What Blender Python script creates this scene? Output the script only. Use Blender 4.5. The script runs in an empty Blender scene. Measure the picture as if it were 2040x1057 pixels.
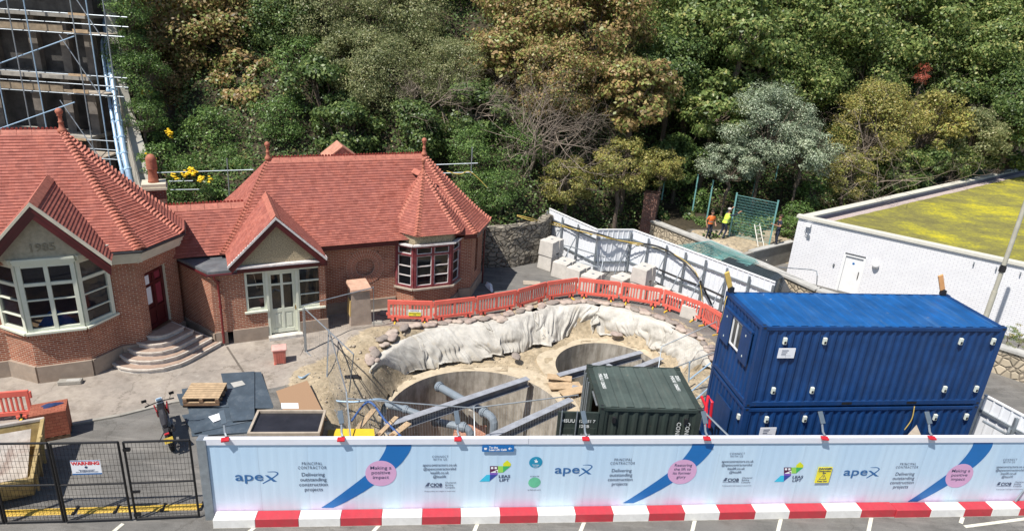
import bpy, bmesh, math, random
import numpy as np
from mathutils import Vector, Matrix
R=math.radians
sc=bpy.context.scene
col=sc.collection
# ---------------------------------------------------------------- camera
CAMZ=12.99; PITCH=0.3669; ROLL=0.0689; FPX=1340.
_f=np.array([0,math.cos(PITCH),-math.sin(PITCH)]); _u=np.array([0,math.sin(PITCH),math.cos(PITCH)]); _x=np.array([1.,0,0])
CM=np.array([_x*math.cos(ROLL)+_u*math.sin(ROLL), -_x*math.sin(ROLL)+_u*math.cos(ROLL), _f])
cd=bpy.data.cameras.new('camera'); cam=bpy.data.objects.new('camera',cd); col.objects.link(cam)
cd.sensor_width=36; cd.lens=FPX/2040*36; cd.clip_end=1500; cd.clip_start=.1
mm=Matrix.Identity(4)
for i in range(3):
    mm[i][0]=CM[0][i]; mm[i][1]=CM[1][i]; mm[i][2]=-CM[2][i]
mm[2][3]=CAMZ; cam.matrix_world=mm; sc.camera=cam
# ---------------------------------------------------------------- world + sun
SUN=Vector((-.434,-.434,1)).normalized()
w=bpy.data.worlds.new('World'); sc.world=w; w.use_nodes=True
nt=w.node_tree; sky=nt.nodes.new('ShaderNodeTexSky'); sky.sky_type='NISHITA'; sky.sun_disc=False
sky.sun_elevation=math.asin(SUN.z); sky.sun_rotation=math.atan2(SUN.x,SUN.y); sky.air_density=1; sky.dust_density=.6
bg=nt.nodes['Background']; nt.links.new(sky.outputs[0],bg.inputs[0]); bg.inputs[1].default_value=.09
sl=bpy.data.lights.new('sun','SUN'); sl.energy=4.7; sl.angle=R(.5); sl.color=(1,.95,.88)
so=bpy.data.objects.new('sun',sl); col.objects.link(so); so.rotation_euler=(-SUN).to_track_quat('-Z','Y').to_euler(); so.location=(-20,-20,50)
sc.view_settings.view_transform='Standard'; sc.view_settings.look='None'; sc.view_settings.exposure=0.38; sc.view_settings.gamma=1

# ---------------------------------------------------------------- helpers
def ray(px,py): return CM.T@np.array([(px-1020)/FPX,(528.5-py)/FPX,1.])
def at(px,py,z=0):
    d=ray(px,py); t=(z-CAMZ)/d[2]; p=np.array([0,0,CAMZ])+d*t; return Vector(p.tolist())
def aty(px,py,Y):
    d=ray(px,py); t=Y/d[1]; p=np.array([0,0,CAMZ])+d*t; return Vector(p.tolist())
ORD='first second third fourth fifth sixth seventh eighth ninth tenth eleventh twelfth thirteenth fourteenth fifteenth sixteenth seventeenth eighteenth nineteenth twentieth'.split()
def tag(o,label=None,cat=None,group=None,kind=None):
    if label: o['label']=label
    if cat: o['category']=cat
    if group: o['group']=group
    if kind: o['kind']=kind
    return o
def thing(name,label,cat,loc=(0,0,0),rz=0,group=None):
    o=bpy.data.objects.new(name,None); o.empty_display_size=.2; col.objects.link(o)
    o.location=loc; o.rotation_euler=(0,0,rz); return tag(o,label,cat,group)
def mesh_obj(name,me,parent=None):
    o=bpy.data.objects.new(name,me); col.objects.link(o)
    if parent: o.parent=parent
    return o
def copy_tree(o,parent=None):
    c=o.copy(); col.objects.link(c)
    if parent: c.parent=parent
    for ch in list(o.children): copy_tree(ch,c)
    return c
def V(*a): return Vector(a)
class MB:
    def __init__(s,sh=(0,0,0)): s.v=[];s.f=[];s.m=[];s.sh=Vector(sh);s.mi=0
    def face(s,pts):
        n=len(s.v); s.v+= [tuple(Vector(p)+s.sh) for p in pts]; s.f.append(tuple(range(n,n+len(pts)))); s.m.append(s.mi)
    def faces(s,pts,fs):
        n=len(s.v); s.v+=[tuple(Vector(p)+s.sh) for p in pts]
        for f in fs: s.f.append(tuple(n+i for i in f)); s.m.append(s.mi)
    def hexa(s,a,b):   # a,b: 4 pts bottom, 4 pts top (same order, ccw seen from above)
        s.faces(list(a)+list(b),[(3,2,1,0),(4,5,6,7),(0,1,5,4),(1,2,6,5),(2,3,7,6),(3,0,4,7)])
    def box(s,c,d,rz=0,M=None):
        x,y,z=d[0]/2,d[1]/2,d[2]/2; c=Vector(c)
        m=Matrix.Rotation(rz,3,'Z') if M is None else M
        P=[c+m@Vector(q) for q in ((-x,-y,-z),(x,-y,-z),(x,y,-z),(-x,y,-z),(-x,-y,z),(x,-y,z),(x,y,z),(-x,y,z))]
        s.hexa(P[:4],P[4:])
    def bx(s,x0,x1,y0,y1,z0,z1): s.box(((x0+x1)/2,(y0+y1)/2,(z0+z1)/2),(abs(x1-x0),abs(y1-y0),abs(z1-z0)))
    def beam(s,p,q,w,h,up=(0,0,1)):   # box between two points
        p=Vector(p);q=Vector(q);d=(q-p);L=d.length
        if L<1e-6:return
        d/=L; u=Vector(up)
        if abs(d.dot(u))>.98: u=Vector((0,1,0))
        y=u.cross(d).normalized(); z=d.cross(y)
        m=Matrix((d,y,z)).transposed(); s.box((p+q)/2,(L,w,h),M=m)
    def tube(s,pts,r,n=6,cap=True):
        pts=[Vector(p) for p in pts]; N=len(pts); rs=r if hasattr(r,'__len__') else [r]*N
        base=len(s.v); prev=None
        for i,p in enumerate(pts):
            d=(pts[min(i+1,N-1)]-pts[max(i-1,0)])
            if d.length<1e-9: d=Vector((0,0,1))
            d.normalize()
            if prev is None:
                a=Vector((0,0,1)) if abs(d.z)<.9 else Vector((1,0,0)); x=a.cross(d).normalized()
            else:
                x=(prev-d*prev.dot(d)); x=x.normalized() if x.length>1e-6 else Vector((1,0,0))
            prev=x; y=d.cross(x)
            for k in range(n):
                t=2*math.pi*k/n; s.v.append(tuple(p+(x*math.cos(t)+y*math.sin(t))*rs[i]+s.sh))
        for i in range(N-1):
            for k in range(n):
                a=base+i*n+k;b=base+i*n+(k+1)%n; s.f.append((a,b,b+n,a+n)); s.m.append(s.mi)
        if cap:
            s.f.append(tuple(base+k for k in range(n))[::-1]); s.m.append(s.mi)
            s.f.append(tuple(base+(N-1)*n+k for k in range(n))); s.m.append(s.mi)
    def lathe(s,prof,c=(0,0,0),n=12):
        base=len(s.v); c=Vector(c)
        for r,z in prof:
            for k in range(n):
                t=2*math.pi*k/n; s.v.append(tuple(c+Vector((r*math.cos(t),r*math.sin(t),z))+s.sh))
        for i in range(len(prof)-1):
            for k in range(n):
                a=base+i*n+k;b=base+i*n+(k+1)%n; s.f.append((a,b,b+n,a+n)); s.m.append(s.mi)
        s.f.append(tuple(base+k for k in range(n))[::-1]); s.m.append(s.mi)
        s.f.append(tuple(base+(len(prof)-1)*n+k for k in range(n))); s.m.append(s.mi)
    def prism(s,poly,z0,z1):
        n=len(poly); A=[(p[0],p[1],z0) for p in poly];B=[(p[0],p[1],z1) for p in poly]
        s.faces(A+B,[tuple(range(n))[::-1],tuple(range(n,2*n))]+[(i,(i+1)%n,n+(i+1)%n,n+i) for i in range(n)])
    def ext(s,poly3,d):   # extrude a planar 3d polygon by vector d
        n=len(poly3); d=Vector(d); A=[Vector(p) for p in poly3];B=[p+d for p in A]
        s.faces(A+B,[tuple(range(n))[::-1],tuple(range(n,2*n))]+[(i,(i+1)%n,n+(i+1)%n,n+i) for i in range(n)])
    def grid(s,fn,nu,nv):
        base=len(s.v)
        for j in range(nv+1):
            for i in range(nu+1): s.v.append(tuple(Vector(fn(i/nu,j/nv))+s.sh))
        for j in range(nv):
            for i in range(nu):
                a=base+j*(nu+1)+i; s.f.append((a,a+1,a+nu+2,a+nu+1)); s.m.append(s.mi)
    def build(s,name,mats,parent=None,smooth=False,bevel=0,uv=True):
        me=bpy.data.meshes.new(name); me.from_pydata(s.v,[],s.f)
        if not isinstance(mats,(list,tuple)): mats=[mats]
        for m in mats: me.materials.append(m)
        me.polygons.foreach_set('material_index',s.m)
        if uv: auto_uv(me)
        if smooth:
            me.polygons.foreach_set('use_smooth',[True]*len(me.polygons))
        me.update()
        o=mesh_obj(name,me,parent)
        if bevel:
            b=o.modifiers.new('bevel','BEVEL'); b.width=bevel; b.segments=2; b.limit_method='ANGLE'; b.harden_normals=False
        return o
def auto_uv(me):
    me.update(); nl=len(me.loops)
    if nl==0: return
    uvl=me.uv_layers.new(name='UVMap')
    co=np.empty(len(me.vertices)*3,'f');me.vertices.foreach_get('co',co);co=co.reshape(-1,3)
    lv=np.empty(nl,'i');me.loops.foreach_get('vertex_index',lv)
    pn=np.empty(len(me.polygons)*3,'f');me.polygons.foreach_get('normal',pn);pn=pn.reshape(-1,3)
    lt=np.empty(len(me.polygons),'i');me.polygons.foreach_get('loop_total',lt)
    ln=np.repeat(pn,lt,axis=0)
    flat=np.abs(ln[:,2])>.96
    t=np.stack([-ln[:,1],ln[:,0],np.zeros(nl,'f')],1); l=np.linalg.norm(t,axis=1,keepdims=True); t=np.where(l>1e-5,t/np.maximum(l,1e-5),[[1,0,0]])
    t[flat]=[1,0,0]
    b=np.cross(ln,t); b[flat]=[0,1,0]
    c=co[lv]; uv=np.stack([(c*t).sum(1),(c*b).sum(1)],1).astype('f')
    uvl.data.foreach_set('uv',uv.ravel())
def fast_mesh(name,verts,faces4,mats,attr=None):
    me=bpy.data.meshes.new(name); n=len(verts); m=len(faces4); k=faces4.shape[1]
    me.vertices.add(n); me.vertices.foreach_set('co',verts.astype('f').ravel())
    me.loops.add(m*k); me.loops.foreach_set('vertex_index',faces4.astype('i').ravel())
    me.polygons.add(m); me.polygons.foreach_set('loop_start',np.arange(0,m*k,k,dtype='i')); me.polygons.foreach_set('loop_total',np.full(m,k,dtype='i'))
    for x in mats: me.materials.append(x)
    me.update(calc_edges=True); me.validate(); return me
# ---------------------------------------------------------------- materials
def nmat(name):
    m=bpy.data.materials.new(name); m.use_nodes=True; t=m.node_tree; return m,t,t.nodes['Principled BSDF']
def N(t,ty,**kw):
    n=t.nodes.new('ShaderNode'+ty)
    for k,v in kw.items():
        if k in n.inputs: n.inputs[k].default_value=v
        else: setattr(n,k,v)
    return n
def L(t,a,b): t.links.new(a,b)
def ramp(t,fac,stops):
    r=t.nodes.new('ShaderNodeValToRGB'); L(t,fac,r.inputs[0]); e=r.color_ramp.elements
    while len(e)<len(stops): e.new(.5)
    for el,(p,c) in zip(e,stops): el.position=p; el.color=tuple(c)+(1,)
    return r.outputs[0]
def mix(t,f,a,b,mode='MIX'):
    n=t.nodes.new('ShaderNodeMix'); n.data_type='RGBA'; n.blend_type=mode
    for s,v in ((0,f),(6,a),(7,b)):
        if hasattr(v,'is_linked') or hasattr(v,'links'): L(t,v,n.inputs[s])
        else: n.inputs[s].default_value=v if s==0 else tuple(v)+(1,)
    return n.outputs[2]
def math_(t,op,a,b=0):
    n=t.nodes.new('ShaderNodeMath'); n.operation=op
    for i,v in enumerate((a,b)):
        if hasattr(v,'links'): L(t,v,n.inputs[i])
        else: n.inputs[i].default_value=v
    return n.outputs[0]
def coords(t,kind='Object'):
    return N(t,'TexCoord').outputs[kind]
def noise(t,scale,detail=4,rough=.6,co=None,out='Fac',dist=0):
    n=N(t,'TexNoise'); n.inputs['Scale'].default_value=scale; n.inputs['Detail'].default_value=detail; n.inputs['Roughness'].default_value=rough; n.inputs['Distortion'].default_value=dist
    L(t,co if co is not None else coords(t),n.inputs['Vector']); return n.outputs[out]
def bump(t,b,h,s,d=.02,prev=None):
    n=N(t,'Bump'); n.inputs['Strength'].default_value=s; n.inputs['Distance'].default_value=d; L(t,h,n.inputs['Height'])
    if prev: L(t,prev,n.inputs['Normal'])
    L(t,n.outputs[0],b.inputs['Normal']); return n.outputs[0]
def simple(name,c,rough=.6,metal=0,var=.15,scale=3,bmp=0,spec=.5,dirt=None):
    m,t,b=nmat(name); f=noise(t,scale,5,.65)
    lo=[x*(1-var) for x in c]; hi=[min(1,x*(1+var)) for x in c]
    o=ramp(t,f,[(.3,lo),(.7,hi)])
    if dirt:
        g=noise(t,1.7,6,.75); gf=ramp(t,g,[(.52,(0,0,0)),(.68,(1,1,1))]); o=mix(t,math_(t,'MULTIPLY',gf,dirt[1]),o,dirt[0])
    L(t,o,b.inputs['Base Color']); b.inputs['Roughness'].default_value=rough; b.inputs['Metallic'].default_value=metal; b.inputs['Specular IOR Level'].default_value=spec
    if bmp: bump(t,b,noise(t,scale*8,4,.7),bmp,.01)
    return m
def brickmat(name,c1,c2,mortar,bw=.225,bh=.075,ms=.011,rough=.85,bmp=.6,patch=None,offset=.5,soft=None):
    m,t,b=nmat(name); uv=coords(t,'UV')
    wob=N(t,'VectorMath',operation='MULTIPLY_ADD'); 
    nz=noise(t,9,3,.6,out='Color'); L(t,nz,wob.inputs[0]); wob.inputs[1].default_value=(.012,.012,0); L(t,uv,wob.inputs[2])
    br=N(t,'TexBrick'); br.offset=offset; L(t,wob.outputs[0],br.inputs['Vector'])
    for k,v in (('Scale',1),('Mortar Size',ms),('Mortar Smooth',.3),('Brick Width',bw),('Row Height',bh),('Bias',0)): br.inputs[k].default_value=v
    br.inputs['Color1'].default_value=tuple(c1)+(1,); br.inputs['Color2'].default_value=tuple(c2)+(1,); br.inputs['Mortar'].default_value=tuple(mortar)+(1,)
    f=noise(t,1.3,6,.7); o=mix(t,soft or .55,br.outputs['Color'],ramp(t,f,[(.3,(.55,.5,.48)),(.5,(.95,.95,.95)),(.75,(1.3,1.25,1.2))]),'MULTIPLY')
    f2=noise(t,30,3,.6); o=mix(t,(soft or .6)/2,o,ramp(t,f2,[(.3,(.6,.6,.6)),(.7,(1.3,1.3,1.3))]),'MULTIPLY')
    if patch: 
        pf=ramp(t,noise(t,.8,5,.7),[(.5,(0,0,0)),(.72,(1,1,1))]); o=mix(t,math_(t,'MULTIPLY',pf,patch[1]),o,patch[0])
    L(t,o,b.inputs['Base Color']); b.inputs['Roughness'].default_value=rough; b.inputs['Specular IOR Level'].default_value=.3
    h=math_(t,'SUBTRACT',1,br.outputs['Fac']); h=math_(t,'ADD',h,math_(t,'MULTIPLY',f2,.3)); bump(t,b,h,bmp,.012)
    return m
M={}
M['brick']=brickmat('red_brick',(.29,.088,.048),(.40,.145,.08),(.60,.49,.38),ms=.0085,patch=((.33,.21,.14),.3))
M['brick_dark']=brickmat('dark_brick',(.16,.055,.04),(.24,.09,.06),(.3,.26,.22))
M['brick_soldier']=brickmat('soldier_brick',(.28,.09,.05),(.40,.15,.085),(.52,.42,.33),bw=.075,bh=.225,ms=.007,offset=0)
M['white_brick']=brickmat('white_painted_brick',(.76,.76,.775),(.80,.80,.81),(.50,.50,.53),bw=.3,bh=.1,ms=.009,rough=.6,bmp=.12,soft=.12)
def tilemat(name,c1,c2,c3):
    m,t,b=nmat(name); uv=coords(t,'UV')
    br=N(t,'TexBrick'); L(t,uv,br.inputs['Vector'])
    for k,v in (('Scale',1),('Mortar Size',.003),('Mortar Smooth',.2),('Brick Width',.19),('Row Height',.13),('Bias',-.1)): br.inputs[k].default_value=v
    br.inputs['Color1'].default_value=tuple(c1)+(1,); br.inputs['Color2'].default_value=tuple(c2)+(1,); br.inputs['Mortar'].default_value=tuple(x*.45 for x in c1)+(1,)
    f=noise(t,.9,5,.7); o=mix(t,ramp(t,f,[(.35,(0,0,0)),(.7,(.8,.8,.8))]),br.outputs['Color'],c3)
    vo=N(t,'TexVoronoi'); vo.inputs['Scale'].default_value=5.5; L(t,uv,vo.inputs['Vector']); o=mix(t,.5,o,ramp(t,vo.outputs['Color'],[(.1,(.6,.55,.55)),(.5,(1,1,1)),(.9,(1.3,1.3,1.2))]),'MULTIPLY')
    o=mix(t,.35,o,ramp(t,noise(t,.45,6,.75),[(.35,(.7,.68,.68)),(.65,(1.2,1.18,1.15))]),'MULTIPLY')
    o=mix(t,.25,o,ramp(t,noise(t,25,3,.7),[(.3,(.7,.7,.7)),(.7,(1.25,1.25,1.25))]),'MULTIPLY')
    sp=ramp(t,noise(t,14,2,.5),[(.74,(0,0,0)),(.78,(1,1,1))]); o=mix(t,math_(t,'MULTIPLY',sp,.35),o,(.6,.5,.42))
    L(t,o,b.inputs['Base Color']); b.inputs['Roughness'].default_value=.75; b.inputs['Specular IOR Level'].default_value=.35
    bump(t,b,noise(t,18,3,.6),.25,.01); return m
M['tile']=tilemat('clay_tiles',(.34,.100,.070),(.44,.155,.115),(.28,.095,.078))
M['tile2']=simple('clay_ridge',(.42,.145,.10),.7,var=.3,scale=6,bmp=.2)
M['crest']=simple('clay_crest',(.30,.05,.035),.7,var=.2)
M['bonnet']=simple('clay_bonnet',(.44,.155,.105),.7,var=.3,scale=7,bmp=.2)
M['maroon']=simple('maroon_paint',(.085,.012,.014),.35,var=.2,scale=2)
M['maroon_worn']=simple('worn_maroon_paint',(.20,.035,.04),.6,var=.3,scale=9,dirt=((.5,.42,.4),.5))
M['cream']=simple('cream_green_paint',(.66,.68,.56),.45,var=.06)
M['cream2']=simple('cream_stucco',(.60,.55,.43),.7,var=.1,bmp=.1)
M['white']=simple('white_paint',(.8,.8,.79),.5,var=.05)
M['white_worn']=simple('peeling_white_paint',(.66,.62,.6),.7,var=.2,scale=10,dirt=((.3,.1,.09),.5))
M['pebble']=simple('pebble_dash',(.38,.31,.20),.95,var=.65,scale=26,bmp=1)
M['stonework']=simple('lettered_stone',(.42,.37,.27),.9,var=.2,scale=8,bmp=.3)
M['plinth']=simple('render_plinth',(.34,.27,.21),.85,var=.18,scale=2.2,bmp=.2,dirt=((.22,.19,.16),.5))
M['lead']=simple('lead_flat',(.13,.14,.15),.5,var=.3,scale=2,dirt=((.3,.29,.27),.4))
M['dark']=simple('dark_interior',(.012,.012,.014),.6)
M['black']=simple('black_plastic',(.02,.02,.022),.45)
M['blackmetal']=simple('black_metal',(.015,.015,.017),.4,metal=.3)
M['galv']=simple('galvanised_steel',(.34,.38,.41),.4,metal=.6,var=.2,scale=5)
M['galvd']=simple('dull_galvanised',(.28,.31,.34),.5,metal=.5,var=.25,scale=5)
M['bluepipe']=simple('blue_grey_pipe',(.34,.48,.62),.4,metal=.2,var=.15,scale=4)
M['greypvc']=simple('grey_plastic_pipe',(.20,.24,.28),.35,var=.12)
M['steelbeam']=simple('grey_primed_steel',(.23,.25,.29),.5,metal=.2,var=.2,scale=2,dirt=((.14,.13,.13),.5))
M['steelbeamtop']=simple('pale_beam_flange',(.36,.38,.42),.5,metal=.2,var=.2,scale=3)  # top flange, paler than the web
M['concrete']=simple('concrete',(.43,.42,.39),.9,var=.2,scale=2,bmp=.2,dirt=((.26,.25,.23),.5))
M['concblock']=simple('precast_concrete',(.55,.52,.47),.9,var=.15,scale=2.5,bmp=.25,dirt=((.38,.35,.31),.5))
M['concold']=simple('old_concrete',(.34,.32,.28),.95,var=.3,scale=1.2,bmp=.3,dirt=((.2,.19,.16),.6))
M['conc_step']=simple('worn_step',(.58,.55,.50),.85,var=.2,scale=6,bmp=.2,dirt=((.22,.2,.19),.7))
M['step_tread']=simple('step_tread',(.36,.26,.20),.85,var=.15,scale=5,bmp=.1)
M['timber']=simple('pale_timber',(.46,.33,.20),.8,var=.25,scale=5)
M['timber2']=simple('weathered_board',(.40,.34,.27),.85,var=.2,scale=4)
M['timberd']=simple('stained_timber',(.22,.13,.075),.7,var=.25,scale=6)
M['chip']=simple('chipboard',(.33,.205,.12),.85,var=.1,scale=40)
M['redplastic']=simple('red_plastic',(.76,.15,.11),.45,var=.12,scale=2,dirt=((.7,.3,.22),.35))
M['yellow']=simple('yellow_plastic',(.78,.50,.05),.5,var=.1)
M['yellowskip']=simple('worn_yellow_paint',(.38,.28,.12),.65,var=.3,scale=3,dirt=((.13,.08,.05),.8),bmp=.2)
M['boardworn']=simple('worn_board',(.42,.38,.34),.8,var=.25,scale=3,dirt=((.22,.14,.11),.7))
M['whiteblock']=simple('white_block',(.72,.71,.68),.55,var=.07,scale=3,dirt=((.45,.43,.4),.25))
M['redblock']=simple('red_block',(.46,.035,.05),.5,var=.12,scale=3,dirt=((.28,.07,.07),.35))
M['hoardinner']=simple('white_profiled_steel',(.78,.80,.83),.45,var=.05,scale=1)
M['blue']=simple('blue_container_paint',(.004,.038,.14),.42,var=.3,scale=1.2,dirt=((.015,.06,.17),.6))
M['bluetop']=simple('blue_paint_lit_top',(.008,.09,.31),.32,var=.3,scale=1.0,dirt=((.07,.13,.27),.5))
M['green']=simple('green_container_paint',(.03,.045,.038),.5,var=.2,scale=2,dirt=((.1,.12,.1),.5))
M['greentop']=simple('green_paint_lit_top',(.07,.095,.083),.55,var=.25,scale=2,dirt=((.16,.17,.14),.6))
M['paper']=simple('white_paper',(.78,.79,.82),.7,var=.03)
M['print_navy']=simple('print_navy',(.03,.05,.11),.5,var=.02)
M['print_blue']=simple('print_blue',(.008,.14,.42),.4,var=.05)
M['logo_blue']=simple('logo_blue',(.03,.13,.33),.4,var=.05)
M['print_pink']=simple('print_pink',(.62,.36,.56),.5,var=.04)
M['cloth']=None
M['grey_sheet']=simple('blue_grey_sheet',(.062,.085,.11),.5,var=.25,scale=2,dirt=((.16,.18,.2),.5))
M['pinkbin']=simple('faded_red_plastic',(.62,.20,.15),.6,var=.15)
M['green_mesh']=simple('green_powder_coat',(.20,.44,.42),.4,var=.1)
M['terracotta']=simple('terracotta',(.40,.14,.085),.75,var=.2,scale=8)
M['skin']=simple('skin',(.42,.22,.14),.6,var=.08)
M['hair']=simple('grey_hair',(.5,.48,.45),.8)
M['hairb']=simple('brown_hair',(.05,.03,.02),.8)
M['navy']=simple('navy_cloth',(.02,.028,.05),.9,var=.2,bmp=.2)
M['hivis_y']=simple('hi_vis_yellow',(.55,.75,.08),.7,var=.1)
M['hivis_o']=simple('hi_vis_orange',(.85,.20,.04),.7,var=.1)
M['rope']=simple('rope_yellow',(.55,.40,.10),.8)
M['cable']=simple('black_cable',(.02,.02,.022),.5)
M['bluecloth']=simple('blue_cloth',(.02,.04,.12),.9,var=.3)
M['tyre']=simple('tyre_rubber',(.02,.02,.02),.9,bmp=.5)
M['redpaint']=simple('red_gloss',(.25,.015,.02),.25)
M['plate']=simple('number_plate',(.7,.5,.08),.5)
M['redlamp']=simple('red_lamp_housing',(.5,.02,.03),.4)
def glassmat(name,c,rough=.06,blot=None):
    m,t,b=nmat(name); f=noise(t,1.6,3,.6)
    o=ramp(t,f,[(.35,[x*.4 for x in c]),(.6,c),(.75,blot or [x*3 for x in c])])
    L(t,o,b.inputs['Base Color']); b.inputs['Roughness'].default_value=rough; b.inputs['Specular IOR Level'].default_value=.8
    bump(t,b,noise(t,3,2,.5),.04,.02); return m
M['glass']=glassmat('window_glass',(.02,.022,.026))
M['glassblue']=glassmat('dark_glass',(.018,.022,.035))
def glass_over(name,tint,a):
    m,t,b=nmat(name); b.inputs['Base Color'].default_value=tint+(1,); b.inputs['Roughness'].default_value=.04; b.inputs['Specular IOR Level'].default_value=.8
    tr=N(t,'BsdfTransparent'); mx=N(t,'MixShader'); mx.inputs[0].default_value=a; L(t,tr.outputs[0],mx.inputs[1]); L(t,b.outputs[0],mx.inputs[2]); L(t,mx.outputs[0],t.nodes['Material Output'].inputs[0]); bump(t,b,noise(t,3,2,.5),.05,.02); return m
M['glass']=glass_over('window_glass_clear',(.012,.014,.018),.62); M['glassblue']=glass_over('bay_glass_clear',(.010,.013,.025),.55); M['glassdark']=glassmat('cabin_glass',(.02,.025,.03))
def grimy(name,c,rough,streak,spot,ax=2):
    """painted steel with run-down grime, faded patches and rust specks"""
    m,t,b=nmat(name); oc=coords(t); f=noise(t,1.1,6,.7,oc); mp=N(t,'Mapping'); sc_=[4,4,4]; sc_[ax]=.35; mp.inputs['Scale'].default_value=sc_; L(t,oc,mp.inputs[0]); g_=noise(t,1.6,5,.7,mp.outputs[0])
    o=ramp(t,f,[(.3,[x*.72 for x in c]),(.7,[x*1.3 for x in c])]); o=mix(t,ramp(t,g_,[(.5,(0,0,0)),(.72,(.55,.55,.55))]),o,streak)
    sp=ramp(t,noise(t,5.5,3,.6,oc),[(.70,(0,0,0)),(.74,(1,1,1))]); o=mix(t,math_(t,'MULTIPLY',sp,.7),o,spot)
    L(t,o,b.inputs['Base Color']); L(t,ramp(t,g_,[(.3,(rough,)*3),(.8,(rough+.25,)*3)]),b.inputs['Roughness']); bump(t,b,noise(t,2.2,3,.5,oc),.25,.03); return m
M['blue']=grimy('blue_container_paint',(.005,.040,.145),.42,(.018,.05,.13),(.09,.06,.05)); M['bluetop']=grimy('blue_paint_lit_top',(.008,.085,.27),.33,(.07,.15,.27),(.25,.3,.36),1)  # roof is the same blue, with daylight from above painted into its colour
M['green']=grimy('green_container_paint',(.03,.043,.037),.5,(.055,.06,.05),(.10,.07,.05)); M['greentop']=grimy('green_paint_lit_top',(.068,.09,.08),.5,(.12,.13,.11),(.2,.17,.13),1)  # top colour is the side green lightened to look lit from above
def flower(name,c): return simple(name,c,.8,var=.25)
M['flower']=flower('yellow_flower',(.8,.55,.02))
# ---------------------------------------------------------------- terrain
rng=np.random.default_rng(7)
def vnoise(x,y,s,seed=0):
    # cheap smooth value noise (numpy)
    x=np.asarray(x)/s; y=np.asarray(y)/s; xi=np.floor(x).astype(int); yi=np.floor(y).astype(int); fx=x-xi; fy=y-yi
    fx=fx*fx*(3-2*fx); fy=fy*fy*(3-2*fy)
    def h(a,b):
        n=(a*374761393+b*668265263+seed*1442695)&0x7fffffff; n=((n^(n>>13))*1274126177)&0x7fffffff; return ((n^(n>>16))&0xffff)/65535.
    return (h(xi,yi)*(1-fx)+h(xi+1,yi)*fx)*(1-fy)+(h(xi,yi+1)*(1-fx)+h(xi+1,yi+1)*fx)*fy
BACK=[(-60,44),(-24.5,42),(-21.0,35.0),(-15.5,33.8),(-4.6,37.4),(.0,35.6),(2.2,38.6),(7.6,41.2),(9.5,42.5),(16,42.3),(19,42.0),(24,45.5),(45,63),(90,99)]
bx_=[p[0] for p in BACK]; by_=[p[1] for p in BACK]
PIT=[tuple(at(x,y,0)[:2]) for x,y in ((738,742),(770,705),(815,672),(880,655),(1000,643),(1060,625),(1100,612),(1180,612),(1240,620),(1330,650),(1390,690),(1412,735))]
PIT+=[(6.6,23.2),(6.2,20.2),(2.6,19.6),(2.6,17.0),(-3.4,16.6),(-5.4,17.6),(-6.0,19.6)]
def poly_sd(x,y,poly):
    x=np.asarray(x,float); y=np.asarray(y,float); d=np.full(x.shape,1e9); ins=np.zeros(x.shape,bool); n=len(poly)
    for i in range(n):
        ax,ay=poly[i]; bx,by=poly[(i+1)%n]; ex,ey=bx-ax,by-ay; wx,wy=x-ax,y-ay
        t=np.clip((wx*ex+wy*ey)/(ex*ex+ey*ey),0,1); d=np.minimum(d,np.hypot(wx-ex*t,wy-ey*t))
        c=((ay>y)!=(by>y))&(x<(bx-ax)*(y-ay)/((by-ay) if by!=ay else 1e-9)+ax); ins^=c
    return np.where(ins,-d,d)
TERR=[(8.0,41.5),(10.6,37.9),(12.4,34.9),(13.0,35.3),(16.1,37.6),(18.5,39.6),(18,43.5),(10,43.5)]
MOUND=[(-6.1,23.9,1.3,.9,.40),(-6.9,20.5,1.2,1.6,.3),(-5.6,19.0,.9,1.2,.25),(-4.6,24.9,1.5,.6,.25),(-6.0,17.9,1.2,.9,.25)]
SH=[(-.9,21.1,3.42),(4.45,25.45,2.36)]
def terr(x,y):
    x=np.asarray(x,float); y=np.asarray(y,float)
    y0=np.interp(x,bx_,by_); d=y-y0
    z=np.where(d>0,np.minimum(d*.80,30+0*d),0)
    z=z+np.where(d>0,1,0)*np.clip(d/3,0,1)*(vnoise(x,y,4,1)-.5)*1.6
    tz=np.clip(-poly_sd(x,y,TERR)/.25,0,1)*1.2
    z=np.maximum(z,tz)
    sd=poly_sd(x,y,PIT)
    m=0
    for mx,my,sx,sy,h in MOUND: m=m+h*np.exp(-((x-mx)/sx)**2-((y-my)/sy)**2)*(1+.5*(vnoise(x,y,.5,3)-.5))
    wd=.75+1.35*np.clip((21.6-y)/1.4,0,1)*np.clip((-2.2-x)/.8,0,1); pit=np.clip((-sd+.05)/wd,0,1); pit=pit*pit*(3-2*pit)
    z=z+m*(1-pit)-1.2*pit+ (vnoise(x,y,.35,5)-.5)*.14*np.clip(-sd+.6,0,1)
    return z
def axis(a):
    out=[]
    for x0,x1,s in a:
        n=int(round((x1-x0)/s)); out+=list(np.linspace(x0,x1,n,endpoint=False))
    return np.array(out+[a[-1][1]])
xs=axis([(-400,-70,30),(-70,-22,2),(-22,-8,.5),(-8,10,.14),(10,20,.3),(20,70,2),(70,400,30)])
ys=axis([(-150,-10,20),(-10,11,1.5),(11,15,.4),(15,31,.14),(31,48,.3),(48,90,1.5),(90,500,30)])
X,Y=np.meshgrid(xs,ys); Z=terr(X,Y)
nx,ny=len(xs),len(ys)
vv=np.stack([X.ravel(),Y.ravel(),Z.ravel()],1)
I,J=np.meshgrid(np.arange(nx-1),np.arange(ny-1)); a=(J*nx+I).ravel(); fc=np.stack([a,a+1,a+nx+1,a+nx],1)
cx=(vv[fc[:,0],0]+vv[fc[:,2],0])/2; cy=(vv[fc[:,0],1]+vv[fc[:,2],1])/2
keep=np.ones(len(fc),bool)
for sx,sy,r in SH: keep&=np.hypot(cx-sx,cy-sy)>r+.1
gm,t,b=nmat('site_ground')
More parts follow.
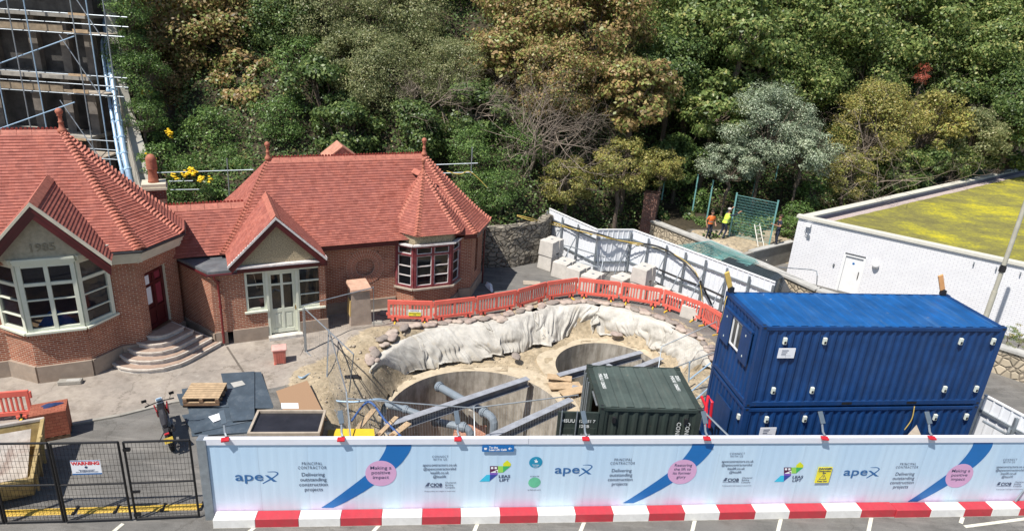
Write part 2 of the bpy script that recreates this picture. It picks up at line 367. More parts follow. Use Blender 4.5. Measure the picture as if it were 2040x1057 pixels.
at_=N(t,'VertexColor',layer_name='zone'); sep=N(t,'SeparateColor'); L(t,at_.outputs[0],sep.inputs[0])
oc=coords(t); nz1=noise(t,.55,7,.7,oc); nz2=noise(t,5,5,.7,oc); nz3=noise(t,40,3,.7,oc)
asph=mix(t,.6,ramp(t,nz1,[(.3,(.125,.122,.115)),(.7,(.20,.19,.175))]),ramp(t,nz3,[(.3,(.6,.6,.6)),(.7,(1.4,1.4,1.4))]),'MULTIPLY')
mp=N(t,'Mapping'); mp.inputs['Rotation'].default_value=(0,0,R(35)); mp.inputs['Scale'].default_value=(.35,3.2,1); L(t,oc,mp.inputs['Vector']); st=noise(t,1,5,.7,mp.outputs[0])
asph=mix(t,ramp(t,st,[(.5,(0,0,0)),(.7,(.45,.45,.45))]),asph,(.33,.31,.28))
conc=mix(t,.7,ramp(t,nz1,[(.25,(.23,.205,.18)),(.5,(.33,.29,.25)),(.72,(.43,.38,.32))]),ramp(t,nz2,[(.3,(.8,.8,.8)),(.7,(1.15,1.15,1.15))]),'MULTIPLY')
vk=N(t,'TexVoronoi'); vk.feature='DISTANCE_TO_EDGE'; vk.inputs['Scale'].default_value=.32; wk=N(t,'VectorMath',operation='MULTIPLY_ADD'); L(t,noise(t,1.5,5,.7,oc,'Color'),wk.inputs[0]); wk.inputs[1].default_value=(.9,.9,.9); L(t,oc,wk.inputs[2]); L(t,wk.outputs[0],vk.inputs['Vector'])
crk=ramp(t,vk.outputs['Distance'],[(.0,(.45,.43,.4)),(.010,(1,1,1))]); conc=mix(t,.6,conc,crk,'MULTIPLY'); asph=mix(t,.45,asph,crk,'MULTIPLY')
nst=noise(t,.9,6,.75,oc); stn=ramp(t,nst,[(.50,(1,1,1)),(.64,(.68,.66,.64))]); conc=mix(t,.8,conc,stn,'MULTIPLY'); asph=mix(t,.6,asph,stn,'MULTIPLY'); conc=mix(t,ramp(t,nst,[(.30,(.55,.55,.55)),(.40,(0,0,0))]),conc,(.50,.46,.40))
soil=mix(t,.75,ramp(t,nz1,[(.3,(.31,.25,.165)),(.7,(.50,.42,.30))]),ramp(t,nz2,[(.3,(.68,.66,.62)),(.7,(1.25,1.25,1.25))]),'MULTIPLY')
vo=N(t,'TexVoronoi'); vo.inputs['Scale'].default_value=9; L(t,oc,vo.inputs['Vector']); soil=mix(t,.35,soil,ramp(t,vo.outputs['Color'],[(.1,(.6,.6,.6)),(.9,(1.4,1.35,1.3))]),'MULTIPLY')
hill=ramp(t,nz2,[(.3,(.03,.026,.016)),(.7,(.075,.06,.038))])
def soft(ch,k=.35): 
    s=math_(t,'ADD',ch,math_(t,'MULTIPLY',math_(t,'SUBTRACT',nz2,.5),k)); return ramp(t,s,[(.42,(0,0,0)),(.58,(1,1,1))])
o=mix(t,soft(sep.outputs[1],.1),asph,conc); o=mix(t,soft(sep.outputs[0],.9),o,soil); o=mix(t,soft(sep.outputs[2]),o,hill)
L(t,o,b.inputs['Base Color']); b.inputs['Roughness'].default_value=.92; b.inputs['Specular IOR Level'].default_value=.25
hh=math_(t,'ADD',math_(t,'MULTIPLY',nz2,math_(t,'ADD',math_(t,'MULTIPLY',sep.outputs[0],1.4),.1)),math_(t,'MULTIPLY',nz3,.25)); bump(t,b,hh,.55,.06)
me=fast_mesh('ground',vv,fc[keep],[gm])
soilv=np.clip(.5-(poly_sd(X,Y,PIT)-.9)*.6,0,1)
extra=poly_sd(X,Y,[(-5.6,25.0),(-6.3,23.3),(-7.6,21.2),(-7.4,19.6),(-6.8,18.5),(-6.2,15.5),(-3,15.5),(-2,24),(-2.5,25.6)]); soilv=np.maximum(soilv,np.clip(.5-extra*1.2,0,1))
terin=poly_sd(X,Y,TERR)<.3; soilv=np.maximum(soilv,np.where(terin,.60,0))
KX=[-40,-21,-15.1,-13.29,-12.15,-10.95,-9.9,-8,-6,40]; KY=[15,15.2,16.77,17.43,18.04,18.95,19.4,20.1,20.3,20.3]
concv=np.clip(.5+(Y-np.interp(X,KX,KY))*4,0,1)*np.clip(.5-(X-(-3.2))*1.2,0,1)
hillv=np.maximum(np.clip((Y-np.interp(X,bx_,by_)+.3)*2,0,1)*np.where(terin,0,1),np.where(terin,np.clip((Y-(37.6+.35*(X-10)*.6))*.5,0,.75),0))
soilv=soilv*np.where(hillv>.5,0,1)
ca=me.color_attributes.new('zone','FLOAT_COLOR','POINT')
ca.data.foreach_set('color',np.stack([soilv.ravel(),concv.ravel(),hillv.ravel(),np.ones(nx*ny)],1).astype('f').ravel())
me.polygons.foreach_set('use_smooth',[True]*len(me.polygons))
g=mesh_obj('ground',me); tag(g,kind='structure')
# white bay lines on the road, drain kerb
mb=MB()
for px0,py0,px1,py1 in ((205,1075,245,1042),(470,1078,508,1049),(725,1078,757,1043),(936,1078,953,1038),(1148,1078,1165,1036),(1374,1078,1385,1032),(1545,1078,1556,1031),(1726,1078,1736,1029),(1914,1041,1918,1029)):
    p=at(px0,py0,0.006); q=at(px1,py1,0.006); mb.beam(p,q,.1,.006)
mb.beam(at(1922,1048,.006),at(2075,1028,.006),.1,.006)
ml=mb.build('road_markings',simple('road_paint',(.62,.60,.50),.8,var=.15,scale=10)); tag(ml,kind='structure')
kb=MB(); K=[(-21,15.2),(-15.1,16.77),(-13.29,17.43),(-12.15,18.04),(-10.95,18.95),(-9.9,19.4)]
for p,q in zip(K[:-1],K[1:]): kb.beam((p[0],p[1],.02),(q[0],q[1],.02),.12,.07)
tag(kb.build('kerb_strip',M['concold']),kind='structure')
# ---------------------------------------------------------------- vegetation
def leafmat(name,stops,trans=.4,rough=.40):
    stops=[(p,(min(.6,c[0]*1.62+.006),min(.6,c[1]*1.52+.004),min(.6,c[2]*1.6+.006))) for p,c in stops]
    m,t,b=nmat(name); gi=N(t,'NewGeometry'); c=ramp(t,gi.outputs['Random Per Island'],stops)
    f=noise(t,.9,3,.6); c=mix(t,.8,c,ramp(t,f,[(.3,(.55,.6,.55)),(.5,(1,1,1)),(.75,(1.35,1.25,1.15))]),'MULTIPLY')
    L(t,c,b.inputs['Base Color']); b.inputs['Roughness'].default_value=rough; b.inputs['Specular IOR Level'].default_value=.35
    tr=N(t,'BsdfTranslucent'); L(t,c,tr.inputs[0]); mx=N(t,'MixShader'); mx.inputs[0].default_value=trans
    L(t,b.outputs[0],mx.inputs[1]); L(t,tr.outputs[0],mx.inputs[2]); L(t,mx.outputs[0],t.nodes['Material Output'].inputs[0]); return m
LM={
'brown':leafmat('brown_leaves',[(0,(.09,.075,.028)),(.25,(.22,.155,.065)),(.5,(.33,.25,.115)),(.62,(.25,.25,.08)),(1,(.12,.19,.045))]),
'green':leafmat('sycamore_leaves',[(0,(.04,.075,.02)),(.4,(.105,.165,.042)),(.8,(.18,.245,.07)),(1,(.30,.30,.11))]),
'dgreen':leafmat('dark_leaves',[(0,(.03,.06,.018)),(.5,(.07,.125,.033)),(1,(.15,.205,.06))]),
'olive':leafmat('olive_leaves',[(0,(.065,.09,.032)),(.5,(.155,.19,.075)),(1,(.29,.30,.15))]),
'silver':leafmat('silver_leaves',[(0,(.08,.12,.06)),(.5,(.17,.225,.14)),(1,(.32,.375,.26))],trans=.25),
'ochre':leafmat('ochre_leaves',[(0,(.09,.105,.03)),(.4,(.22,.22,.065)),(.7,(.33,.29,.09)),(1,(.18,.26,.055))]),
'ivy':leafmat('ivy_leaves',[(0,(.035,.075,.02)),(.5,(.08,.155,.038)),(1,(.17,.27,.07))]),
'red':leafmat('red_leaves',[(0,(.20,.05,.03)),(1,(.34,.10,.06))])}
M['bark']=simple('bark',(.13,.10,.075),.95,var=.3,scale=6,bmp=.4)
M['barkpale']=simple('pale_bark',(.26,.21,.165),.95,var=.3,scale=6,bmp=.4)
def leaves(rng,cen,nrm,size,asp=.62,jit=1.0):
    n=len(cen); d=nrm+rng.normal(0,jit*.6,(n,3)); d/=np.linalg.norm(d,axis=1,keepdims=True)+1e-9
    r=rng.normal(0,1,(n,3)); u=np.cross(d,r); u/=np.linalg.norm(u,axis=1,keepdims=True)+1e-9; v=np.cross(d,u)
    s=size*rng.uniform(.6,1.35,(n,1))
    P=np.stack([cen-u*s*.5,cen+v*s*asp*.5-u*s*.05,cen+u*s*.5+d*s*.12,cen-v*s*asp*.5-u*s*.05],1)
    return P.reshape(-1,3)
def crown_pts(rng,nc,nl,cr=.34,shape=(1,1,.8),shell=.75,hole=.0,up=.35):
    """points and normals of a clumpy crown of unit radius"""
    d=rng.normal(0,1,(nc,3)); d/=np.linalg.norm(d,axis=1,keepdims=True); d[:,2]=np.where(d[:,2]<-.8,-d[:,2],d[:,2])
    rr=rng.uniform(.35,1.0,(nc,1))**.5*shell; C=d*rr*np.array(shape)
    cs=cr*rng.uniform(.55,1.3,nc); w=cs**2; idx=rng.choice(nc,nl,p=w/w.sum())
    q=rng.normal(0,1,(nl,3)); q/=np.linalg.norm(q,axis=1,keepdims=True); q[:,2]=np.abs(q[:,2])*np.where(rng.random(nl)<.66,1,-1)
    rad=(cs[idx][:,None])*(rng.uniform(.3,1.0,(nl,1))**.55+np.abs(rng.normal(0,.22,(nl,1))))
    P=C[idx]+q*rad*np.array([1.15,1.15,.75]); n=q+np.array([0,0,up])+d[idx]*.5
    return P,n,C,cs
def limbs(mb,rng,C,base,r0,k=14,wig=.09,S=1):
    """trunk and limbs from base to clump centres C (world metres)"""
    base=Vector(base); mid=Vector(np.mean(C,0).tolist()); fork=base.lerp(mid,.45)+Vector(rng.normal(0,.05*S,3).tolist())
    mb.tube([base,base.lerp(fork,.5)+Vector((rng.normal(0,.04*S),rng.normal(0,.04*S),0)),fork],[r0,r0*.8,r0*.6],7)
    for i in rng.permutation(len(C))[:k]:
        c=Vector(C[i].tolist()); m=fork.lerp(c,.5)+Vector(rng.normal(0,wig*S,3).tolist()); 
        pts=[fork,m,c]; mb.tube(pts,[r0*.38,r0*.17,r0*.05],5)
        for j in range(2):
            e=c+Vector(rng.normal(0,.16*S,3).tolist()); mb.tube([m.lerp(c,.4+.3*j),e],[r0*.12,r0*.03],4)
CROWNS={}
def crown_mesh(kind,var,size,nl,nc,leaf,**kw):
    key=(kind,var,round(size,1))
    if key in CROWNS: return CROWNS[key]
    r=np.random.default_rng(hash((kind,var))%9999 if False else sum(map(ord,kind))*17+var*131)
    P,n,C,cs=crown_pts(r,nc,nl,**kw); P=P*size; C=C*size
    vts=leaves(r,P,n,leaf); F=np.arange(len(vts)).reshape(-1,4)
    me=fast_mesh(kind+'_crown',vts,F,[LM[kind]]); tb=MB(); 
    limbs(tb,r,C,(0,0,-size*1.15),.06*size**.5+.035*size,k=min(nc,26),S=size)
    tm=bpy.data.meshes.new('trunk'); tm.from_pydata(tb.v,[],tb.f); tm.materials.append(M['bark']); tm.update()
    CROWNS[key]=(me,tm); return CROWNS[key]
KN={'brown':('broadleaf_tree',17000,85,.20,dict(cr=.21,shape=(1,.9,1.0),shell=.92)),
 'green':('broadleaf_tree',18000,90,.20,dict(cr=.21,shape=(1,.9,1.0),shell=.92)),
 'dgreen':('broadleaf_tree',17000,80,.19,dict(cr=.23,shape=(1,.9,1.0),shell=.9)),
 'olive':('scrub_tree',26000,110,.115,dict(cr=.19,shape=(1,.9,.9),up=.1,shell=.92)),
 'silver':('silver_shrub',24000,75,.125,dict(cr=.20,shape=(1.15,.9,.85),up=.9,shell=1.0)),
 'ochre':('scrub_tree',20000,85,.14,dict(cr=.20,shape=(1,.9,.95),shell=.95)),
 'ivy':('ivy_bush',11000,50,.12,dict(cr=.28,shape=(1,.8,.9),shell=.9)),
 'red':('red_sapling',500,8,.14,dict(cr=.4,shape=(.5,.5,1)))}
def tree(kind,px,py,Yd,size,label,cat,group=None,var=0,rz=0,sq=1.0,name=None):
    nm,nl,nc,lf,kw=KN[kind]; ms=round(size) if size>1.5 else round(size,1)
    base=3.4 if size>2.6 else (2.0 if size>1.3 else 1.0)
    sc_=size/base; nl2=int(nl*(base/3.4)**1.7)
    me,tm=crown_mesh(kind,var,base,max(nl2,600) if kind!='red' else 500,nc if base>2.5 else max(12,int(nc*.6)),lf,**kw)
    c=aty(px,py,Yd); gz=float(terr(c.x,c.y))
    o=thing(name or nm,label,cat,(c.x,c.y,gz),rz,group)
    dz=c.z-gz
    cr=mesh_obj('crown',me,o); cr.location=(0,0,dz); cr.scale=(sc_,sc_,sc_*sq)
    tr=mesh_obj('limbs',tm,o); tr.location=(0,0,dz); tr.scale=(sc_,sc_,sc_*sq)
    zb=dz-base*1.15*sc_*sq
    if zb>-.5:
        bo=MB(); r0=(.06*base**.5+.035*base)*sc_*(.5 if kind=='silver' else .75); bo.tube([(0,0,-.4),(.08*r0,.05,max(zb,-.1)*.5),(0,0,zb+.15)],[r0*1.25,r0*1.1,r0],7); bo.build('trunk',M['bark'],o,uv=False)
    return o
# ---------------------------------------------------------------- trees on the hillside (photo px x, y, distance, radius)
GRP={'brown':'brown-leaved broadleaf trees on the hillside','green':'green sycamores on the hillside','dgreen':'dark evergreen trees on the hillside','olive':'olive green scrub trees above the pavilion roof','silver':'silver-leaved shrubs behind the fence','ochre':'ochre scrub trees on the right of the hillside','ivy':'ivy and bramble bushes at the foot of the hillside'}
T=[
# far backdrop
('dgreen',330,-60,58,5.2,'dark tree rising at the very top of the hillside above the large rust-leaved tree',0),
('dgreen',520,-30,57,5.0,'dark tree at the top of the hillside between the rust-leaved tree and the olive scrub',1),
('olive',720,-40,56,5.2,'olive scrub tree cut by the top edge above the lichened grey one',0),
('green',930,-40,56,4.8,'green tree at the top edge above the dead-looking twiggy crown',1),
('brown',1130,-60,57,5.4,'brown-tinged tree at the top edge above the big rust-coloured sycamore',1),
('green',1330,-50,56,5.2,'green sycamore at the top edge right of the brown-tinged one',0),
('green',1530,-40,58,5.4,'green sycamore at the top edge above the silver shrub',1),
('green',1730,-30,60,5.6,'green sycamore at the top edge above the red-topped sapling',0),
('dgreen',1930,-20,62,5.8,'dark green sycamore in the top right corner of the hillside',1),
('dgreen',2080,60,58,5.0,'dark green tree at the right edge of the photo high above the moss roof',0),
('green',2180,120,62,5.6,'green sycamore at the far right edge above the moss roof, mostly cut off',0),
# middle
('brown',335,45,48,4.2,'large rust-leaved tree beside the scaffold tower, its upper crown',0),
('brown',455,70,47,4.0,'rust-leaved tree with bare pale branches left of the olive scrub',1),
('brown',500,190,44,2.6,'low rust-leaved tree hanging over the ivy left of the far pavilion roof',0),
('brown',345,150,45,2.8,'rust-leaved tree right beside the concrete slope edge, mid height',1),
('olive',640,60,48,3.6,'olive scrub tree with fine grey leaves, leftmost of the scrub crowns',1),
('olive',790,50,50,4.0,'olive scrub tree at the top, middle of the scrub crowns',0),
('olive',760,165,45,3.6,'broad olive scrub tree leaning over the pavilion roof ridge',1),
('olive',900,150,45,3.0,'olive scrub tree with bare lichened twigs at its right side',0),
('dgreen',640,180,43,2.4,'small dark green tree behind the left finial of the main roof',0),
('dgreen',830,265,41,2.0,'dark green bush just behind the tiled roof ridge',1),
('dgreen',690,265,41,2.2,'dark bush rising behind the ridge, left of the small rear gable',0),
('brown',1050,50,48,3.6,'brown-leaved tree left of the big rust-coloured sycamore',0),
('brown',1190,60,46,4.0,'big rust-coloured sycamore in the middle of the hillside',1),
('brown',1110,160,43,2.8,'rust-coloured sycamore crown above the bare twisted branches',0),
('brown',1265,190,42,2.6,'rust-coloured crown above the low yellow-brown shrub',1),
('green',1390,60,49,4.0,'green sycamore right of the big rust-coloured one',1),
('green',1500,130,48,3.6,'green sycamore crown directly above the silver shrub',0),
('green',1640,60,52,4.2,'green sycamore in the upper middle right of the hillside',1),
('green',1420,215,45,2.6,'green sycamore in the shade left of the silver shrub',1),
('green',1800,60,54,4.2,'green sycamore up the slope above the red-topped sapling',0),
('green',1600,170,49,2.8,'green sycamore between the silver shrub and the ochre scrub',1),
('green',1960,110,55,3.8,'green sycamore high on the right above the moss roof',1),
('dgreen',2030,220,51,3.4,'dark green tree at the right edge beyond the moss roof',1),
('dgreen',1930,225,53,2.6,'dark green tree between the olive bush and the right edge',0),
('ochre',1740,250,46,3.1,'ochre scrub tree with bare pale branches right of the silver shrub',0),
('ochre',1850,240,48,2.6,'ochre scrub tree under the red-topped sapling',1),
('ochre',1690,350,43,1.7,'low ochre bush behind the white brick parapet corner',0),
('ochre',1240,330,40,2.0,'low yellow-brown shrub above the white site hoarding, right half',1),
('ochre',1130,365,39.5,1.7,'low yellow-brown shrub above the white site hoarding, left half',0),
('ochre',1320,330,41,1.4,'yellow-brown shrub tip nearest the brick pillar',1),
('olive',1930,280,49,2.6,'rounded olive green bush above the parapet of the moss roof',1),
('green',1790,340,46,2.0,'leafy green bush against the rear parapet of the moss roof',0),
('dgreen',2010,300,52,2.2,'dark bush at the right end of the rear parapet',0),
('silver',1530,250,42.5,2.9,'large silver-leaved shrub above the green mesh fence',0),
('silver',1600,300,42.0,2.0,'right-hand lobe of silver-leaved shrubs, nearest the ochre scrub',1),
('silver',1455,330,41,1.6,'small silver-leaved shrub hanging low over the fence posts',1),
('green',1450,-10,50,3.6,'green sycamore crown at the top, third from the big rust-coloured one',0),
('green',1560,60,50,3.4,'green sycamore crown above and right of the silver shrub',1),
('green',1720,140,52,3.2,'green sycamore crown just above the ochre scrub tree',0),
('green',1880,130,54,3.4,'green sycamore crown right of the red-topped sapling',0),
('dgreen',1340,140,47,3.2,'shaded green crown left of the green sycamores in the middle',0),
('green',1480,60,46,2.6,'nearest sycamore crown hanging over the dark gap above the silver shrub',1),
('brown',1000,130,45,2.6,'rust-tinged crown between the olive scrub and the rust-coloured sycamore',1),
('brown',430,10,50,3.6,'rust-leaved crown at the top edge over the ivy',1),
('dgreen',560,60,47,2.8,'dark green crown between the rust-leaved tree and the olive scrub',1),
('olive',690,120,45,2.4,'olive scrub crown bulging forward in the middle left',0),
('dgreen',950,230,43,2.4,'dark crown in the shade right of the lichened twigs',0),
('green',2020,40,57,4.0,'green sycamore at the upper right corner nearest the edge',0),
('ivy',256,25,40.5,1.5,'ivy bush at the very top edge beside the scaffold pipes',0),
('ivy',262,110,40,1.5,'ivy hanging beside the concrete strip under the topmost yellow flowers',1),
('ivy',285,150,39.5,1.6,'leafy green bush half way up beside the rust-leaved tree',0),
('ivy',285,235,38.5,1.4,'green bush beside the concrete strip just above the chimney pot',1),
('ivy',318,320,36.5,1.2,'small green bush directly behind the chimney pot',0),
('ivy',430,385,36.3,1.1,'low green bush behind the link roof ridge',0),
('ivy',350,400,36,1.0,'low green bush touching the tiled link roof ridge',1),
('ivy',1395,452,40.2,.8,'weeds at the edge of the terrace left of the orange-shirted worker',1),
('ivy',1495,452,41.2,.9,'weeds behind the green mesh panel on the terrace',0),
('ivy',1570,455,38.6,.8,'weeds on the terrace between the navy-shirted worker and the white wall',1),
('dgreen',1350,330,44,2.0,'dark bush in the deep shade above the brick pillar',1),
('dgreen',1660,300,48,2.2,'dark crown filling the gap between the silver shrub and the ochre scrub',0),
('green',1700,375,43.8,1.5,'green bush low against the rear parapet right of its corner',1),
('dgreen',1840,345,46.5,1.8,'dark green bush against the rear parapet under the ochre scrub',1),
('green',1900,320,48.5,1.7,'green bush against the rear parapet under the olive bush',1),
# foot of the slope
('ivy',270,200,42,1.8,'dark ivy bush against the concrete slope edge beside the scaffold',0),
('ivy',300,280,40,1.9,'green bush with yellow flowers beside the concrete slope edge',1),
('ivy',420,270,40,2.1,'green bush behind the tiled link roof, under the rust-leaved tree',0),
('ivy',380,360,37,1.7,'green bush with yellow flowers behind the terracotta chimney pot',1),
('ivy',460,330,38.5,1.5,'green bush left of the left roof finial',0),
('ivy',560,245,41,1.9,'dark green bush behind the left roof finial',1),
('ivy',255,60,45,1.7,'ivy bush with yellow flowers at the top of the concrete slope edge',1),
('ivy',600,130,45,2.2,'bright green bush between the rust-leaved tree and the olive scrub',0),
('ivy',940,300,39.5,1.8,'dark green bush right of the right roof finial',0),
('ivy',1000,380,38,1.6,'bright ivy tumbling over the rough stone retaining wall',1),
('ivy',945,375,38.5,1.5,'ivy bush behind the sweeping right end of the tiled roof',0),
('ivy',1030,300,41,1.8,'dark ivy under the bare twisted branches',1),
('ivy',1390,400,43.5,1.0,'low green weeds behind the orange-vested worker',0),
('ivy',1590,430,40.5,1.1,'green weeds at the corner of the white brick building',1),
('ivy',1620,385,42.5,1.2,'dark green bush between the mesh fence and the white building',0),
]
cnt={}
for i,(k,px,py,Yd,s,lab,var) in enumerate(T):
    o=tree(k,px,py,Yd,s,lab,'bush' if k=='ivy' else ('shrub' if k in('silver',) or 'shrub' in lab else 'tree'),GRP[k],var,rz=i*1.37)
tree('red',1838,152,50,.8,'red-leaved sapling tip above the ochre scrub tree','sapling')
# bare twisted trees
def bare_tree(px,py,Yd,S,label,seed,tilt=(0,0)):
    r=np.random.default_rng(seed); c=aty(px,py,Yd); gz=float(terr(c.x,c.y)); gz=min(gz,c.z-.5)
    o=thing('bare_tree',label,'tree',(c.x,c.y,gz),0,'leafless twisted trees'); mb=MB(); H_=c.z-gz
    def br(p,d,l,rad,depth):
        pts=[p]; q=p
        for i in range(4):
            d=(d+Vector(r.normal(0,.22,3).tolist())).normalized(); q=q+d*l/4; pts.append(q)
        mb.tube(pts,[rad*(1-.14*i) for i in range(5)],5 if depth<3 else 3)
        if depth<5:
            for k in range(3 if depth<4 else 2):
                a=pts[r.integers(2,5)]; nd=(d*.8+Vector(r.normal(0,.55,3).tolist())+Vector((tilt[0],tilt[1],.15))).normalized(); br(a,nd,l*r.uniform(.55,.8),rad*.55,depth+1)
    for k in range(4): br(Vector((0,0,0)),Vector((r.normal(0,.4)+tilt[0],-.2,1)).normalized(),H_*.7+S*.4,.07,0)
    mb.build('branches',M['barkpale'],o,uv=False); return o
bare_tree(1060,250,40.5,2.2,'bare twisted branches in the dark gap under the rust-coloured sycamore, left one',3,(.1,0))
bare_tree(1120,240,41,2.6,'bare twisted branches in the dark gap above the yellow-brown shrub, right one',5,(.35,0))
bare_tree(905,190,42.6,1.8,'bare lichened twigs spreading out of the olive scrub to the right',8,(.5,-.1))
bare_tree(820,190,43.5,1.4,'lichened grey twigs showing in the middle of the olive scrub',11,(-.1,-.2))
bare_tree(470,140,45.5,2.4,'bare pale branches inside the rust-leaved tree',14,(.2,-.1))
bare_tree(1760,235,45.5,.9,'bare pale branches leaning out of the ochre scrub tree',17,(-.4,-.2))
# undergrowth on the slope: one uncountable mass
r=np.random.default_rng(99); n=120000
gx=r.uniform(-32,44,n); d=r.uniform(0,1,n)**1.25*22; gy=np.interp(gx,bx_,by_)+d-.25
ok=(poly_sd(gx,gy,TERR)>.3)&(gx>-22)
tx=r.uniform(9,18.2,9000); ty=r.uniform(36,43.4,9000); tk=(poly_sd(tx,ty,TERR)<-.3)&(vnoise(tx,ty,1.1,21)+.10*(ty-39)>.62)&(ty>36.9+.3*(tx-10)*.7)
tx,ty=tx[tk],ty[tk]; gx=gx[ok];gy=gy[ok]
# shift off the concrete slope strip
gz=terr(gx,gy)+r.uniform(0,1,len(gx))**1.6*.9*(.4+vnoise(gx,gy,1.3,9))
gx=np.concatenate([gx,tx]); gy=np.concatenate([gy,ty]); gz=np.concatenate([gz,terr(tx,ty)+r.uniform(0,.35,len(tx))])
P=np.stack([gx,gy,gz],1); nr=np.tile([[0,-.55,.85]],(len(gx),1))
vts=leaves(r,P,nr,.2,jit=1.0); me=fast_mesh('undergrowth',vts,np.arange(len(vts)).reshape(-1,4),[leafmat('undergrowth_leaves',[(0,(.03,.065,.018)),(.5,(.07,.13,.035)),(.9,(.14,.20,.06)),(1,(.25,.2,.08))])])
tag(mesh_obj('undergrowth',me),'dense ivy, bramble and weeds covering the steep bank','undergrowth',kind='stuff')
# yellow flower heads
def flower_clump(px,py,Yd,n,spread,label,seed):
    r=np.random.default_rng(seed); c=aty(px,py,Yd); o=thing('yellow_flowers',label,'flowers',c,0,'clumps of yellow flowers in the hillside bushes')
    mb=MB(); st=MB()
    for i in range(n):
        p=Vector((r.normal(0,spread),r.normal(0,spread*.4),r.normal(0,spread*.5)))
        for k in range(7):
            q=p+Vector(r.normal(0,.08,3).tolist()); mb.lathe([(.005,-.04),(.07,-.005),(.08,.02),(.02,.045)],q,6)
        st.tube([p,p+Vector((r.normal(0,.08),.15,-.5))],.008,3)
    mb.build('flower_heads',M['flower'],o,uv=False); st.build('stems',M['bark'],o,uv=False)
for i,(px,py,Yd,n,s,lab) in enumerate([(250,8,42,7,.16,'yellow flowers at the very top beside the concrete slope edge'),(290,180,40.5,6,.2,'yellow flowers half way down the bush beside the concrete slope edge'),(336,265,38,4,.25,'few yellow flowers above the terracotta chimney pot'),(303,315,35.5,4,.12,'yellow flowers directly on top of the terracotta chimney pot'),(378,345,35,8,.2,'bright yellow flower clump over the scaffold rail, left of the pair'),(405,356,35,6,.16,'bright yellow flower clump over the scaffold rail, right of the pair'),(350,352,35,2,.08,'single small yellow flower head left of the bright clumps'),(270,123,41,2,.1,'two small yellow flower heads on the ivy')]):
    flower_clump(px,py,Yd,n,s,lab,40+i)
# ---------------------------------------------------------------- pavilion building kit (building frame u,v turned 26 degrees)
TH=R(26); CT,ST=math.cos(TH),math.sin(TH)
def W(u,v,z=0): return Vector((u*CT-v*ST,u*ST+v*CT,z))
def wall(mb,p0,p1,z0,z1,th=.3,ops=(),inside=-1):
    """wall from p0 to p1 (2d, local), outer face on the line, thickness to the left (away from the viewer); ops=(s0,s1,z0,z1)"""
    p0=Vector((p0[0],p0[1],0));p1=Vector((p1[0],p1[1],0)); d=p1-p0; Ln=d.length; d/=Ln; n=Vector((-d.y,d.x,0))
    ss=sorted({0,Ln,*[o[0] for o in ops],*[o[1] for o in ops]}); zz=sorted({z0,z1,*[o[2] for o in ops],*[o[3] for o in ops]})
    for i in range(len(ss)-1):
        for j in range(len(zz)-1):
            sm=(ss[i]+ss[i+1])/2; zm=(zz[j]+zz[j+1])/2
            if any(o[0]<sm<o[1] and o[2]<zm<o[3] for o in ops): continue
            a=p0+d*ss[i];b=p0+d*ss[i+1]
            mb.hexa([a+V(0,0,zz[j]),b+V(0,0,zz[j]),b+n*th+V(0,0,zz[j]),a+n*th+V(0,0,zz[j])],[a+V(0,0,zz[j+1]),b+V(0,0,zz[j+1]),b+n*th+V(0,0,zz[j+1]),a+n*th+V(0,0,zz[j+1])])
def window(parent,sh,p0,p1,z0,z1,cols,rows,mat,bar=.06,th=.08,glass='glass',name='window',edge=.08,inset=0):
    """window between two local points: cols = list of column fractions, rows = list of row fractions; every col gets the rows"""
    p0=Vector((p0[0],p0[1],0));p1=Vector((p1[0],p1[1],0)); d=p1-p0; Ln=d.length; d/=Ln; n=Vector((-d.y,d.x,0)); p0=p0+n*inset
    fr=MB(sh); up=(0,0,1)
    def vb(s,w,t=th): fr.hexa(*[[p0+d*(s-w/2)+V(0,0,z)-n*t*.5,p0+d*(s+w/2)+V(0,0,z)-n*t*.5,p0+d*(s+w/2)+n*t*.5+V(0,0,z),p0+d*(s-w/2)+n*t*.5+V(0,0,z)] for z in (z0,z1)])
    def hb(s0,s1,z,h,t=th*.8): fr.hexa(*[[p0+d*s0+V(0,0,q)-n*t*.5,p0+d*s1+V(0,0,q)-n*t*.5,p0+d*s1+n*t*.5+V(0,0,q),p0+d*s0+n*t*.5+V(0,0,q)] for q in (z-h/2,z+h/2)])
    vb(edge/2,edge); vb(Ln-edge/2,edge); hb(edge,Ln-edge,z0+edge/2,edge); hb(edge,Ln-edge,z1-edge/2,edge)
    for c in cols: vb(c*Ln,bar*1.25,th*.95)
    cs=[edge]+[c*Ln for c in cols]+[Ln-edge]
    for i in range(len(cs)-1):
        a=cs[i]+(bar*.62 if i else 0); b=cs[i+1]-(bar*.62 if i<len(cs)-2 else 0)
        for r_,hh in rows: hb(a,b,z0+(z1-z0)*r_,hh)
    o=fr.build(name,mat,parent,bevel=.006)
    g=MB(sh); e=n*.02
    g.face([p0+e+V(0,0,z0),p0+d*Ln+e+V(0,0,z0),p0+d*Ln+e+V(0,0,z1),p0+e+V(0,0,z1)]); g.build('pane',M[glass],o)
    return o
def roof_z(prof_sag,t,za,zb): return za+(zb-za)*t-prof_sag*math.sin(math.pi*min(1,t**.62))
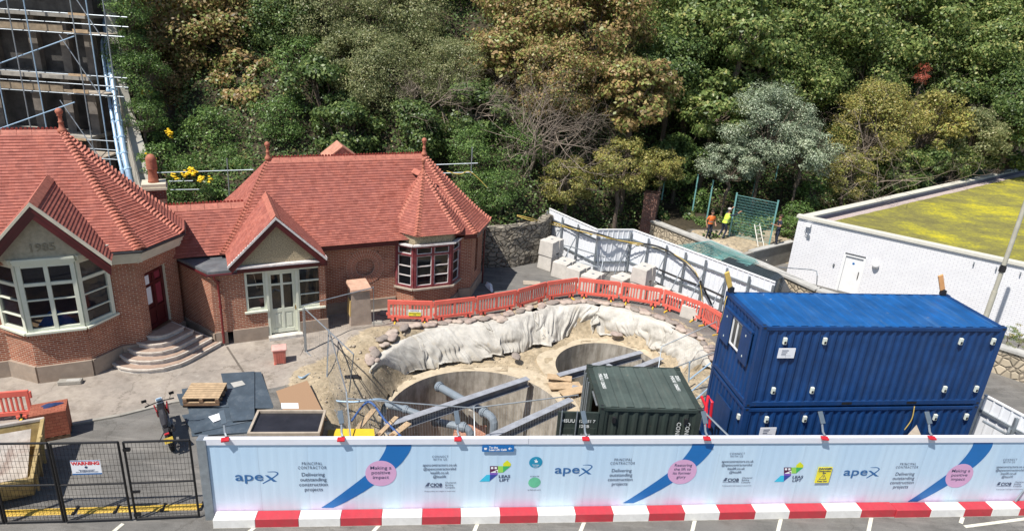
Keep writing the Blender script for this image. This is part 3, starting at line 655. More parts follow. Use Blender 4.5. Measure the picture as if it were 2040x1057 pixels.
def facet(mb,A,B,C,D,step=.13,lift=.028,sag=0,n0=None):
    """tiled facet: bottom edge A->B, top edge D->C (D above A)"""
    A,B,C,D=map(Vector,(A,B,C,D)); Ls=((D+C)/2-(A+B)/2).length; n=max(2,int(round(Ls/step)))
    nr=(B-A).cross(D-A) if (D-A).length>1e-6 and (B-A).length>1e-6 else (B-A).cross(C-A)
    if nr.length<1e-6: nr=(C-A).cross(D-A)
    nr.normalize(); nr=nr if nr.z>0 else -nr
    def P(t,s):
        p=(A.lerp(D,t)).lerp(B.lerp(C,t),s); 
        if sag: p=Vector((p.x,p.y,p.z-sag*math.sin(math.pi*min(1,t)**.62)))
        return p
    for i in range(n):
        t0=i/n;t1=(i+1)/n
        a=P(t0,0)+nr*lift;b=P(t0,1)+nr*lift;c=P(t1,1)+nr*.004;d=P(t1,0)+nr*.004
        if (a-b).length<1e-4: continue
        mb.face([a,b,c,d] if (c-d).length>1e-4 else [a,b,c])
        mb.face([P(t0,0)-nr*.01,P(t0,1)-nr*.01,b,a])
def bonnets(name,P0,P1,d1,d2,parent,sh,sag=0,step=.15,w=.24,mat='bonnet'):
    """row of hip tiles from eave corner P0 to apex P1; d1,d2 directions into the two facets (3d)"""
    P0,P1=Vector(P0),Vector(P1); d1,d2=Vector(d1).normalized(),Vector(d2).normalized(); Ln=(P1-P0).length; n=int(Ln/step); mb=MB(sh)
    ax=(P1-P0).normalized()
    def P(t): p=P0.lerp(P1,t); return Vector((p.x,p.y,p.z-sag*math.sin(math.pi*min(1,max(t,0))**.62)))
    for i in range(n):
        a=P(i/n-.004);b=P((i+1.15)/n); u=V(0,0,1); lo=.115; hi=.025; k=1-.3*(i/n)
        A=[a+d1*w*k+u*(.03),a+d1*w*.55*k+u*(.05+lo*.35),a+u*lo*1.25,a+d2*w*.55*k+u*(.05+lo*.35),a+d2*w*k+u*(.03)]
        B=[b+d1*w*.6*k+u*.01,b+d1*w*.33*k+u*.03,b+u*hi,b+d2*w*.33*k+u*.03,b+d2*w*.6*k+u*.01]
        C=[p-u*.045 for p in A]
        mb.faces(A+B+C,[(j,j+1,5+j+1,5+j) for j in range(4)]+[(10+j,10+j+1,j+1,j) for j in range(4)])
    return mb.build(name,M[mat],parent)
def ridge(name,a,b,parent,sh,w=.2,crest=True):
    a,b=Vector(a),Vector(b); d=(b-a); Ln=d.length; d/=Ln; n=Vector((-d.y,d.x,0)).normalized(); mb=MB(sh); k=max(1,int(Ln/.45))
    for i in range(k):
        p=a+d*(Ln*i/k+.006); q=a+d*(Ln*(i+1)/k-.006); dz=V(0,0,-w*.85)
        A=[p+n*w+dz,p+V(0,0,.05),p-n*w+dz]; B=[q+n*w+dz,q+V(0,0,.05),q-n*w+dz]
        mb.faces(A+B+[x-V(0,0,.03) for x in A]+[x-V(0,0,.03) for x in B],[(0,1,4,3),(1,2,5,4),(6,7,1,0),(7,8,2,1),(3,4,10,9),(4,5,11,10),(0,3,9,6),(2,8,11,5)])
    o=mb.build(name,M['tile2'],parent)
    if crest:
        cb=MB(sh); k=int(Ln/.13)
        for i in range(k):
            p=a+d*(Ln*(i+.5)/k)+V(0,0,.04); x=d*.05
            cb.ext([p-x-n*.015,p-x*1.0+V(0,0,.05)-n*.015,p-x*.4+V(0,0,.085)-n*.015,p+x*.4+V(0,0,.085)-n*.015,p+x+V(0,0,.05)-n*.015,p+x-n*.015],n*.03)
        cb.build('crest',M['crest'],o)
    return o
def finial(p,parent,sh,h=.62):
    mb=MB(sh); s=h/.62
    mb.lathe([(.14*s,-.1),(.12*s,.02),(.075*s,.08),(.06*s,.2*s),(.085*s,.23*s),(.055*s,.26*s),(.05*s,.4*s),(.085*s,.42*s),(.06*s,.445*s),(.095*s,.49*s),(.11*s,.55*s),(.08*s,.61*s),(.03*s,.64*s),(.0*s+.005,.645*s)],p,12)
    return mb.build('finial',M['terracotta'],parent,smooth=True)
def textmesh(body,size,mat,parent,M4,name='lettering',ext=.002,align='CENTER',spacing=1.0,shear=0,bold=0,line=1.0,sx=1):
    cu=bpy.data.curves.new('t','FONT'); cu.body=body; cu.size=size; cu.align_x=align; cu.align_y='CENTER'; cu.extrude=ext; cu.space_character=spacing; cu.shear=shear; cu.offset=bold; cu.space_line=line; cu.resolution_u=3
    o=bpy.data.objects.new('t',cu); col.objects.link(o); dg=bpy.context.evaluated_depsgraph_get(); me=bpy.data.meshes.new_from_object(o.evaluated_get(dg)); bpy.data.objects.remove(o); bpy.data.curves.remove(cu)
    me.name=name; me.materials.clear(); me.materials.append(mat); 
    if sx!=1: me.transform(Matrix.Diagonal((sx,1,1,1)))
    me.transform(M4); return mesh_obj(name,me,parent)
def face_frame(p,right,up=(0,0,1)):
    """4x4: local x -> right, y -> up, z -> outward normal"""
    r=Vector(right).normalized(); u=Vector(up).normalized(); n=r.cross(u).normalized(); u=n.cross(r)
    m=Matrix.Identity(4)
    for i in range(3): m[i][0]=r[i];m[i][1]=u[i];m[i][2]=n[i];m[i][3]=p[i]
    return m
# ================================================================ main pavilion (middle)
BU,BV=5.5,27.0; SH_=(-BU,-BV,0)
pav=thing('brick_pavilion','long red brick pavilion with hipped red tile roof, canted bay turret and small gabled porch','building',W(BU,BV),TH)
E3=3.27
wb=MB(SH_)
wall(wb,(4.2,27.1),(7.55,27.1),.45,3.25,ops=[(1.35,2.55,1.35,2.75)])
wall(wb,(10.45,27.1),(11.1,27.1),.45,3.25); wall(wb,(11.1,27.1),(12.35,28.85),.45,3.25,ops=[(.75,1.25,1.0,2.9)])
wall(wb,(12.35,28.85),(12.35,31.2),.45,3.25); wall(wb,(12.35,31.2),(11.1,33.0),.45,3.25); wall(wb,(11.1,33.0),(.6,33.0),.45,3.25)
# bay base
wall(wb,(7.55,27.1),(8.15,26.5),.3,1.0); wall(wb,(8.15,26.5),(9.85,26.5),.3,1.0); wall(wb,(9.85,26.5),(10.45,27.1),.3,1.0)
# link canted wall, porch block
wall(wb,(-1.2,27.7),(.0,25.6),.45,2.98); 
wall(wb,(.0,25.6),(1.18,25.6),.5,2.98); wall(wb,(1.18,25.6),(1.93,25.6),.5,1.22); wall(wb,(3.12,25.6),(4.2,25.6),.5,1.1); wall(wb,(4.2,25.6),(4.2,27.1),.5,3.1,th=.25)
wb.build('wall',M['brick'],pav)
# round blind recess with brick rings
cx_,cz_=6.15,2.05
rb=MB(SH_); nseg=40
sq=MB(SH_)
# square opening filled by ring wall down to circle
for i in range(nseg):
    a0=2*math.pi*i/nseg;a1=2*math.pi*(i+1)/nseg
    def sqp(a):
        c,s=math.cos(a),math.sin(a); hx,hz=.6,.7; k=min(hx/abs(c) if abs(c)>1e-6 else 9,hz/abs(s) if abs(s)>1e-6 else 9); return (cx_+c*k,cz_+s*k)
    x0,z0=sqp(a0);x1,z1=sqp(a1); r0=.44
    sq.face([(x0,27.1,z0),(x1,27.1,z1),(cx_+r0*math.cos(a1),27.1,cz_+r0*math.sin(a1)),(cx_+r0*math.cos(a0),27.1,cz_+r0*math.sin(a0))][::-1])
    sq.face([(cx_+r0*math.cos(a0),27.1,cz_+r0*math.sin(a0)),(cx_+r0*math.cos(a1),27.1,cz_+r0*math.sin(a1)),(cx_+r0*math.cos(a1),27.2,cz_+r0*math.sin(a1)),(cx_+r0*math.cos(a0),27.2,cz_+r0*math.sin(a0))])
for ring,(ra,rc) in enumerate(((.41,.60),(.61,.80))):
    k=34 if ring==0 else 44
    for i in range(k):
        a0=2*math.pi*(i+.08)/k;a1=2*math.pi*(i+.92)/k
        rb.ext([(cx_+ra*math.cos(a0),27.1,cz_+ra*math.sin(a0)),(cx_+rc*math.cos(a0),27.1,cz_+rc*math.sin(a0)),(cx_+rc*math.cos(a1),27.1,cz_+rc*math.sin(a1)),(cx_+ra*math.cos(a1),27.1,cz_+ra*math.sin(a1))],(0,-.012,0))
rf=sq.build('round_recess',M['brick'],pav)
rb.build('brick_ring',simple('ring_brick',(.40,.16,.095),.85,var=.35,scale=9),rf)
mbk=MB(SH_); mbk.ext([(cx_+.8*math.cos(t),27.098,cz_+.8*math.sin(t)) for t in np.linspace(0,2*math.pi,40,endpoint=False)],(0,-.004,0)); 
bk=MB(SH_); bk.bx(5.5,6.8,27.2,27.25,1.3,2.8); bk.build('recess_back',M['brick'],rf)
mr=MB(SH_)
for ra,rc in ((.40,.81),):
    k=40
    for i in range(k):
        a0=2*math.pi*i/k;a1=2*math.pi*(i+1)/k
        mr.face([(cx_+ra*math.cos(a0),27.094,cz_+ra*math.sin(a0)),(cx_+rc*math.cos(a0),27.094,cz_+rc*math.sin(a0)),(cx_+rc*math.cos(a1),27.094,cz_+rc*math.sin(a1)),(cx_+ra*math.cos(a1),27.094,cz_+ra*math.sin(a1))])
mr.build('ring_mortar',simple('lime_mortar',(.62,.52,.42),.9),rf)
# plinth
pb=MB(SH_)
def plinth(p0,p1,z1=.52,o=.06): 
    p0=Vector((p0[0],p0[1],0));p1=Vector((p1[0],p1[1],0)); d=(p1-p0).normalized(); n=Vector((d.y,-d.x,0))*o
    pb.hexa([p0+n,p1+n,p1-n*4,p0-n*4],[p0+n+V(0,0,z1),p1+n+V(0,0,z1),p1-n*4+V(0,0,z1),p0-n*4+V(0,0,z1)])
for a_,b_,h_ in (((-1.2,27.7),(.0,25.6),.5),((.0,25.6),(.42,25.6),.55),((.62,25.6),(1.92,25.6),.56),((3.14,25.6),(4.24,25.6),.56),((4.2,25.6),(4.2,27.04),.55),((4.27,27.1),(7.5,27.1),.5),((7.5,27.15),(8.12,26.5),.34),((8.12,26.5),(9.88,26.5),.34),((9.88,26.5),(10.5,27.15),.34),((10.5,27.1),(11.1,27.1),.5),((11.1,27.1),(12.35,28.85),.5),((12.35,28.85),(12.35,31.2),.5)): plinth(a_,b_,h_)
pb.build('plinth',M['plinth'],pav)
st=MB(SH_); st.bx(1.9,3.2,25.3,25.62,0,.14); st.build('door_step',M['conc_step'],pav)
# main roof
rA,rB,rC,rD,rE,rF_=(.43,26.75,E3),(11.2,26.75,E3),(12.7,28.7,E3),(12.7,31.3,E3),(11.2,33.3,E3),(.43,33.3,E3); R1,R2=(2.73,30,6.26),(9.66,30,6.26)
ro=MB(SH_); SG=.13
for q in ((rA,rB,R2,R1),(rB,rC,R2,R2),(rC,rD,R2,R2),(rD,rE,R2,R2),(rE,rF_,R1,R2),(rF_,rA,R1,R1)): facet(ro,*q,sag=SG)
roof=ro.build('roof',M['tile'],pav)
bonnets('hip_tiles',rA,R1,(1,0,0),(0,1,0),roof,SH_,SG)
bonnets('hip_tiles',rB,R2,(-1,0,0),Vector(rC)-Vector(rB),roof,SH_,SG); bonnets('hip_tiles',rC,R2,Vector(rB)-Vector(rC),(0,1,0),roof,SH_,SG)
bonnets('hip_tiles',rD,R2,(0,-1,0),Vector(rE)-Vector(rD),roof,SH_,SG)
ridge('ridge_tiles',R1,R2,roof,SH_); finial(Vector(R1)+V(0,0,.05),roof,SH_,.66); finial(Vector(R2)+V(0,0,.05),roof,SH_,.7)
# small rear gable peeping over the ridge
rg=MB(SH_); 
for s in(-1,1): rg.ext([(6.21,31.6,6.40),(6.21+s*.8,31.6,5.78),(6.21+s*.8,33,5.78),(6.21,33,6.40)],(0,0,-.06))
rg.face([(5.45,31.65,5.75),(6.97,31.65,5.75),(6.21,31.65,6.33)]); rg.build('rear_gable',simple('gable_tiles',(.48,.22,.15),.8,var=.25,scale=5),roof)
# eaves: fascia + gutter
fb=MB(SH_)
def fascia(p,q,z=E3-.02,h=.2,t=.06): 
    fb.beam((p[0],p[1],z-h/2),(q[0],q[1],z-h/2),t,h)
fascia((4.25,26.82),(7.55,26.82)); fascia((10.6,26.82),(11.18,26.82)); fascia((11.18,26.82),(12.63,28.72)); fascia((12.63,28.72),(12.63,31.3))
sf=MB(SH_); 
for a_,b_,c_,d_ in (((4.2,26.8),(11.15,26.8),(11.1,27.1),(4.2,27.1)),((11.15,26.8),(12.6,28.75),(12.35,28.85),(11.1,27.1)),((12.6,28.75),(12.6,31.2),(12.35,31.2),(12.35,28.85))): sf.face([(p[0],p[1],E3-.12) for p in (d_,c_,b_,a_)])
fb.build('fascia',M['maroon'],roof); sf.build('soffit',M['maroon'],roof)
# turret bay
tr=MB(SH_); TZ=3.52; t5,t0,t1,t2,t3,t4,ap=(7.35,29.2,TZ),(7.4,27.5,TZ),(8.2,26.3,TZ),(10.2,26.3,TZ),(10.95,27.5,TZ),(11.0,29.0,TZ),(9.15,28.5,5.86)
for a_,b_ in ((t5,t0),(t0,t1),(t1,t2),(t2,t3),(t3,t4)): facet(tr,a_,b_,ap,ap,sag=.08)
tur=tr.build('turret_roof',M['tile'],pav)
for p,a_,b_ in ((t0,t5,t1),(t1,t0,t2),(t2,t1,t3),(t3,t2,t4)): bonnets('hip_tiles',p,ap,Vector(a_)-Vector(p),Vector(b_)-Vector(p),tur,SH_,.08,w=.20)
ridge('ridge_tiles',(9.1,28.6,5.76),(8.98,29.35,5.74),tur,SH_,w=.15,crest=False); finial(Vector(ap)-V(0,0,.04),tur,SH_,.58)
fz=MB(SH_)
fz.prism([(7.55,27.3),(8.2,26.52),(9.9,26.52),(10.5,27.3)][::1],3.06,3.50); fz.build('frieze',M['pebble'],pav)
mo=MB(SH_)
for a_,b_ in (((7.42,27.1),(8.08,26.4)),((8.08,26.4),(9.95,26.4)),((9.95,26.4),(10.6,27.1))): mo.beam((a_[0],a_[1],3.08),(b_[0],b_[1],3.08),.16,.07)
mo.build('moulding',M['white_worn'],pav)
RB=[(.76,.10),(.50,.035),(.25,.035)]
for a_,b_,c_ in (((7.52,27.1),(8.15,26.48),[]),((8.15,26.48),(9.87,26.48),[.5]),((9.87,26.48),(10.5,27.1),[])):
    o=window(pav,SH_,a_,b_,1.06,3.04,c_,[(.78,.09)],M['maroon_worn'],bar=.09,edge=.11,th=.12,glass='glass',name='bay_window')
    # white casements inside the maroon frame
    a3,b3=Vector((a_[0],a_[1],0)),Vector((b_[0],b_[1],0)); d=b3-a3; Ln=d.length; d/=Ln; n=Vector((-d.y,d.x,0)); k=len(c_)+1
    cm=MB(SH_)
    for i in range(k):
        s0=(.12 if i==0 else Ln/k*i+.06); s1=(Ln-.12 if i==k-1 else Ln/k*(i+1)-.06)
        for zz0,zz1,mids in ((2.66,2.94,[]),(1.17,2.55,[1.62,2.07])):
            for z in [zz0,zz1]+mids: cm.beam(a3+d*s0+V(0,0,z)+n*.0,a3+d*s1+V(0,0,z)+n*.0,.05,.035)
            for s in (s0+.015,s1-.015): cm.beam(a3+d*s+V(0,0,zz0),a3+d*s+V(0,0,zz1),.05,.03,up=d)
    cm.build('casement',M['white_worn'],o)
sl_=MB(SH_)
for a_,b_ in (((7.46,27.1),(8.1,26.42)),((8.1,26.42),(9.92,26.42)),((9.92,26.42),(10.56,27.1))): sl_.beam((a_[0],a_[1],1.02),(b_[0],b_[1],1.02),.16,.07)
sl_.build('sill',M['timber2'],pav)
window(pav,SH_,(11.1+.75*.581,27.1+.75*.814),(11.1+1.25*.581,27.1+1.25*.814),1.0,2.9,[],[(.5,.04)],M['maroon'],glass='glass',inset=.15)
# porch windows and door
window(pav,SH_,(1.18,25.6),(1.93,25.6),1.28,2.9,[],[(.66,.07),(.33,.04)],M['cream'],edge=.09,inset=.06)
window(pav,SH_,(3.12,25.6),(4.1,25.6),1.16,2.9,[],[(.66,.07),(.33,.04)],M['cream'],edge=.09,inset=.06)
ps=MB(SH_); ps.bx(1.1,1.95,25.5,25.68,1.2,1.27); ps.bx(3.1,4.16,25.5,25.68,1.08,1.15); ps.build('sill',M['cream'],pav)
dr=MB(SH_); x0,x1=2.0,3.08; yf=25.66
df=MB(SH_); df.bx(1.93,2.02,25.56,25.72,.14,2.9); df.bx(3.04,3.13,25.56,25.72,.14,2.9); df.bx(2.02,3.04,25.56,25.72,2.8,2.9); df.build('door_frame',M['cream'],pav)
for a_,b_ in ((2.02,2.14),(2.48,2.58),(2.92,3.04)): dr.bx(a_,b_,yf,yf+.05,.16,2.8)
for a_,b_ in ((2.14,2.48),(2.58,2.92)):
    for z0,z1 in ((.16,.34),(1.06,1.22),(2.22,2.3),(2.68,2.8)): dr.bx(a_,b_,yf,yf+.05,z0,z1)
    dr.bx(a_,b_,yf+.025,yf+.045,.34,1.06); dr.bx(a_+.07,b_-.07,yf+.008,yf+.025,.42,.98)
d_=dr.build('door',M['cream'],pav,bevel=.006)
g=MB(SH_); g.bx(2.14,2.92,yf+.03,yf+.036,1.2,2.7); g.build('pane',M['glass'],d_)
h=MB(SH_); h.lathe([(.02,-.03),(.03,0),(.02,.03)],(3.0,yf-.03,1.2),8); h.bx(2.985,3.015,yf-.01,yf,1.1,1.3); h.build('handle',simple('brass',(.4,.25,.08),.3,metal=.9),d_)
# porch gable
gc,ga,ge,gf,hw=2.43,5.12,3.32,25.28,1.78
gr=MB(SH_)
facet(gr,(gc-hw,gf,ge),(gc-hw,27.0,ge),(gc,28.8,ga),(gc,gf,ga)); facet(gr,(gc+hw,27.0,ge),(gc+hw,gf,ge),(gc,gf,ga),(gc,28.8,ga))
grf=gr.build('porch_roof',M['tile'],pav); ridge('ridge_tiles',(gc,gf+.02,ga+.02),(gc,28.7,ga+.02),grf,SH_,w=.17,crest=False)
gi=MB(SH_); gi.ext([(gc-hw+.25,25.5,3.24),(gc+hw-.25,25.5,3.24),(gc,25.5,4.92)],(0,.1,0)); gi.build('gable_infill',M['pebble'],pav)
bb=MB(SH_); vb_=MB(SH_)
for s in(-1,1):
    a_,b_=Vector((gc+s*(hw+.0),gf,ge-.10)),Vector((gc,gf,ga-.10)); n_=Vector((s*(ga-ge),0,hw)).normalized()
    bb.ext([a_,b_,b_-V(0,0,.27),a_-V(s*.12,0,.17)],(0,.06,0)); vb_.ext([a_+V(s*.03,-.03,.1),b_+V(0,-.03,.1),b_+V(0,-.03,.0),a_+V(s*.03,-.03,.0)],(0,.1,0))
bb.build('bargeboard',M['maroon'],grf); vb_.build('verge',M['white_worn'],grf)
cb_=MB(SH_); cb_.bx(gc-hw+.12,gc+hw-.05,25.3,25.62,3.16,3.23); cb_.build('porch_cornice',M['white_worn'],pav)
cf=MB(SH_); cf.bx(.95,4.26,25.36,25.6,2.98,3.155); cf.build('porch_fascia',M['maroon'],pav)
gu=MB(SH_); gu.bx(gc+hw-.2,gc+hw+.05,25.3,25.62,3.235,3.33); gu.build('gable_foot',M['white_worn'],grf)
# lead flat roof + gutter + downpipe
lf=MB(SH_); lf.prism([(-1.35,27.7),(-.05,25.42),(.94,25.42),(.94,27.3)],3.02,3.12); lf.build('flat_roof',M['lead'],pav)
gt=MB(SH_); gt.tube([(-1.1,27.3,2.97),(-.1,25.42,2.97),(.95,25.42,2.97)],.05,8); gt.build('gutter',M['maroon'],pav)
dp=MB(SH_); dp.tube([(.12,25.42,2.95),(.14,25.45,2.8),(.24,25.5,2.66),(.26,25.5,2.0),(.26,25.5,.1)],.045,8)
for z in (2.6,1.6,.5): dp.tube([(.26,25.5,z),(.26,25.5,z+.1)],.06,8)
dp.build('downpipe',simple('maroon_cast_iron',(.18,.02,.02),.4),pav)
dp=MB(SH_); dp.tube([(12.3,28.35,3.1),(12.25,28.35,2.9),(12.25,28.35,.1)],.045,8); dp.build('downpipe',M['maroon'],pav)
# link roof
lr=MB(SH_); facet(lr,(-2.6,26.95,3.2),(.78,26.95,3.2),(1.75,28.6,4.78),(-2.6,28.6,4.78)); facet(lr,(.75,30.2,3.2),(-2.6,30.2,3.2),(-2.6,28.6,4.78),(.75,28.6,4.78))
lro=lr.build('link_roof',M['tile'],pav); ridge('ridge_tiles',(-2.4,28.6,4.8),(1.55,28.6,4.8),lro,SH_)
# ================================================================ left pavilion
BU2,BV2=-5,25.4; S2=(-BU2,-BV2,0); E4=4.35
lp=thing('gabled_pavilion','red brick pavilion with gabled bay window dated 1985 and maroon door above curved steps','building',W(BU2,BV2),TH)
wb=MB(S2); wall(wb,(-14,25.35),(-6.45,25.35),.55,4.2); wall(wb,(-3.15,25.35),(-2.36,25.35),.55,4.2); 
wall(wb,(-2.36,25.35),(-1.1,27.1),.3,4.2,ops=[(.38,1.52,.3,3.2)]); wall(wb,(-1.1,27.1),(-1.1,28.4),.3,4.2)
for a_,b_ in (((-6.45,25.35),(-5.6,24.56)),((-5.6,24.56),(-4.0,24.56)),((-4.0,24.56),(-3.15,25.35))): wall(wb,a_,b_,.55,1.82)
wb.bx(-6.4,-3.2,24.62,24.72,4.3,4.5)
wb.build('wall',M['brick'],lp)
lb_=MB(S2)
for a_,b_,z0,z1,o_ in (((-6.5,25.35),(-5.62,24.5),1.7,1.88,.03),((-5.62,24.5),(-3.98,24.5),1.7,1.88,.03),((-3.98,24.5),(-3.1,25.35),1.7,1.88,.03)): lb_.beam((a_[0],a_[1],1.79),(b_[0],b_[1],1.79),.12,.17)
lb_.build('brick_corbel',M['brick_soldier'],lp)
pb=MB(S2)
for a_,b_,h_ in (((-14,25.35),(-6.5,25.35),.6),((-6.5,25.35),(-5.6,24.56),.62),((-5.6,24.56),(-4.0,24.56),.62),((-4.0,24.56),(-3.1,25.4),.62),((-3.1,25.35),(-2.36,25.35),.62),((-2.36,25.35),(-1.1,27.1),.5)): plinth(a_,b_,h_,.08)
pb.build('plinth',M['plinth'],lp)
Ra,Rb=(-13,29.1,7.72),(-4.38,29.1,7.72); c0,c1,c2,c3,c4=(-14.5,24.95,E4),(-2.05,24.95,E4),(-.72,26.55,E4),(-.72,28.5,E4),(-2.6,32.6,E4)
ro=MB(S2)
for q in ((c0,c1,Rb,(-14.5,29.1,7.72)),(c1,c2,Rb,Rb),(c2,c3,Rb,Rb),(c3,c4,Rb,Rb),(c4,(-14.5,33.2,E4),(-14.5,29.1,7.72),Rb)): facet(ro,*q,sag=.14)
roof2=ro.build('roof',M['tile'],lp)
bonnets('hip_tiles',c1,Rb,(-1,0,0),Vector(c2)-Vector(c1),roof2,S2,.14,w=.28); bonnets('hip_tiles',c2,Rb,Vector(c1)-Vector(c2),(0,1,0),roof2,S2,.14,w=.28); bonnets('hip_tiles',c3,Rb,(0,-1,0),Vector(c4)-Vector(c3),roof2,S2,.14,w=.28)
ridge('ridge_tiles',(-14,29.1,7.74),Rb,roof2,S2,w=.22); finial(Vector(Rb)+V(0,0,.03),roof2,S2,.75)
co_=MB(S2)
for a_,b_ in (((-3.1,25.0),(-2.1,25.0)),((-2.1,25.0),(-.8,26.6)),((-.8,26.6),(-.8,28.4))):
    d=Vector((b_[0]-a_[0],b_[1]-a_[1],0)).normalized(); n_=Vector((d.y,-d.x,0))
    for k,(o_,z0,z1) in enumerate(((0,4.18,4.27),(-.06,4.05,4.18),(-.14,3.9,4.05),(-.2,3.82,3.9))):
        p=Vector((a_[0],a_[1],(z0+z1)/2))+n_*(o_-.07); q=Vector((b_[0],b_[1],(z0+z1)/2))+n_*(o_-.07); co_.beam(p,q,.26,z1-z0)
co_.build('cornice',M['cream2'],roof2)
gt=MB(S2); gt.tube([(-3.05,24.93,4.29),(-2.05,24.93,4.29),(-.7,26.55,4.29),(-.7,28.4,4.29)],.05,8); gt.build('gutter',M['black'],roof2)
# door
dx=Vector((1.26,1.75,0)).normalized(); dn=Vector((-dx.y,dx.x,0)); o0=Vector((-2.36,25.35,0))
def dbox(mb,s0,s1,z0,z1,d0,d1): mb.hexa([o0+dx*s0+dn*d0+V(0,0,z0),o0+dx*s1+dn*d0+V(0,0,z0),o0+dx*s1+dn*d1+V(0,0,z0),o0+dx*s0+dn*d1+V(0,0,z0)],[o0+dx*s0+dn*d0+V(0,0,z1),o0+dx*s1+dn*d0+V(0,0,z1),o0+dx*s1+dn*d1+V(0,0,z1),o0+dx*s0+dn*d1+V(0,0,z1)])
dm=MB(S2); dbox(dm,.42,1.48,.86,3.16,.16,.2)
for s0,s1 in ((.42,.54),(.90,1.0),(1.36,1.48)): dbox(dm,s0,s1,.86,3.16,.12,.16)
for s0,s1 in ((.54,.90),(1.0,1.36)):
    for z0,z1 in ((.86,1.02),(1.55,1.68),(2.58,2.68),(3.04,3.16)): dbox(dm,s0,s1,z0,z1,.12,.16)
dd=dm.build('door',M['maroon'],lp,bevel=.005)
dq=MB(S2); dbox(dq,1.04,1.32,1.74,2.52,.145,.16); dbox(dq,1.04,1.32,2.73,3.0,.145,.16); dq.build('door_panel',simple('faded_maroon',(.25,.03,.05),.6),dd)
dq=MB(S2); dbox(dq,.45,.74,1.9,2.55,.105,.115); dbox(dq,.47,.70,2.68,3.02,.105,.115); dq.build('notice',M['paper'],dd)
dq=MB(S2); dbox(dq,1.48,1.54,.86,3.2,.05,.2); dbox(dq,.36,.42,.86,3.2,.1,.2); dbox(dq,.42,1.48,3.16,3.22,.1,.2); dq.build('door_frame',M['cream2'],lp)
# bay window of the left pavilion
wz0,wz1=1.92,4.32
for a_,b_,c_ in (((-6.42,25.3),(-5.6,24.5),[]),((-5.6,24.5),(-4.0,24.5),[.5]),((-4.0,24.5),(-3.18,25.3),[])):
    window(lp,S2,a_,b_,wz0,wz1,c_,[(.70,.11),(.47,.04),(.235,.04)],M['cream'],bar=.10,edge=.13,th=.12,glass='glassblue',name='bay_window')
sl_=MB(S2); cn=MB(S2)
for a_,b_ in (((-6.5,25.35),(-5.65,24.42)),((-5.65,24.42),(-3.95,24.42)),((-3.95,24.42),(-3.1,25.35))):
    sl_.beam((a_[0],a_[1],1.91),(b_[0],b_[1],1.91),.18,.07)
    for o_,z in ((0,4.5),(.05,4.43),(.09,4.36)): cn.beam((a_[0],a_[1]+o_,z),(b_[0],b_[1]+o_,z),.26,.07)
sl_.build('sill',M['cream'],lp); cn.prism([(-6.4,25.3),(-5.6,24.5),(-4.0,24.5),(-3.2,25.3)],4.38,4.56); cn.build('window_cornice',M['cream'],lp)
def tarp(u,v):
    a=v*2*math.pi; k=1+.2*math.sin(3*a+1)+.1*math.sin(7*a); return (u*.55*k*math.cos(a),u*.32*k*math.sin(a),.42*(1-u**1.6)*(1+.25*math.sin(4*a)))
tb_=MB(); tb_.grid(tarp,8,24); tbo=tb_.build('blue_tarpaulin',simple('blue_tarp',(.01,.13,.5),.5),None,smooth=True); tbo.location=W(-4.9,25.0,1.95); tag(tbo,'crumpled bright blue tarpaulin inside the bay window of the gabled pavilion','tarpaulin')
tbl=thing('table','pale table inside the bay window carrying the blue tarpaulin','table',W(-4.8,25.3,.8),TH); q=MB(); q.box((0,0,1.12),(1.9,.9,.05)); q.build('table_top',M['timber'],tbl)
for x in (-.85,.85):
    for y in (-.38,.38): q=MB(); q.box((x,y,.55),(.06,.06,1.1)); q.build('leg',M['timberd'],tbl)
for i,(u0,lab) in enumerate(((3.35,'left pale timber stud leaning inside the right porch window'),(3.75,'right pale timber stud leaning inside the right porch window'))):
    o=thing('timber_stud',lab,'timber stud',W(u0,26.0,0),TH); q=MB(); q.beam((0,0,0),(.25,-.1,2.8),.12,.05); q.build('stud',M['timber'],o); q=MB(); q.beam((.0,-.01,1.4),(.3,-.06,1.4),.05,.04); q.build('cleat',M['timberd'],o)
gc,ga,ge,gf,hw=-4.8,6.42,4.28,24.05,1.88
gr=MB(S2); facet(gr,(gc-hw,gf,ge),(gc-hw,25.2,ge),(gc,27.6,ga),(gc,gf,ga)); facet(gr,(gc+hw,25.2,ge),(gc+hw,gf,ge),(gc,gf,ga),(gc,27.6,ga))
grf=gr.build('gable_roof',M['tile'],lp); ridge('ridge_tiles',(gc,gf+.02,ga+.02),(gc,27.5,ga+.02),grf,S2,w=.18,crest=False)
gi=MB(S2); gi.ext([(gc-hw+.2,24.42,4.5),(gc+hw-.2,24.42,4.5),(gc,24.42,6.2)],(0,.1,0)); gi.build('gable_infill',M['stonework'],lp)
textmesh('1985',.36,simple('cut_letters',(.27,.235,.165),.9),lp,face_frame((gc-BU2+.02,24.405-BV2,4.86),(1,0,0)),name='date_lettering',ext=.012,spacing=1.05,bold=.006)
bb=MB(S2); vb_=MB(S2)
for s in(-1,1):
    a_,b_=Vector((gc+s*hw,gf,ge-.08)),Vector((gc,gf,ga-.08))
    bb.ext([a_,b_,b_-V(0,0,.42),a_-V(s*.03,0,.36)],(0,.07,0)); bb.ext([a_+V(0,-.03,-.02),b_+V(0,-.03,-.02),b_+V(0,-.03,-.17),a_+V(0,-.03,-.17)],(0,.03,0))
    vb_.ext([a_+V(s*.04,-.05,.12),b_+V(0,-.05,.12),b_+V(0,-.05,0),a_+V(s*.04,-.05,0)],(0,.12,0))
bb.build('bargeboard',M['maroon'],grf); vb_.build('verge',M['cream2'],grf)
soff=MB(S2)
for s in(-1,1): soff.ext([(gc+s*hw,gf,ge-.12),(gc,gf,ga-.12),(gc,24.5,ga-.12),(gc+s*hw,24.5,ge-.12)],(0,0,-.02))
soff.build('soffit',M['maroon'],grf)
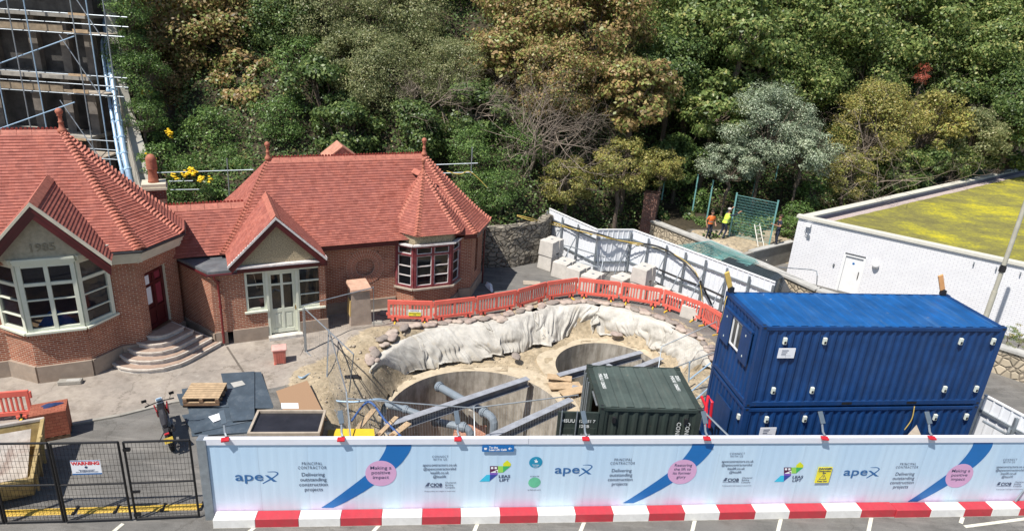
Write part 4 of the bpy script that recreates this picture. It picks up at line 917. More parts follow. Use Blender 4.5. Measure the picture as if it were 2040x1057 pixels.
# curved entrance steps: one thing
stp=thing('entrance_steps','five worn curved steps sweeping up to the maroon door','steps',W(-1.9,25.4),TH)
S3=(1.9,-25.4,0); outl=[(-3.5,25.35),(-3.45,24.95),(-3.2,24.55),(-2.8,24.25),(-2.3,24.08),(-1.8,24.05),(-1.3,24.2),(-.95,24.45),(.15,25.5),(-.95,27.0),(-2.2,25.4)]
anc=Vector((-1.85,26.05))
for k in range(5):
    f=1-.155*k; pl=[(anc+(Vector(p)-anc)*f) for p in outl]
    mb=MB(S3); mb.mi=0; n=len(pl); mb.prism(pl,.17*k,.17*(k+1)-.02); 
    so_=mb.build('step',M['conc_step'],stp); tm=MB(S3); f2=f*.965; tm.prism([(anc+(Vector(p)-anc)*f2) for p in outl],.17*(k+1)-.02,.17*(k+1)); tm.build('tread',M['step_tread'],so_)
    nb=MB(S3); 
    for i in range(n-2):
        a_,b_=pl[i],pl[i+1]; nb.beam((a_.x,a_.y,.17*(k+1)-.03),(b_.x,b_.y,.17*(k+1)-.03),.07,.055)
    nb.build('nosing',simple('pale_nosing',(.58,.52,.45),.8,var=.2,scale=8,dirt=((.3,.27,.24),.5)) if k==0 else bpy.data.materials['pale_nosing'],so_)
# chimney behind the link roof
cp=at(312,385,4.6); ch=thing('chimney','brick chimney with stone cap and ribbed terracotta pot behind the tiled link roof','chimney',(-15.45,27.6,3.45),TH)
mb=MB(); mb.bx(-.42,.42,-.4,.4,-1,1.35); mb.build('brick_stack',M['brick_dark'],ch); mb=MB(); mb.bx(-.5,.5,-.48,.48,1.35,1.45); mb.bx(-.46,.46,-.44,.44,1.45,1.6); mb.build('cap',M['cream2'],ch)
mb=MB(); mb.lathe([(.22,1.6),(.2,1.7),(.17,2.1)]+[(.2+.02*(i%2),2.15+.06*i) for i in range(8)]+[(.17,2.7),(.1,2.78),(.02,2.8)],(0,0,0),14); mb.build('chimney_pot',M['terracotta'],ch,smooth=True)

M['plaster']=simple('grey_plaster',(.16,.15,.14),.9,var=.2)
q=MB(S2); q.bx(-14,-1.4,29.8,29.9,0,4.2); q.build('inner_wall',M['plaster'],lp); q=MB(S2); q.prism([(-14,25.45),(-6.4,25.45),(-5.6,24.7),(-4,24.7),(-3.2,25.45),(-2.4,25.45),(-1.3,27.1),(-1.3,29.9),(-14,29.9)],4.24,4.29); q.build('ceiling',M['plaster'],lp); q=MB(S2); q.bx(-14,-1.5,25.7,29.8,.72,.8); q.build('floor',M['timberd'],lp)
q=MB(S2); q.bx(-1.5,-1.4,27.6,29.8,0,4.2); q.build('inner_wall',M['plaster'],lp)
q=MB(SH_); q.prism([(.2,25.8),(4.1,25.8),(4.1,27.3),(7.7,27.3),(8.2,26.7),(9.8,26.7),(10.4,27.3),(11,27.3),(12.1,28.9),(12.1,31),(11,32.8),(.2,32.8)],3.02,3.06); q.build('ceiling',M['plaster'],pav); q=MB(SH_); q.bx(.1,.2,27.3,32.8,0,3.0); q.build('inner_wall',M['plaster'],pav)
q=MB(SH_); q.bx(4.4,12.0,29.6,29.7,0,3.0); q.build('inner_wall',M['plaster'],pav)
# ================================================================ shafts
def shaft(name,label,cx,cy,r,depth,holes):
    o=thing(name,label,'shaft',(cx,cy,-1.2),0,'round concrete shafts in the excavation')
    m,t,b=nmat('shaft_wall_'+str(len(bpy.data.materials))); oc=coords(t); f=noise(t,.7,6,.7,oc)
    mp=N(t,'Mapping'); mp.inputs['Scale'].default_value=(3,3,.5); L(t,oc,mp.inputs['Vector']); g_=noise(t,1.5,5,.7,mp.outputs[0])
    c=mix(t,.75,ramp(t,f,[(.3,(.22,.20,.17)),(.5,(.40,.37,.32)),(.7,(.50,.47,.42))]),ramp(t,g_,[(.35,(.55,.52,.48)),(.65,(1.25,1.25,1.25))]),'MULTIPLY')
    L(t,c,b.inputs['Base Color']); b.inputs['Roughness'].default_value=.85; bump(t,b,g_,.3,.03)
    n=64; mb=MB()
    for i in range(n):
        a0,a1=2*math.pi*i/n,2*math.pi*(i+1)/n
        P=lambda a,rr,z:(rr*math.cos(a),rr*math.sin(a),z)
        mb.face([P(a0,r,.02),P(a1,r,.02),P(a1,r,-depth),P(a0,r,-depth)][::-1])
    mb.build('shaft_wall',m,o,smooth=True)
    mb=MB()
    for i in range(n):
        a0,a1=2*math.pi*i/n,2*math.pi*(i+1)/n; w0=.55+.25*math.sin(3*a0+cx)+.12*math.sin(7*a0); w1=.55+.25*math.sin(3*a1+cx)+.12*math.sin(7*a1)
        mb.face([P(a0,r,.02),P(a0,r+w0,.035),P(a1,r+w1,.035),P(a1,r,.02)]); mb.face([P(a0,r+w0,.035),P(a0,r+w0,-.15),P(a1,r+w1,-.15),P(a1,r+w1,.035)])
    mb.build('collar',simple('sandy_collar' ,(.50,.42,.30),.95,var=.2,scale=3,bmp=.3,dirt=((.36,.29,.2),.6)) if not bpy.data.materials.get('sandy_collar') else bpy.data.materials['sandy_collar'],o)
    mb=MB(); mb.prism([(r*1.01*math.cos(2*math.pi*i/n),r*1.01*math.sin(2*math.pi*i/n)) for i in range(n)],-depth-.1,-depth); mb.build('shaft_floor',M['concold'],o)
    return o
big=shaft('concrete_shaft','large round concrete shaft with grey pipes and steel beams across it',-.9,21.1,3.35,3.6,0)
sm=shaft('concrete_shaft','smaller round concrete shaft behind the dark green container',4.45,25.45,2.3,3.2,0)
mb=MB(); mb.bx(-1.0,.3,.9,2.6,-3.6,-2.1); mb.build('brick_pier',M['brick'],big)
mb=MB(); mb.box((1.6,1.0,-2.2),(.35,.35,2.8)); mb.box((-.2,3.1,-2.4),(.6,.2,1.4)); mb.build('concrete_pier',M['concold'],big)
mb=MB(); mb.prism([(-3.2,-1.5),(.4,-1.5),(.4,.6),(-3,.7)],-3.6,-2.6); mb.build('inner_bench',M['brick'],big)
# pipes in the big shaft
def pvc(pts,r,label,sock):
    o=thing('drain_pipe',label,'pipe',pts[0],0,'grey plastic drain pipes in the large shaft'); b0=Vector(pts[0]); mb=MB()
    P=[Vector(p)-b0 for p in pts]; Q=[P[0]]
    for i in range(1,len(P)-1):
        for t in (0,.25,.5,.75,1):
            a_=P[i]+(P[i-1]-P[i]).normalized()*.35; c_=P[i]+(P[i+1]-P[i]).normalized()*.35; Q.append(a_.lerp(P[i],t).lerp(P[i].lerp(c_,t),t))
    Q.append(P[-1]); mb.tube(Q,r,14); mb.build('pipe',M['greypvc'],o,smooth=False)
    mb=MB()
    for i,f in sock:
        a_=P[i].lerp(P[i+1],f); d=(P[i+1]-P[i]).normalized(); mb.tube([a_-d*.1,a_+d*.1],r*1.22,14); mb.tube([a_-d*.04,a_+d*.04],r*1.36,14)
    mb.build('socket',M['greypvc'],o); return o
a1=at(872,768,-1.6);a2=at(985,832,-1.6);a3=Vector((a2.x,a2.y-.1,-3.8))
pvc([a1,a2,a3],.16,'grey pipe lying across the large shaft under the beams, bending down at its right end',[(0,.03),(0,.82)])
b1=at(862,838,-1.7);b2=at(938,853,-1.7)
pvc([b1,b2,Vector((b2.x,b2.y-.1,-3.8))],.15,'shorter grey pipe low in the large shaft just behind the white hoarding',[(0,.1),(0,.8)])
c1=at(700,795,-1.1);c2=at(800,812,-1.2);c3=at(875,838,-1.4)
pvc([c1,c2,c3],.12,'dark grey pipe entering the large shaft over its left rim',[(0,.3),(1,.1)])
# steel beams
def ibeam(p,q,w,h,label,grp='steel beams laid across the shafts'):
    p,q=Vector(p),Vector(q); o=thing('steel_beam',label,'beam',p,0,grp); d=q-p; mb=MB(); z=V(0,0,1)
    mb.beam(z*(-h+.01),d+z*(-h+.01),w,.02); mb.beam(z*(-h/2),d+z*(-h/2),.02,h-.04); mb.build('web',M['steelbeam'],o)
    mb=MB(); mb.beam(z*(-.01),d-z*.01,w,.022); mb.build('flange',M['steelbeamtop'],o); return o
def ib(x0,y0,x1,y1,z,w,h,label): return ibeam(at(x0,y0,z),at(x1,y1,z),w,h,label)
ib(768,846,1052,752,-.85,.28,.34,'long grey steel beam over the left half of the large shaft')
ib(950,880,1138,794,-.85,.28,.34,'grey steel beam over the right half of the large shaft, beside the green container')
ib(1112,746,1278,700,-.9,.26,.3,'grey steel beam over the small shaft, the longer left one')
ib(1185,762,1318,712,-.9,.26,.3,'grey steel beam over the small shaft, the right one behind the green container')
ib(1206,722,1246,745,-.95,.18,.2,'short grey cross beam joining the two beams over the small shaft')
ib(1140,768,1190,778,-1.0,.2,.2,'short grey beam end sticking out left of the green container roof')
# timber shutter boards on the rim
mb=MB(); 
o=thing('timber_board','pale plywood boards on the sand between the two shafts','board',at(1125,770,-1.1),0)
for i,(x,y,rz,w,l) in enumerate(((0,0,.2,.5,1.3),(.35,-.4,.5,.45,1.2),(-.2,.5,-.1,.4,1.0))): mb=MB(); mb.box((x,y,.06+.03*i),(l,w,.03),rz); mb.build('board',M['timber'],o)
# ================================================================ bank sheets and sandbags
top=[Vector((p[0],p[1],0)) for p in PIT[:12]]
botpx=[(752,775),(790,757),(825,742),(880,728),(945,718),(1005,708),(1062,692),(1095,688),(1150,660),(1200,668),(1262,682),(1310,702),(1350,730),(1395,775)]
def polyl(P,t):
    Ls=[(P[i+1]-P[i]).length for i in range(len(P)-1)]; S=sum(Ls)*t
    for i,l in enumerate(Ls):
        if S<=l or i==len(Ls)-1: return P[i].lerp(P[i+1],S/l)
        S-=l
bot=[at(x,y,-1.15) for x,y in botpx]
m,t,b=nmat('geotextile'); oc=coords(t); f=noise(t,1.2,6,.7,oc); uvc=coords(t,'UV')
c=ramp(t,f,[(.3,(.37,.345,.30)),(.5,(.53,.505,.45)),(.7,(.64,.62,.57))]); c=mix(t,.5,c,ramp(t,noise(t,9,4,.7),[(.3,(.75,.75,.75)),(.7,(1.2,1.2,1.2))]),'MULTIPLY')
dz=ramp(t,noise(t,2.3,5,.7),[(.55,(0,0,0)),(.72,(.6,.6,.6))]); c=mix(t,dz,c,(.42,.34,.22))
L(t,c,b.inputs['Base Color']); b.inputs['Roughness'].default_value=.75; bump(t,b,noise(t,14,4,.7),.3,.02); M['cloth']=m
segs=[(.0,.17,'crumpled off-white ground sheet bunched at the left end of the bank',1),(.155,.335,'wide off-white ground sheet with slanting creases left of the bank middle',2),(.33,.475,'taut off-white ground sheet with steep creases in the middle of the bank',3),(.455,.64,'bright off-white ground sheet with deep hanging folds in the inner corner of the bank',4),(.625,.83,'smooth pale ground sheet hanging behind the small shaft',5),(.82,1.0,'dusty ground sheet falling down the right end of the bank beside the blue container',6)]
for t0,t1,lab,seed in segs:
    r=np.random.default_rng(seed); mid=polyl(top,(t0+t1)/2); o_=MB((-mid.x,-mid.y,0)); nf=5+int(9*(t1-t0)*10)//3; ph=r.uniform(0,6,8); slant=r.uniform(-.7,.7)
    def fn(u,v,t0=t0,t1=t1,ph=ph,slant=slant,nf=nf,seed=seed):
        tt=t0+(t1-t0)*u; a_=polyl(top,tt); c_=polyl(bot,tt); 
        up=V(0,0,.12); ww=max(0,(v-.15)/.85); p=a_.lerp(c_,ww**.9) if v>.15 else a_+(a_-c_).normalized()*V(1,1,0).length*0
        dirh=Vector((c_.x-a_.x,c_.y-a_.y,0)).normalized()
        if v<=.15: p=a_-dirh*(.35*(1-v/.15))
        z=.07 if v<=.15 else .07-(1.2*(ww**1.0)) 
        bulge=.20*math.sin(math.pi*min(1,ww*1.1))
        ang=u*nf*2*math.pi+slant*6*ww; k=(.035+.10*ww)
        uu=u*(t1-t0)*60; wq=float(vnoise(uu*.6+ph[0]*9,ww*2.2,1,seed)); q1=float(vnoise(uu*.55+slant*ww*3+wq*2.2+ph[1]*9,ww*.9,1,seed+3)); q2=float(vnoise(uu*1.6+slant*ww*7+wq*3+ph[2]*5,ww*1.3+3,1,seed+5)); q3=float(vnoise(uu*3.6+slant*ww*12+wq*4,ww*2.2,1,seed+7))
        off=(.08+.22*ww)*(abs(2*q1-1)-.5)+(.05+.13*ww)*(abs(2*q2-1)-.4)+.03*(abs(2*q3-1)-.4)*(.5+ww)+.10+.10*(float(vnoise(uu*.8,ww*5+ph[3],1,seed+9))-.5)
        p=p+dirh*(off+bulge*.5); tang=Vector((-dirh.y,dirh.x,0)); edge=(.12*math.sin(v*9+ph[4])+.08*math.sin(v*21+ph[5]))
        if u<.01: p=p-tang*edge
        if u>.99: p=p+tang*edge
        zz=z+.03*math.sin(u*17+ph[6])*ww+ (.08*math.sin(u*9+ph[7]) if v>.97 else 0)
        return Vector((p.x,p.y,zz+.03))
    o_.grid(fn,150,34); s=o_.build('ground_sheet',M['cloth'],None,smooth=True); s.location=(mid.x,mid.y,0)
    so_=s.modifiers.new('thick','SOLIDIFY'); so_.thickness=.012
    tag(s,lab,'ground sheet','off-white sheets draped down the bank round the shafts')
# stones scattered over the sand: uncountable
r=np.random.default_rng(77); n=5200; sx_=r.uniform(-7.6,9.2,n); sy_=r.uniform(16.2,30,n); sd_=poly_sd(sx_,sy_,PIT); k_=(sd_<.75)|((sx_<-3.5)&(sy_<25.4)&(sy_<24.6-.9*(-5.5-sx_)))
for a_,b_,c_ in SH: k_&=np.hypot(sx_-a_,sy_-b_)>c_+.25
sx_,sy_=sx_[k_],sy_[k_]; n=len(sx_); sz_=terr(sx_,sy_); rs_=r.uniform(.012,.035,n)+.06*(r.random(n)**14); oc_=np.array([(1,0,0),(0,1,0),(-1,0,0),(0,-1,0),(0,0,.8),(0,0,-.4)]); ft_=np.array([(0,1,4),(1,2,4),(2,3,4),(3,0,4),(1,0,5),(2,1,5),(3,2,5),(0,3,5)])
vs_=(oc_[None]*r.uniform(.6,1.4,(n,6,3))*rs_[:,None,None]); an_=r.uniform(0,6.28,n); ca_,sa_=np.cos(an_)[:,None],np.sin(an_)[:,None]; vx=vs_[:,:,0]*ca_-vs_[:,:,1]*sa_; vy=vs_[:,:,0]*sa_+vs_[:,:,1]*ca_; vs_[:,:,0]=vx+sx_[:,None]; vs_[:,:,1]=vy+sy_[:,None]; vs_[:,:,2]+=(sz_+rs_*.2)[:,None]
tag(mesh_obj('stones',fast_mesh('stones',vs_.reshape(-1,3),(ft_[None]+6*np.arange(n)[:,None,None]).reshape(-1,3),[simple('buff_stone',(.40,.34,.26),.95,var=.45,scale=3)])),'small buff stones scattered over the sand round the shafts','stones',kind='stuff')
bagm=[simple('sandbag_a',(.36,.29,.25),.95,var=.25,scale=6,bmp=.5),simple('sandbag_b',(.45,.37,.31),.95,var=.25,scale=6,bmp=.5),simple('sandbag_c',(.27,.23,.2),.95,var=.25,scale=6,bmp=.5)]
def bagmesh(seed):
    r=np.random.default_rng(seed); ph=r.uniform(0,6,6)
    mb=MB(); nu,nv=12,8
    def fn(u,v):
        a=v*2*math.pi; x=(u-.5)*2; e=(1-abs(x)**3.5)**.5 if abs(x)<1 else 0; k=1+.10*math.sin(x*5+ph[0])+.07*math.sin(a*2+ph[1]+x*3)
        return (x*.30+(.02*math.sin(a+ph[2])),math.copysign(abs(math.cos(a))**.7,math.cos(a))*.17*e*k,math.copysign(abs(math.sin(a))**.8,math.sin(a))*.085*e*k+.075)
    mb.grid(fn,nu,nv); me=bpy.data.meshes.new('sandbag'); me.from_pydata(mb.v,[],mb.f); me.materials.append(bagm[seed%3]); me.polygons.foreach_set('use_smooth',[True]*len(me.polygons)); me.update(); return me
bags=[bagmesh(i) for i in range(6)]; r=np.random.default_rng(4); nb=62
for i in range(nb):
    t_=(i+.5+r.uniform(-.3,.3))/nb*.97+.015; p=polyl(top,t_); a_=polyl(top,min(1,t_+.01)); d=(a_-p).normalized(); nn=Vector((-d.y,d.x,0)); row=i%2
    q=p+nn*(.22+.27*row+r.uniform(-.08,.1)); o=mesh_obj('sandbag',bags[i%6]); z=float(terr(q.x,q.y)); o.location=(q.x,q.y,max(z,0)+.02+(.07 if row==0 else 0)); o.rotation_euler=(r.uniform(-.1,.1),r.uniform(-.12,.12),math.atan2(d.y,d.x)+r.uniform(-.5,.5)); s=r.uniform(.75,1.1); o.scale=(s,s,s*.9)
    tag(o,'brown-grey sandbag in the row weighing down the white sheets along the top of the bank','sandbag','sandbags along the top of the bank')
for i,(x,y,l) in enumerate(((742,720,'reddish sandbag lying over the crumpled sheet at the left end of the bank'),(822,712,'grey sandbag sunk in the sand under the creased sheet'),(1028,712,'single sandbag lying on the sand at the foot of the middle sheet'),(1228,668,'brown sandbag at the foot of the sheet behind the small shaft'),(1000,640,'pale flat sandbag on top of the others in front of the red barriers'),(1330,640,'dark sandbag near the right end of the red barriers'))):
    p=at(x,y,0); o=mesh_obj('sandbag',bags[i]); p=at(x,y,-.9 if i in(1,2,3) else .05); o.location=p; o.rotation_euler=(0,0,i); tag(o,l,'sandbag','loose sandbags around the excavation')
# rubble stones on bank, countable few
# ================================================================ red plastic barriers
def barrier_tree():
    o=thing('plastic_barrier','x','barrier'); mb=MB()
    Lh=.97; mb.bx(-Lh,Lh,-.035,.035,.80,1.0); mb.bx(-Lh,Lh,-.035,.035,.16,.30); mb.bx(-Lh,-Lh+.11,-.035,.035,.3,.8); mb.bx(Lh-.11,Lh,-.035,.035,.3,.8)
    mb.bx(-.06,.06,-.03,.03,.3,.8)
    n=13
    for i in range(1,n):
        if i in(6,7): continue
        x=-Lh+.11+(2*Lh-.22)*(i-.0)/n; mb.bx(x-.032,x+.032,-.022,.022,.3,.8)
    mb.bx(Lh,Lh+.07,-.03,.03,.72,.95); mb.bx(-Lh-.06,-Lh,-.03,.03,.3,.42); mb.bx(-.8,-.5,-.05,.05,.04,.16); mb.bx(.5,.8,-.05,.05,.04,.16)
    mb.build('panel',M['redplastic'],o,bevel=.012)
    for x in(-.65,.65):
        f=MB(); f.box((x,0,.05),(.16,.12,.1)); f.tube([(x,-.02,.08),(x,-.02,.22)],.045,7); f.build('foot',M['black'],o)
        f=MB(); f.box((x,-.16,.03),(.06,.36,.05)); f.build('foot_bar',M['yellow'],o)
    return o
bt=barrier_tree(); bpx=[(770,640),(863,642),(946,632),(1028,617),(1086,600),(1148,591),(1232,600),(1316,614),(1396,643),(1440,672)]
bl=['leftmost red barrier, carrying the small yellow sign','second red barrier from the left, in front of the turret bay','third red barrier from the left, in the curved row','fourth red barrier, turning up towards the dark yard','fifth red barrier, the last on the rising left side of the curve','sixth red barrier, in front of the low concrete blocks at the top of the curve','seventh red barrier, in front of the two-high block stack','eighth red barrier, sloping down beside the flat concrete blocks','ninth red barrier, ending at the blue container']
for i in range(9):
    o=bt if i==0 else copy_tree(bt); p,q=at(*bpx[i]),at(*bpx[i+1]); o.location=(p+q)/2; d=q-p; o.rotation_euler=(0,0,math.atan2(d.y,d.x)); o.scale=(min(1.05,d.length/2.04),1,1.02)
    tag(o,bl[i],'barrier','red plastic barriers curving round the excavation')
o=copy_tree(bt); p,q=at(-75,845),at(68,832); o.location=(p+q)/2; o.rotation_euler=(0,0,math.atan2((q-p).y,(q-p).x)); tag(o,'red plastic barrier at the left edge behind the yellow skip','barrier','red plastic barriers curving round the excavation')
p,q=at(*bpx[0]),at(*bpx[1]); d=(q-p).normalized(); pos=p.lerp(q,.60)+Vector((d.y,-d.x,0))*.05+V(0,0,.47)
sg=thing('yellow_sign','small yellow and white notice fixed to the leftmost red barrier','sign',pos,math.atan2(d.y,d.x))
mb=MB(); mb.bx(-.27,.27,-.01,0,-.15,.15); mb.build('board',M['paper'],sg); mb=MB(); mb.bx(-.26,.26,-.014,-.01,-.14,.03); mb.build('yellow_band',simple('sign_yellow',(.8,.7,.04),.5),sg)
textmesh('NOTICE',.1,M['print_navy'],sg,face_frame((0,-.012,.09),(1,0,0))); textmesh('CONSTRUCTION\nSITE',.06,M['print_navy'],sg,face_frame((0,-.017,-.055),(1,0,0)))
# ================================================================ concrete ballast blocks
def block_tree():
    o=thing('concrete_block','x','concrete block'); mb=MB(); a=[(-.38,-.48,0),(.38,-.48,0),(.38,.48,0),(-.38,.48,0)]; b_=[(-.34,-.44,.72),(.34,-.44,.72),(.34,.44,.72),(-.34,.44,.72)]
    for s in (-1,1):
        y0,y1=(.12,.48) if s>0 else (-.48,-.12); k=.04
        mb.hexa([(-.38,y0,0),(.38,y0,0),(.38,y1,0),(-.38,y1,0)],[(-.35,y0+(0 if s>0 else k),.74),(.35,y0+(0 if s>0 else k),.74),(.35,y1-(k if s>0 else 0),.74),(-.35,y1-(k if s>0 else 0),.74)])
    mb.hexa([(-.38,-.12,.14),(.38,-.12,.14),(.38,.12,.14),(-.38,.12,.14)],[(-.31,-.12,.74),(.31,-.12,.74),(.31,.12,.74),(-.31,.12,.74)])
    mb.build('block',M['concblock'],o,bevel=.02); mb=MB(); mb.lathe([(.07,.735),(.07,.745),(.03,.75)],(0,0,0),10); mb.build('lifting_eye',M['galvd'],o); return o
kb_=block_tree(); first=True
BL=[(1095,532,0,.0,'bottom block of the tall stack against the stone wall'),(1095,532,.78,.03,'top block of the tall stack against the stone wall'),(1122,548,0,.1,'single concrete block right of the tall stack'),(1150,560,0,.0,'second low concrete block from the tall stack'),(1178,575,0,.1,'third low concrete block, half hidden by the red barriers'),(1237,578,0,-.1,'single upright concrete block just left of the second stack'),(1276,588,0,.05,'bottom block of the second stack in front of the white hoarding'),(1276,588,.78,.0,'top block of the second stack in front of the white hoarding'),(1312,598,0,.1,'concrete block right of the second stack behind the red barriers'),(1345,612,0,.1,'fourth concrete block from the blue container along the white hoarding'),(1378,628,0,.1,'concrete block nearest the blue container behind the red barriers')]
for i,(x,y,z,dr_,lab) in enumerate(BL):
    o=kb_ if i==0 else copy_tree(kb_); p=at(x,y); o.location=(p.x,p.y,z); o.rotation_euler=(0,0,R(-38)+dr_); s=1.05 if i<5 else 1.0; o.scale=(s*1.12,s*1.12,s*1.05)
    if y>590 and z==0: o.scale=(s*1.12,s*1.12,s*.8)
    tag(o,lab,'concrete block','precast concrete ballast blocks behind the red barriers')
# ================================================================ inner white hoarding (seen from inside, with posts and rails)
def inner_hoarding(name,label,pts,Hh,side,post_step=1.25):
    base=pts[0]; o=thing(name,label,'hoarding',base); mb=MB((-base.x,-base.y,0)); ra=MB((-base.x,-base.y,0)); cap=MB((-base.x,-base.y,0))
    for p,q in zip(pts[:-1],pts[1:]):
        d=q-p; Ln=d.length; d/=Ln; n=Vector((-d.y,d.x,0))*side; k=int(Ln/.27)
        for i in range(k):
            a_=p+d*(Ln*i/k);b_=p+d*(Ln*(i+1)/k); m1=a_+d*.03;m2=a_+d*.06
            for u_,v_ in ((a_,m1-n*.03),(m1-n*.03,m2-n*.03),(m2-n*.03,a_+d*.09),(a_+d*.09,b_)): mb.face([(u_.x,u_.y,.05),(v_.x,v_.y,.05),(v_.x,v_.y,Hh),(u_.x,u_.y,Hh)])
        cap.beam(p+V(0,0,Hh),q+V(0,0,Hh),.08,.05)
        for z in (Hh*.25,Hh*.78): ra.beam(p+n*(-.06)+V(0,0,z),q-n*.06+V(0,0,z),.06,.09)
    mb.build('cladding',M['hoardinner'],o); ra.build('rail',M['galv'],o); cap.build('capping',M['white'],o)
    for p,q in zip(pts[:-1],pts[1:]):
        d=q-p; Ln=d.length; d/=Ln; n=Vector((-d.y,d.x,0))*side; k=max(1,int(Ln/post_step))
        for i in range(k+1):
            if i==k and q is not pts[-1]: continue
            a_=p+d*(Ln*i/k)-n*.13-base; pm=MB(); pm.beam(a_+V(0,0,0),a_+V(0,0,Hh-.12),.09,.09); pm.build('post',M['galv'],o)
            e=a_-n*.95; pm=MB(); pm.tube([a_+V(0,0,Hh*.72),e+V(0,0,.05)],.028,6); pm.build('brace',M['galvd'],o)
    return o
hp=[at(x,y,2.4) for x,y in((1095,415),(1190,457),(1262,457),(1545,562))]; hp=[Vector((p.x,p.y,0)) for p in hp]
inner_hoarding('white_hoarding','white profiled steel hoarding behind the concrete blocks with grey posts and draped cables',hp,2.4,1,1.15)
hr=[Vector((14.9,19.5,0)),Vector((17.6,15.6,0)),]
hq=[at(1962,786,2.4),at(2060,838,2.4)]; hq=[Vector((p.x,p.y,0)) for p in hq]
inner_hoarding('white_hoarding','short white hoarding at the right edge beyond the end of the blue containers',[hq[0],hq[0]+(hq[1]-hq[0])*1.5],2.4,1,1.0)
pp=thing('wall_prop','grey tubular prop frame leaning on the short white hoarding at the right edge','prop',at(2010,845,0.4))
mb=MB(); z0=Vector(pp.location)
for a_,b_ in (((1985,800),(2035,850)),((2008,862),(2020,826)),((1958,838),(2005,864))): mb.tube([at(*a_,1.9)-z0,at(*b_,1.7)-z0],.04,7)
mb.build('tube_frame',M['galv'],pp)
# cables over the inner hoarding
def cable(pts,r,mat,name,label,cat='cable',group=None,sag=0,n=10):
    P=[Vector(p) for p in pts]; Q=[]
    for i in range(len(P)-1):
        p0=P[max(i-1,0)];p1=P[i];p2=P[i+1];p3=P[min(i+2,len(P)-1)]
        for k in range(n):
            t=k/n; q=.5*((2*p1)+(-p0+p2)*t+(2*p0-5*p1+4*p2-p3)*t*t+(-p0+3*p1-3*p2+p3)*t**3); Q.append(q-V(0,0,sag*4*t*(1-t)))
    Q.append(P[-1]); b0=P[0]; mb=MB(); mb.tube([q-b0 for q in Q],r,6); o=mb.build(name,mat,None,smooth=True,uv=False); o.location=b0; return tag(o,label,cat,group)
G='cables draped over the inner white hoarding'
def onh(px,py,f): # point on hoarding plane at photo pixel
    seg=hp[2:4] if px>1262 else (hp[1:3] if px>1190 else hp[0:2]); p,q=seg; d=(q-p).normalized(); n=Vector((-d.y,d.x,0)); rr=Vector(ray(px,py).tolist()); t=(p.dot(n)-.25-0)/rr.dot(n); c=V(0,0,CAMZ)+rr*t; return c
cable([at(1030,440,2.6),onh(1100,440,0),onh(1150,455,0),onh(1190,465,0),onh(1240,480,0),onh(1300,488,0),onh(1340,505,0),onh(1385,545,0),onh(1410,590,0),onh(1420,612,0)],.045,M['cable'],'black_cable','thick black cable draped along the inner white hoarding and down at its right end',group=G)
cable([at(1030,430,2.7),at(1062,440,2.4),onh(1098,442,0),onh(1160,462,0),onh(1230,478,0),onh(1290,487,0)],.025,M['rope'],'yellow_cable','thin yellow cable following the black one from the stone wall',group=G)
cable([at(1030,428,2.7),at(1062,436,2.5),onh(1105,448,0),onh(1190,468,0),onh(1262,486,0),onh(1330,500,0),onh(1385,540,0),onh(1400,600,0)],.02,M['rope'],'yellow_cable','long thin yellow cable beside the black one down to the blue container',group=G)
cable([onh(1298,530,0),onh(1340,548,0),onh(1400,572,0),at(1440,590,2.2)],.05,M['cable'],'black_pipe','straight black pipe running low along the inner hoarding to the blue container',group=G)
cable([onh(1305,560,0),onh(1360,592,0),onh(1420,620,0)],.035,M['cable'],'black_pipe','lower black pipe near the foot of the inner hoarding',group=G)
# handrail in front of the low blocks
hrl=thing('handrail','bent galvanised handrail in front of the low concrete blocks','handrail',at(1070,545)); z0=Vector(hrl.location); mb=MB()
A_=[at(1066,520,0)+V(0,0,0)]; 
ra_=[at(1070,500,.6),at(1066,485,1.0),at(1074,478,1.1),at(1140,492,1.1),at(1205,512,1.05)]
mb.tube([p-z0 for p in ra_],.03,7); mb.tube([at(1068,502,.55)-z0,at(1205,535,.55)-z0],.025,6)
for x0,y0,x1,y1 in ((1132,497,1122,556),(1203,510,1193,562)): mb.tube([at(x0,y0,1.05)-z0,at(x1,y1,0)-z0],.025,6)
mb.build('rail',M['galvd'],hrl)
# ================================================================ rough stone retaining wall behind the pavilion
m,t,b=nmat('rubble_stone'); oc=coords(t)
wv=N(t,'VectorMath',operation='MULTIPLY_ADD'); L(t,noise(t,2.2,4,.6,oc,'Color'),wv.inputs[0]); wv.inputs[1].default_value=(.3,.3,.3); L(t,oc,wv.inputs[2]); mp=N(t,'Mapping'); mp.inputs['Scale'].default_value=(1,1,1.6); L(t,wv.outputs[0],mp.inputs[0])
vo=N(t,'TexVoronoi'); vo.feature='DISTANCE_TO_EDGE'; vo.inputs['Scale'].default_value=2.6; L(t,mp.outputs[0],vo.inputs['Vector']); vc=N(t,'TexVoronoi'); vc.inputs['Scale'].default_value=2.6; L(t,mp.outputs[0],vc.inputs['Vector'])
c=mix(t,.6,ramp(t,noise(t,3,6,.7,oc),[(.3,(.16,.14,.11)),(.7,(.36,.33,.27))]),ramp(t,vc.outputs['Color'],[(.1,(.6,.6,.6)),(.9,(1.4,1.35,1.3))]),'MULTIPLY'); e=ramp(t,vo.outputs['Distance'],[(.0,(.25,.23,.2)),(.06,(1,1,1))]); c=mix(t,1,c,e,'MULTIPLY')
L(t,c,b.inputs['Base Color']); b.inputs['Roughness'].default_value=.95; bump(t,b,ramp(t,vo.outputs['Distance'],[(0,(0,0,0)),(.12,(1,1,1))]),1,.08); M['rubble']=m
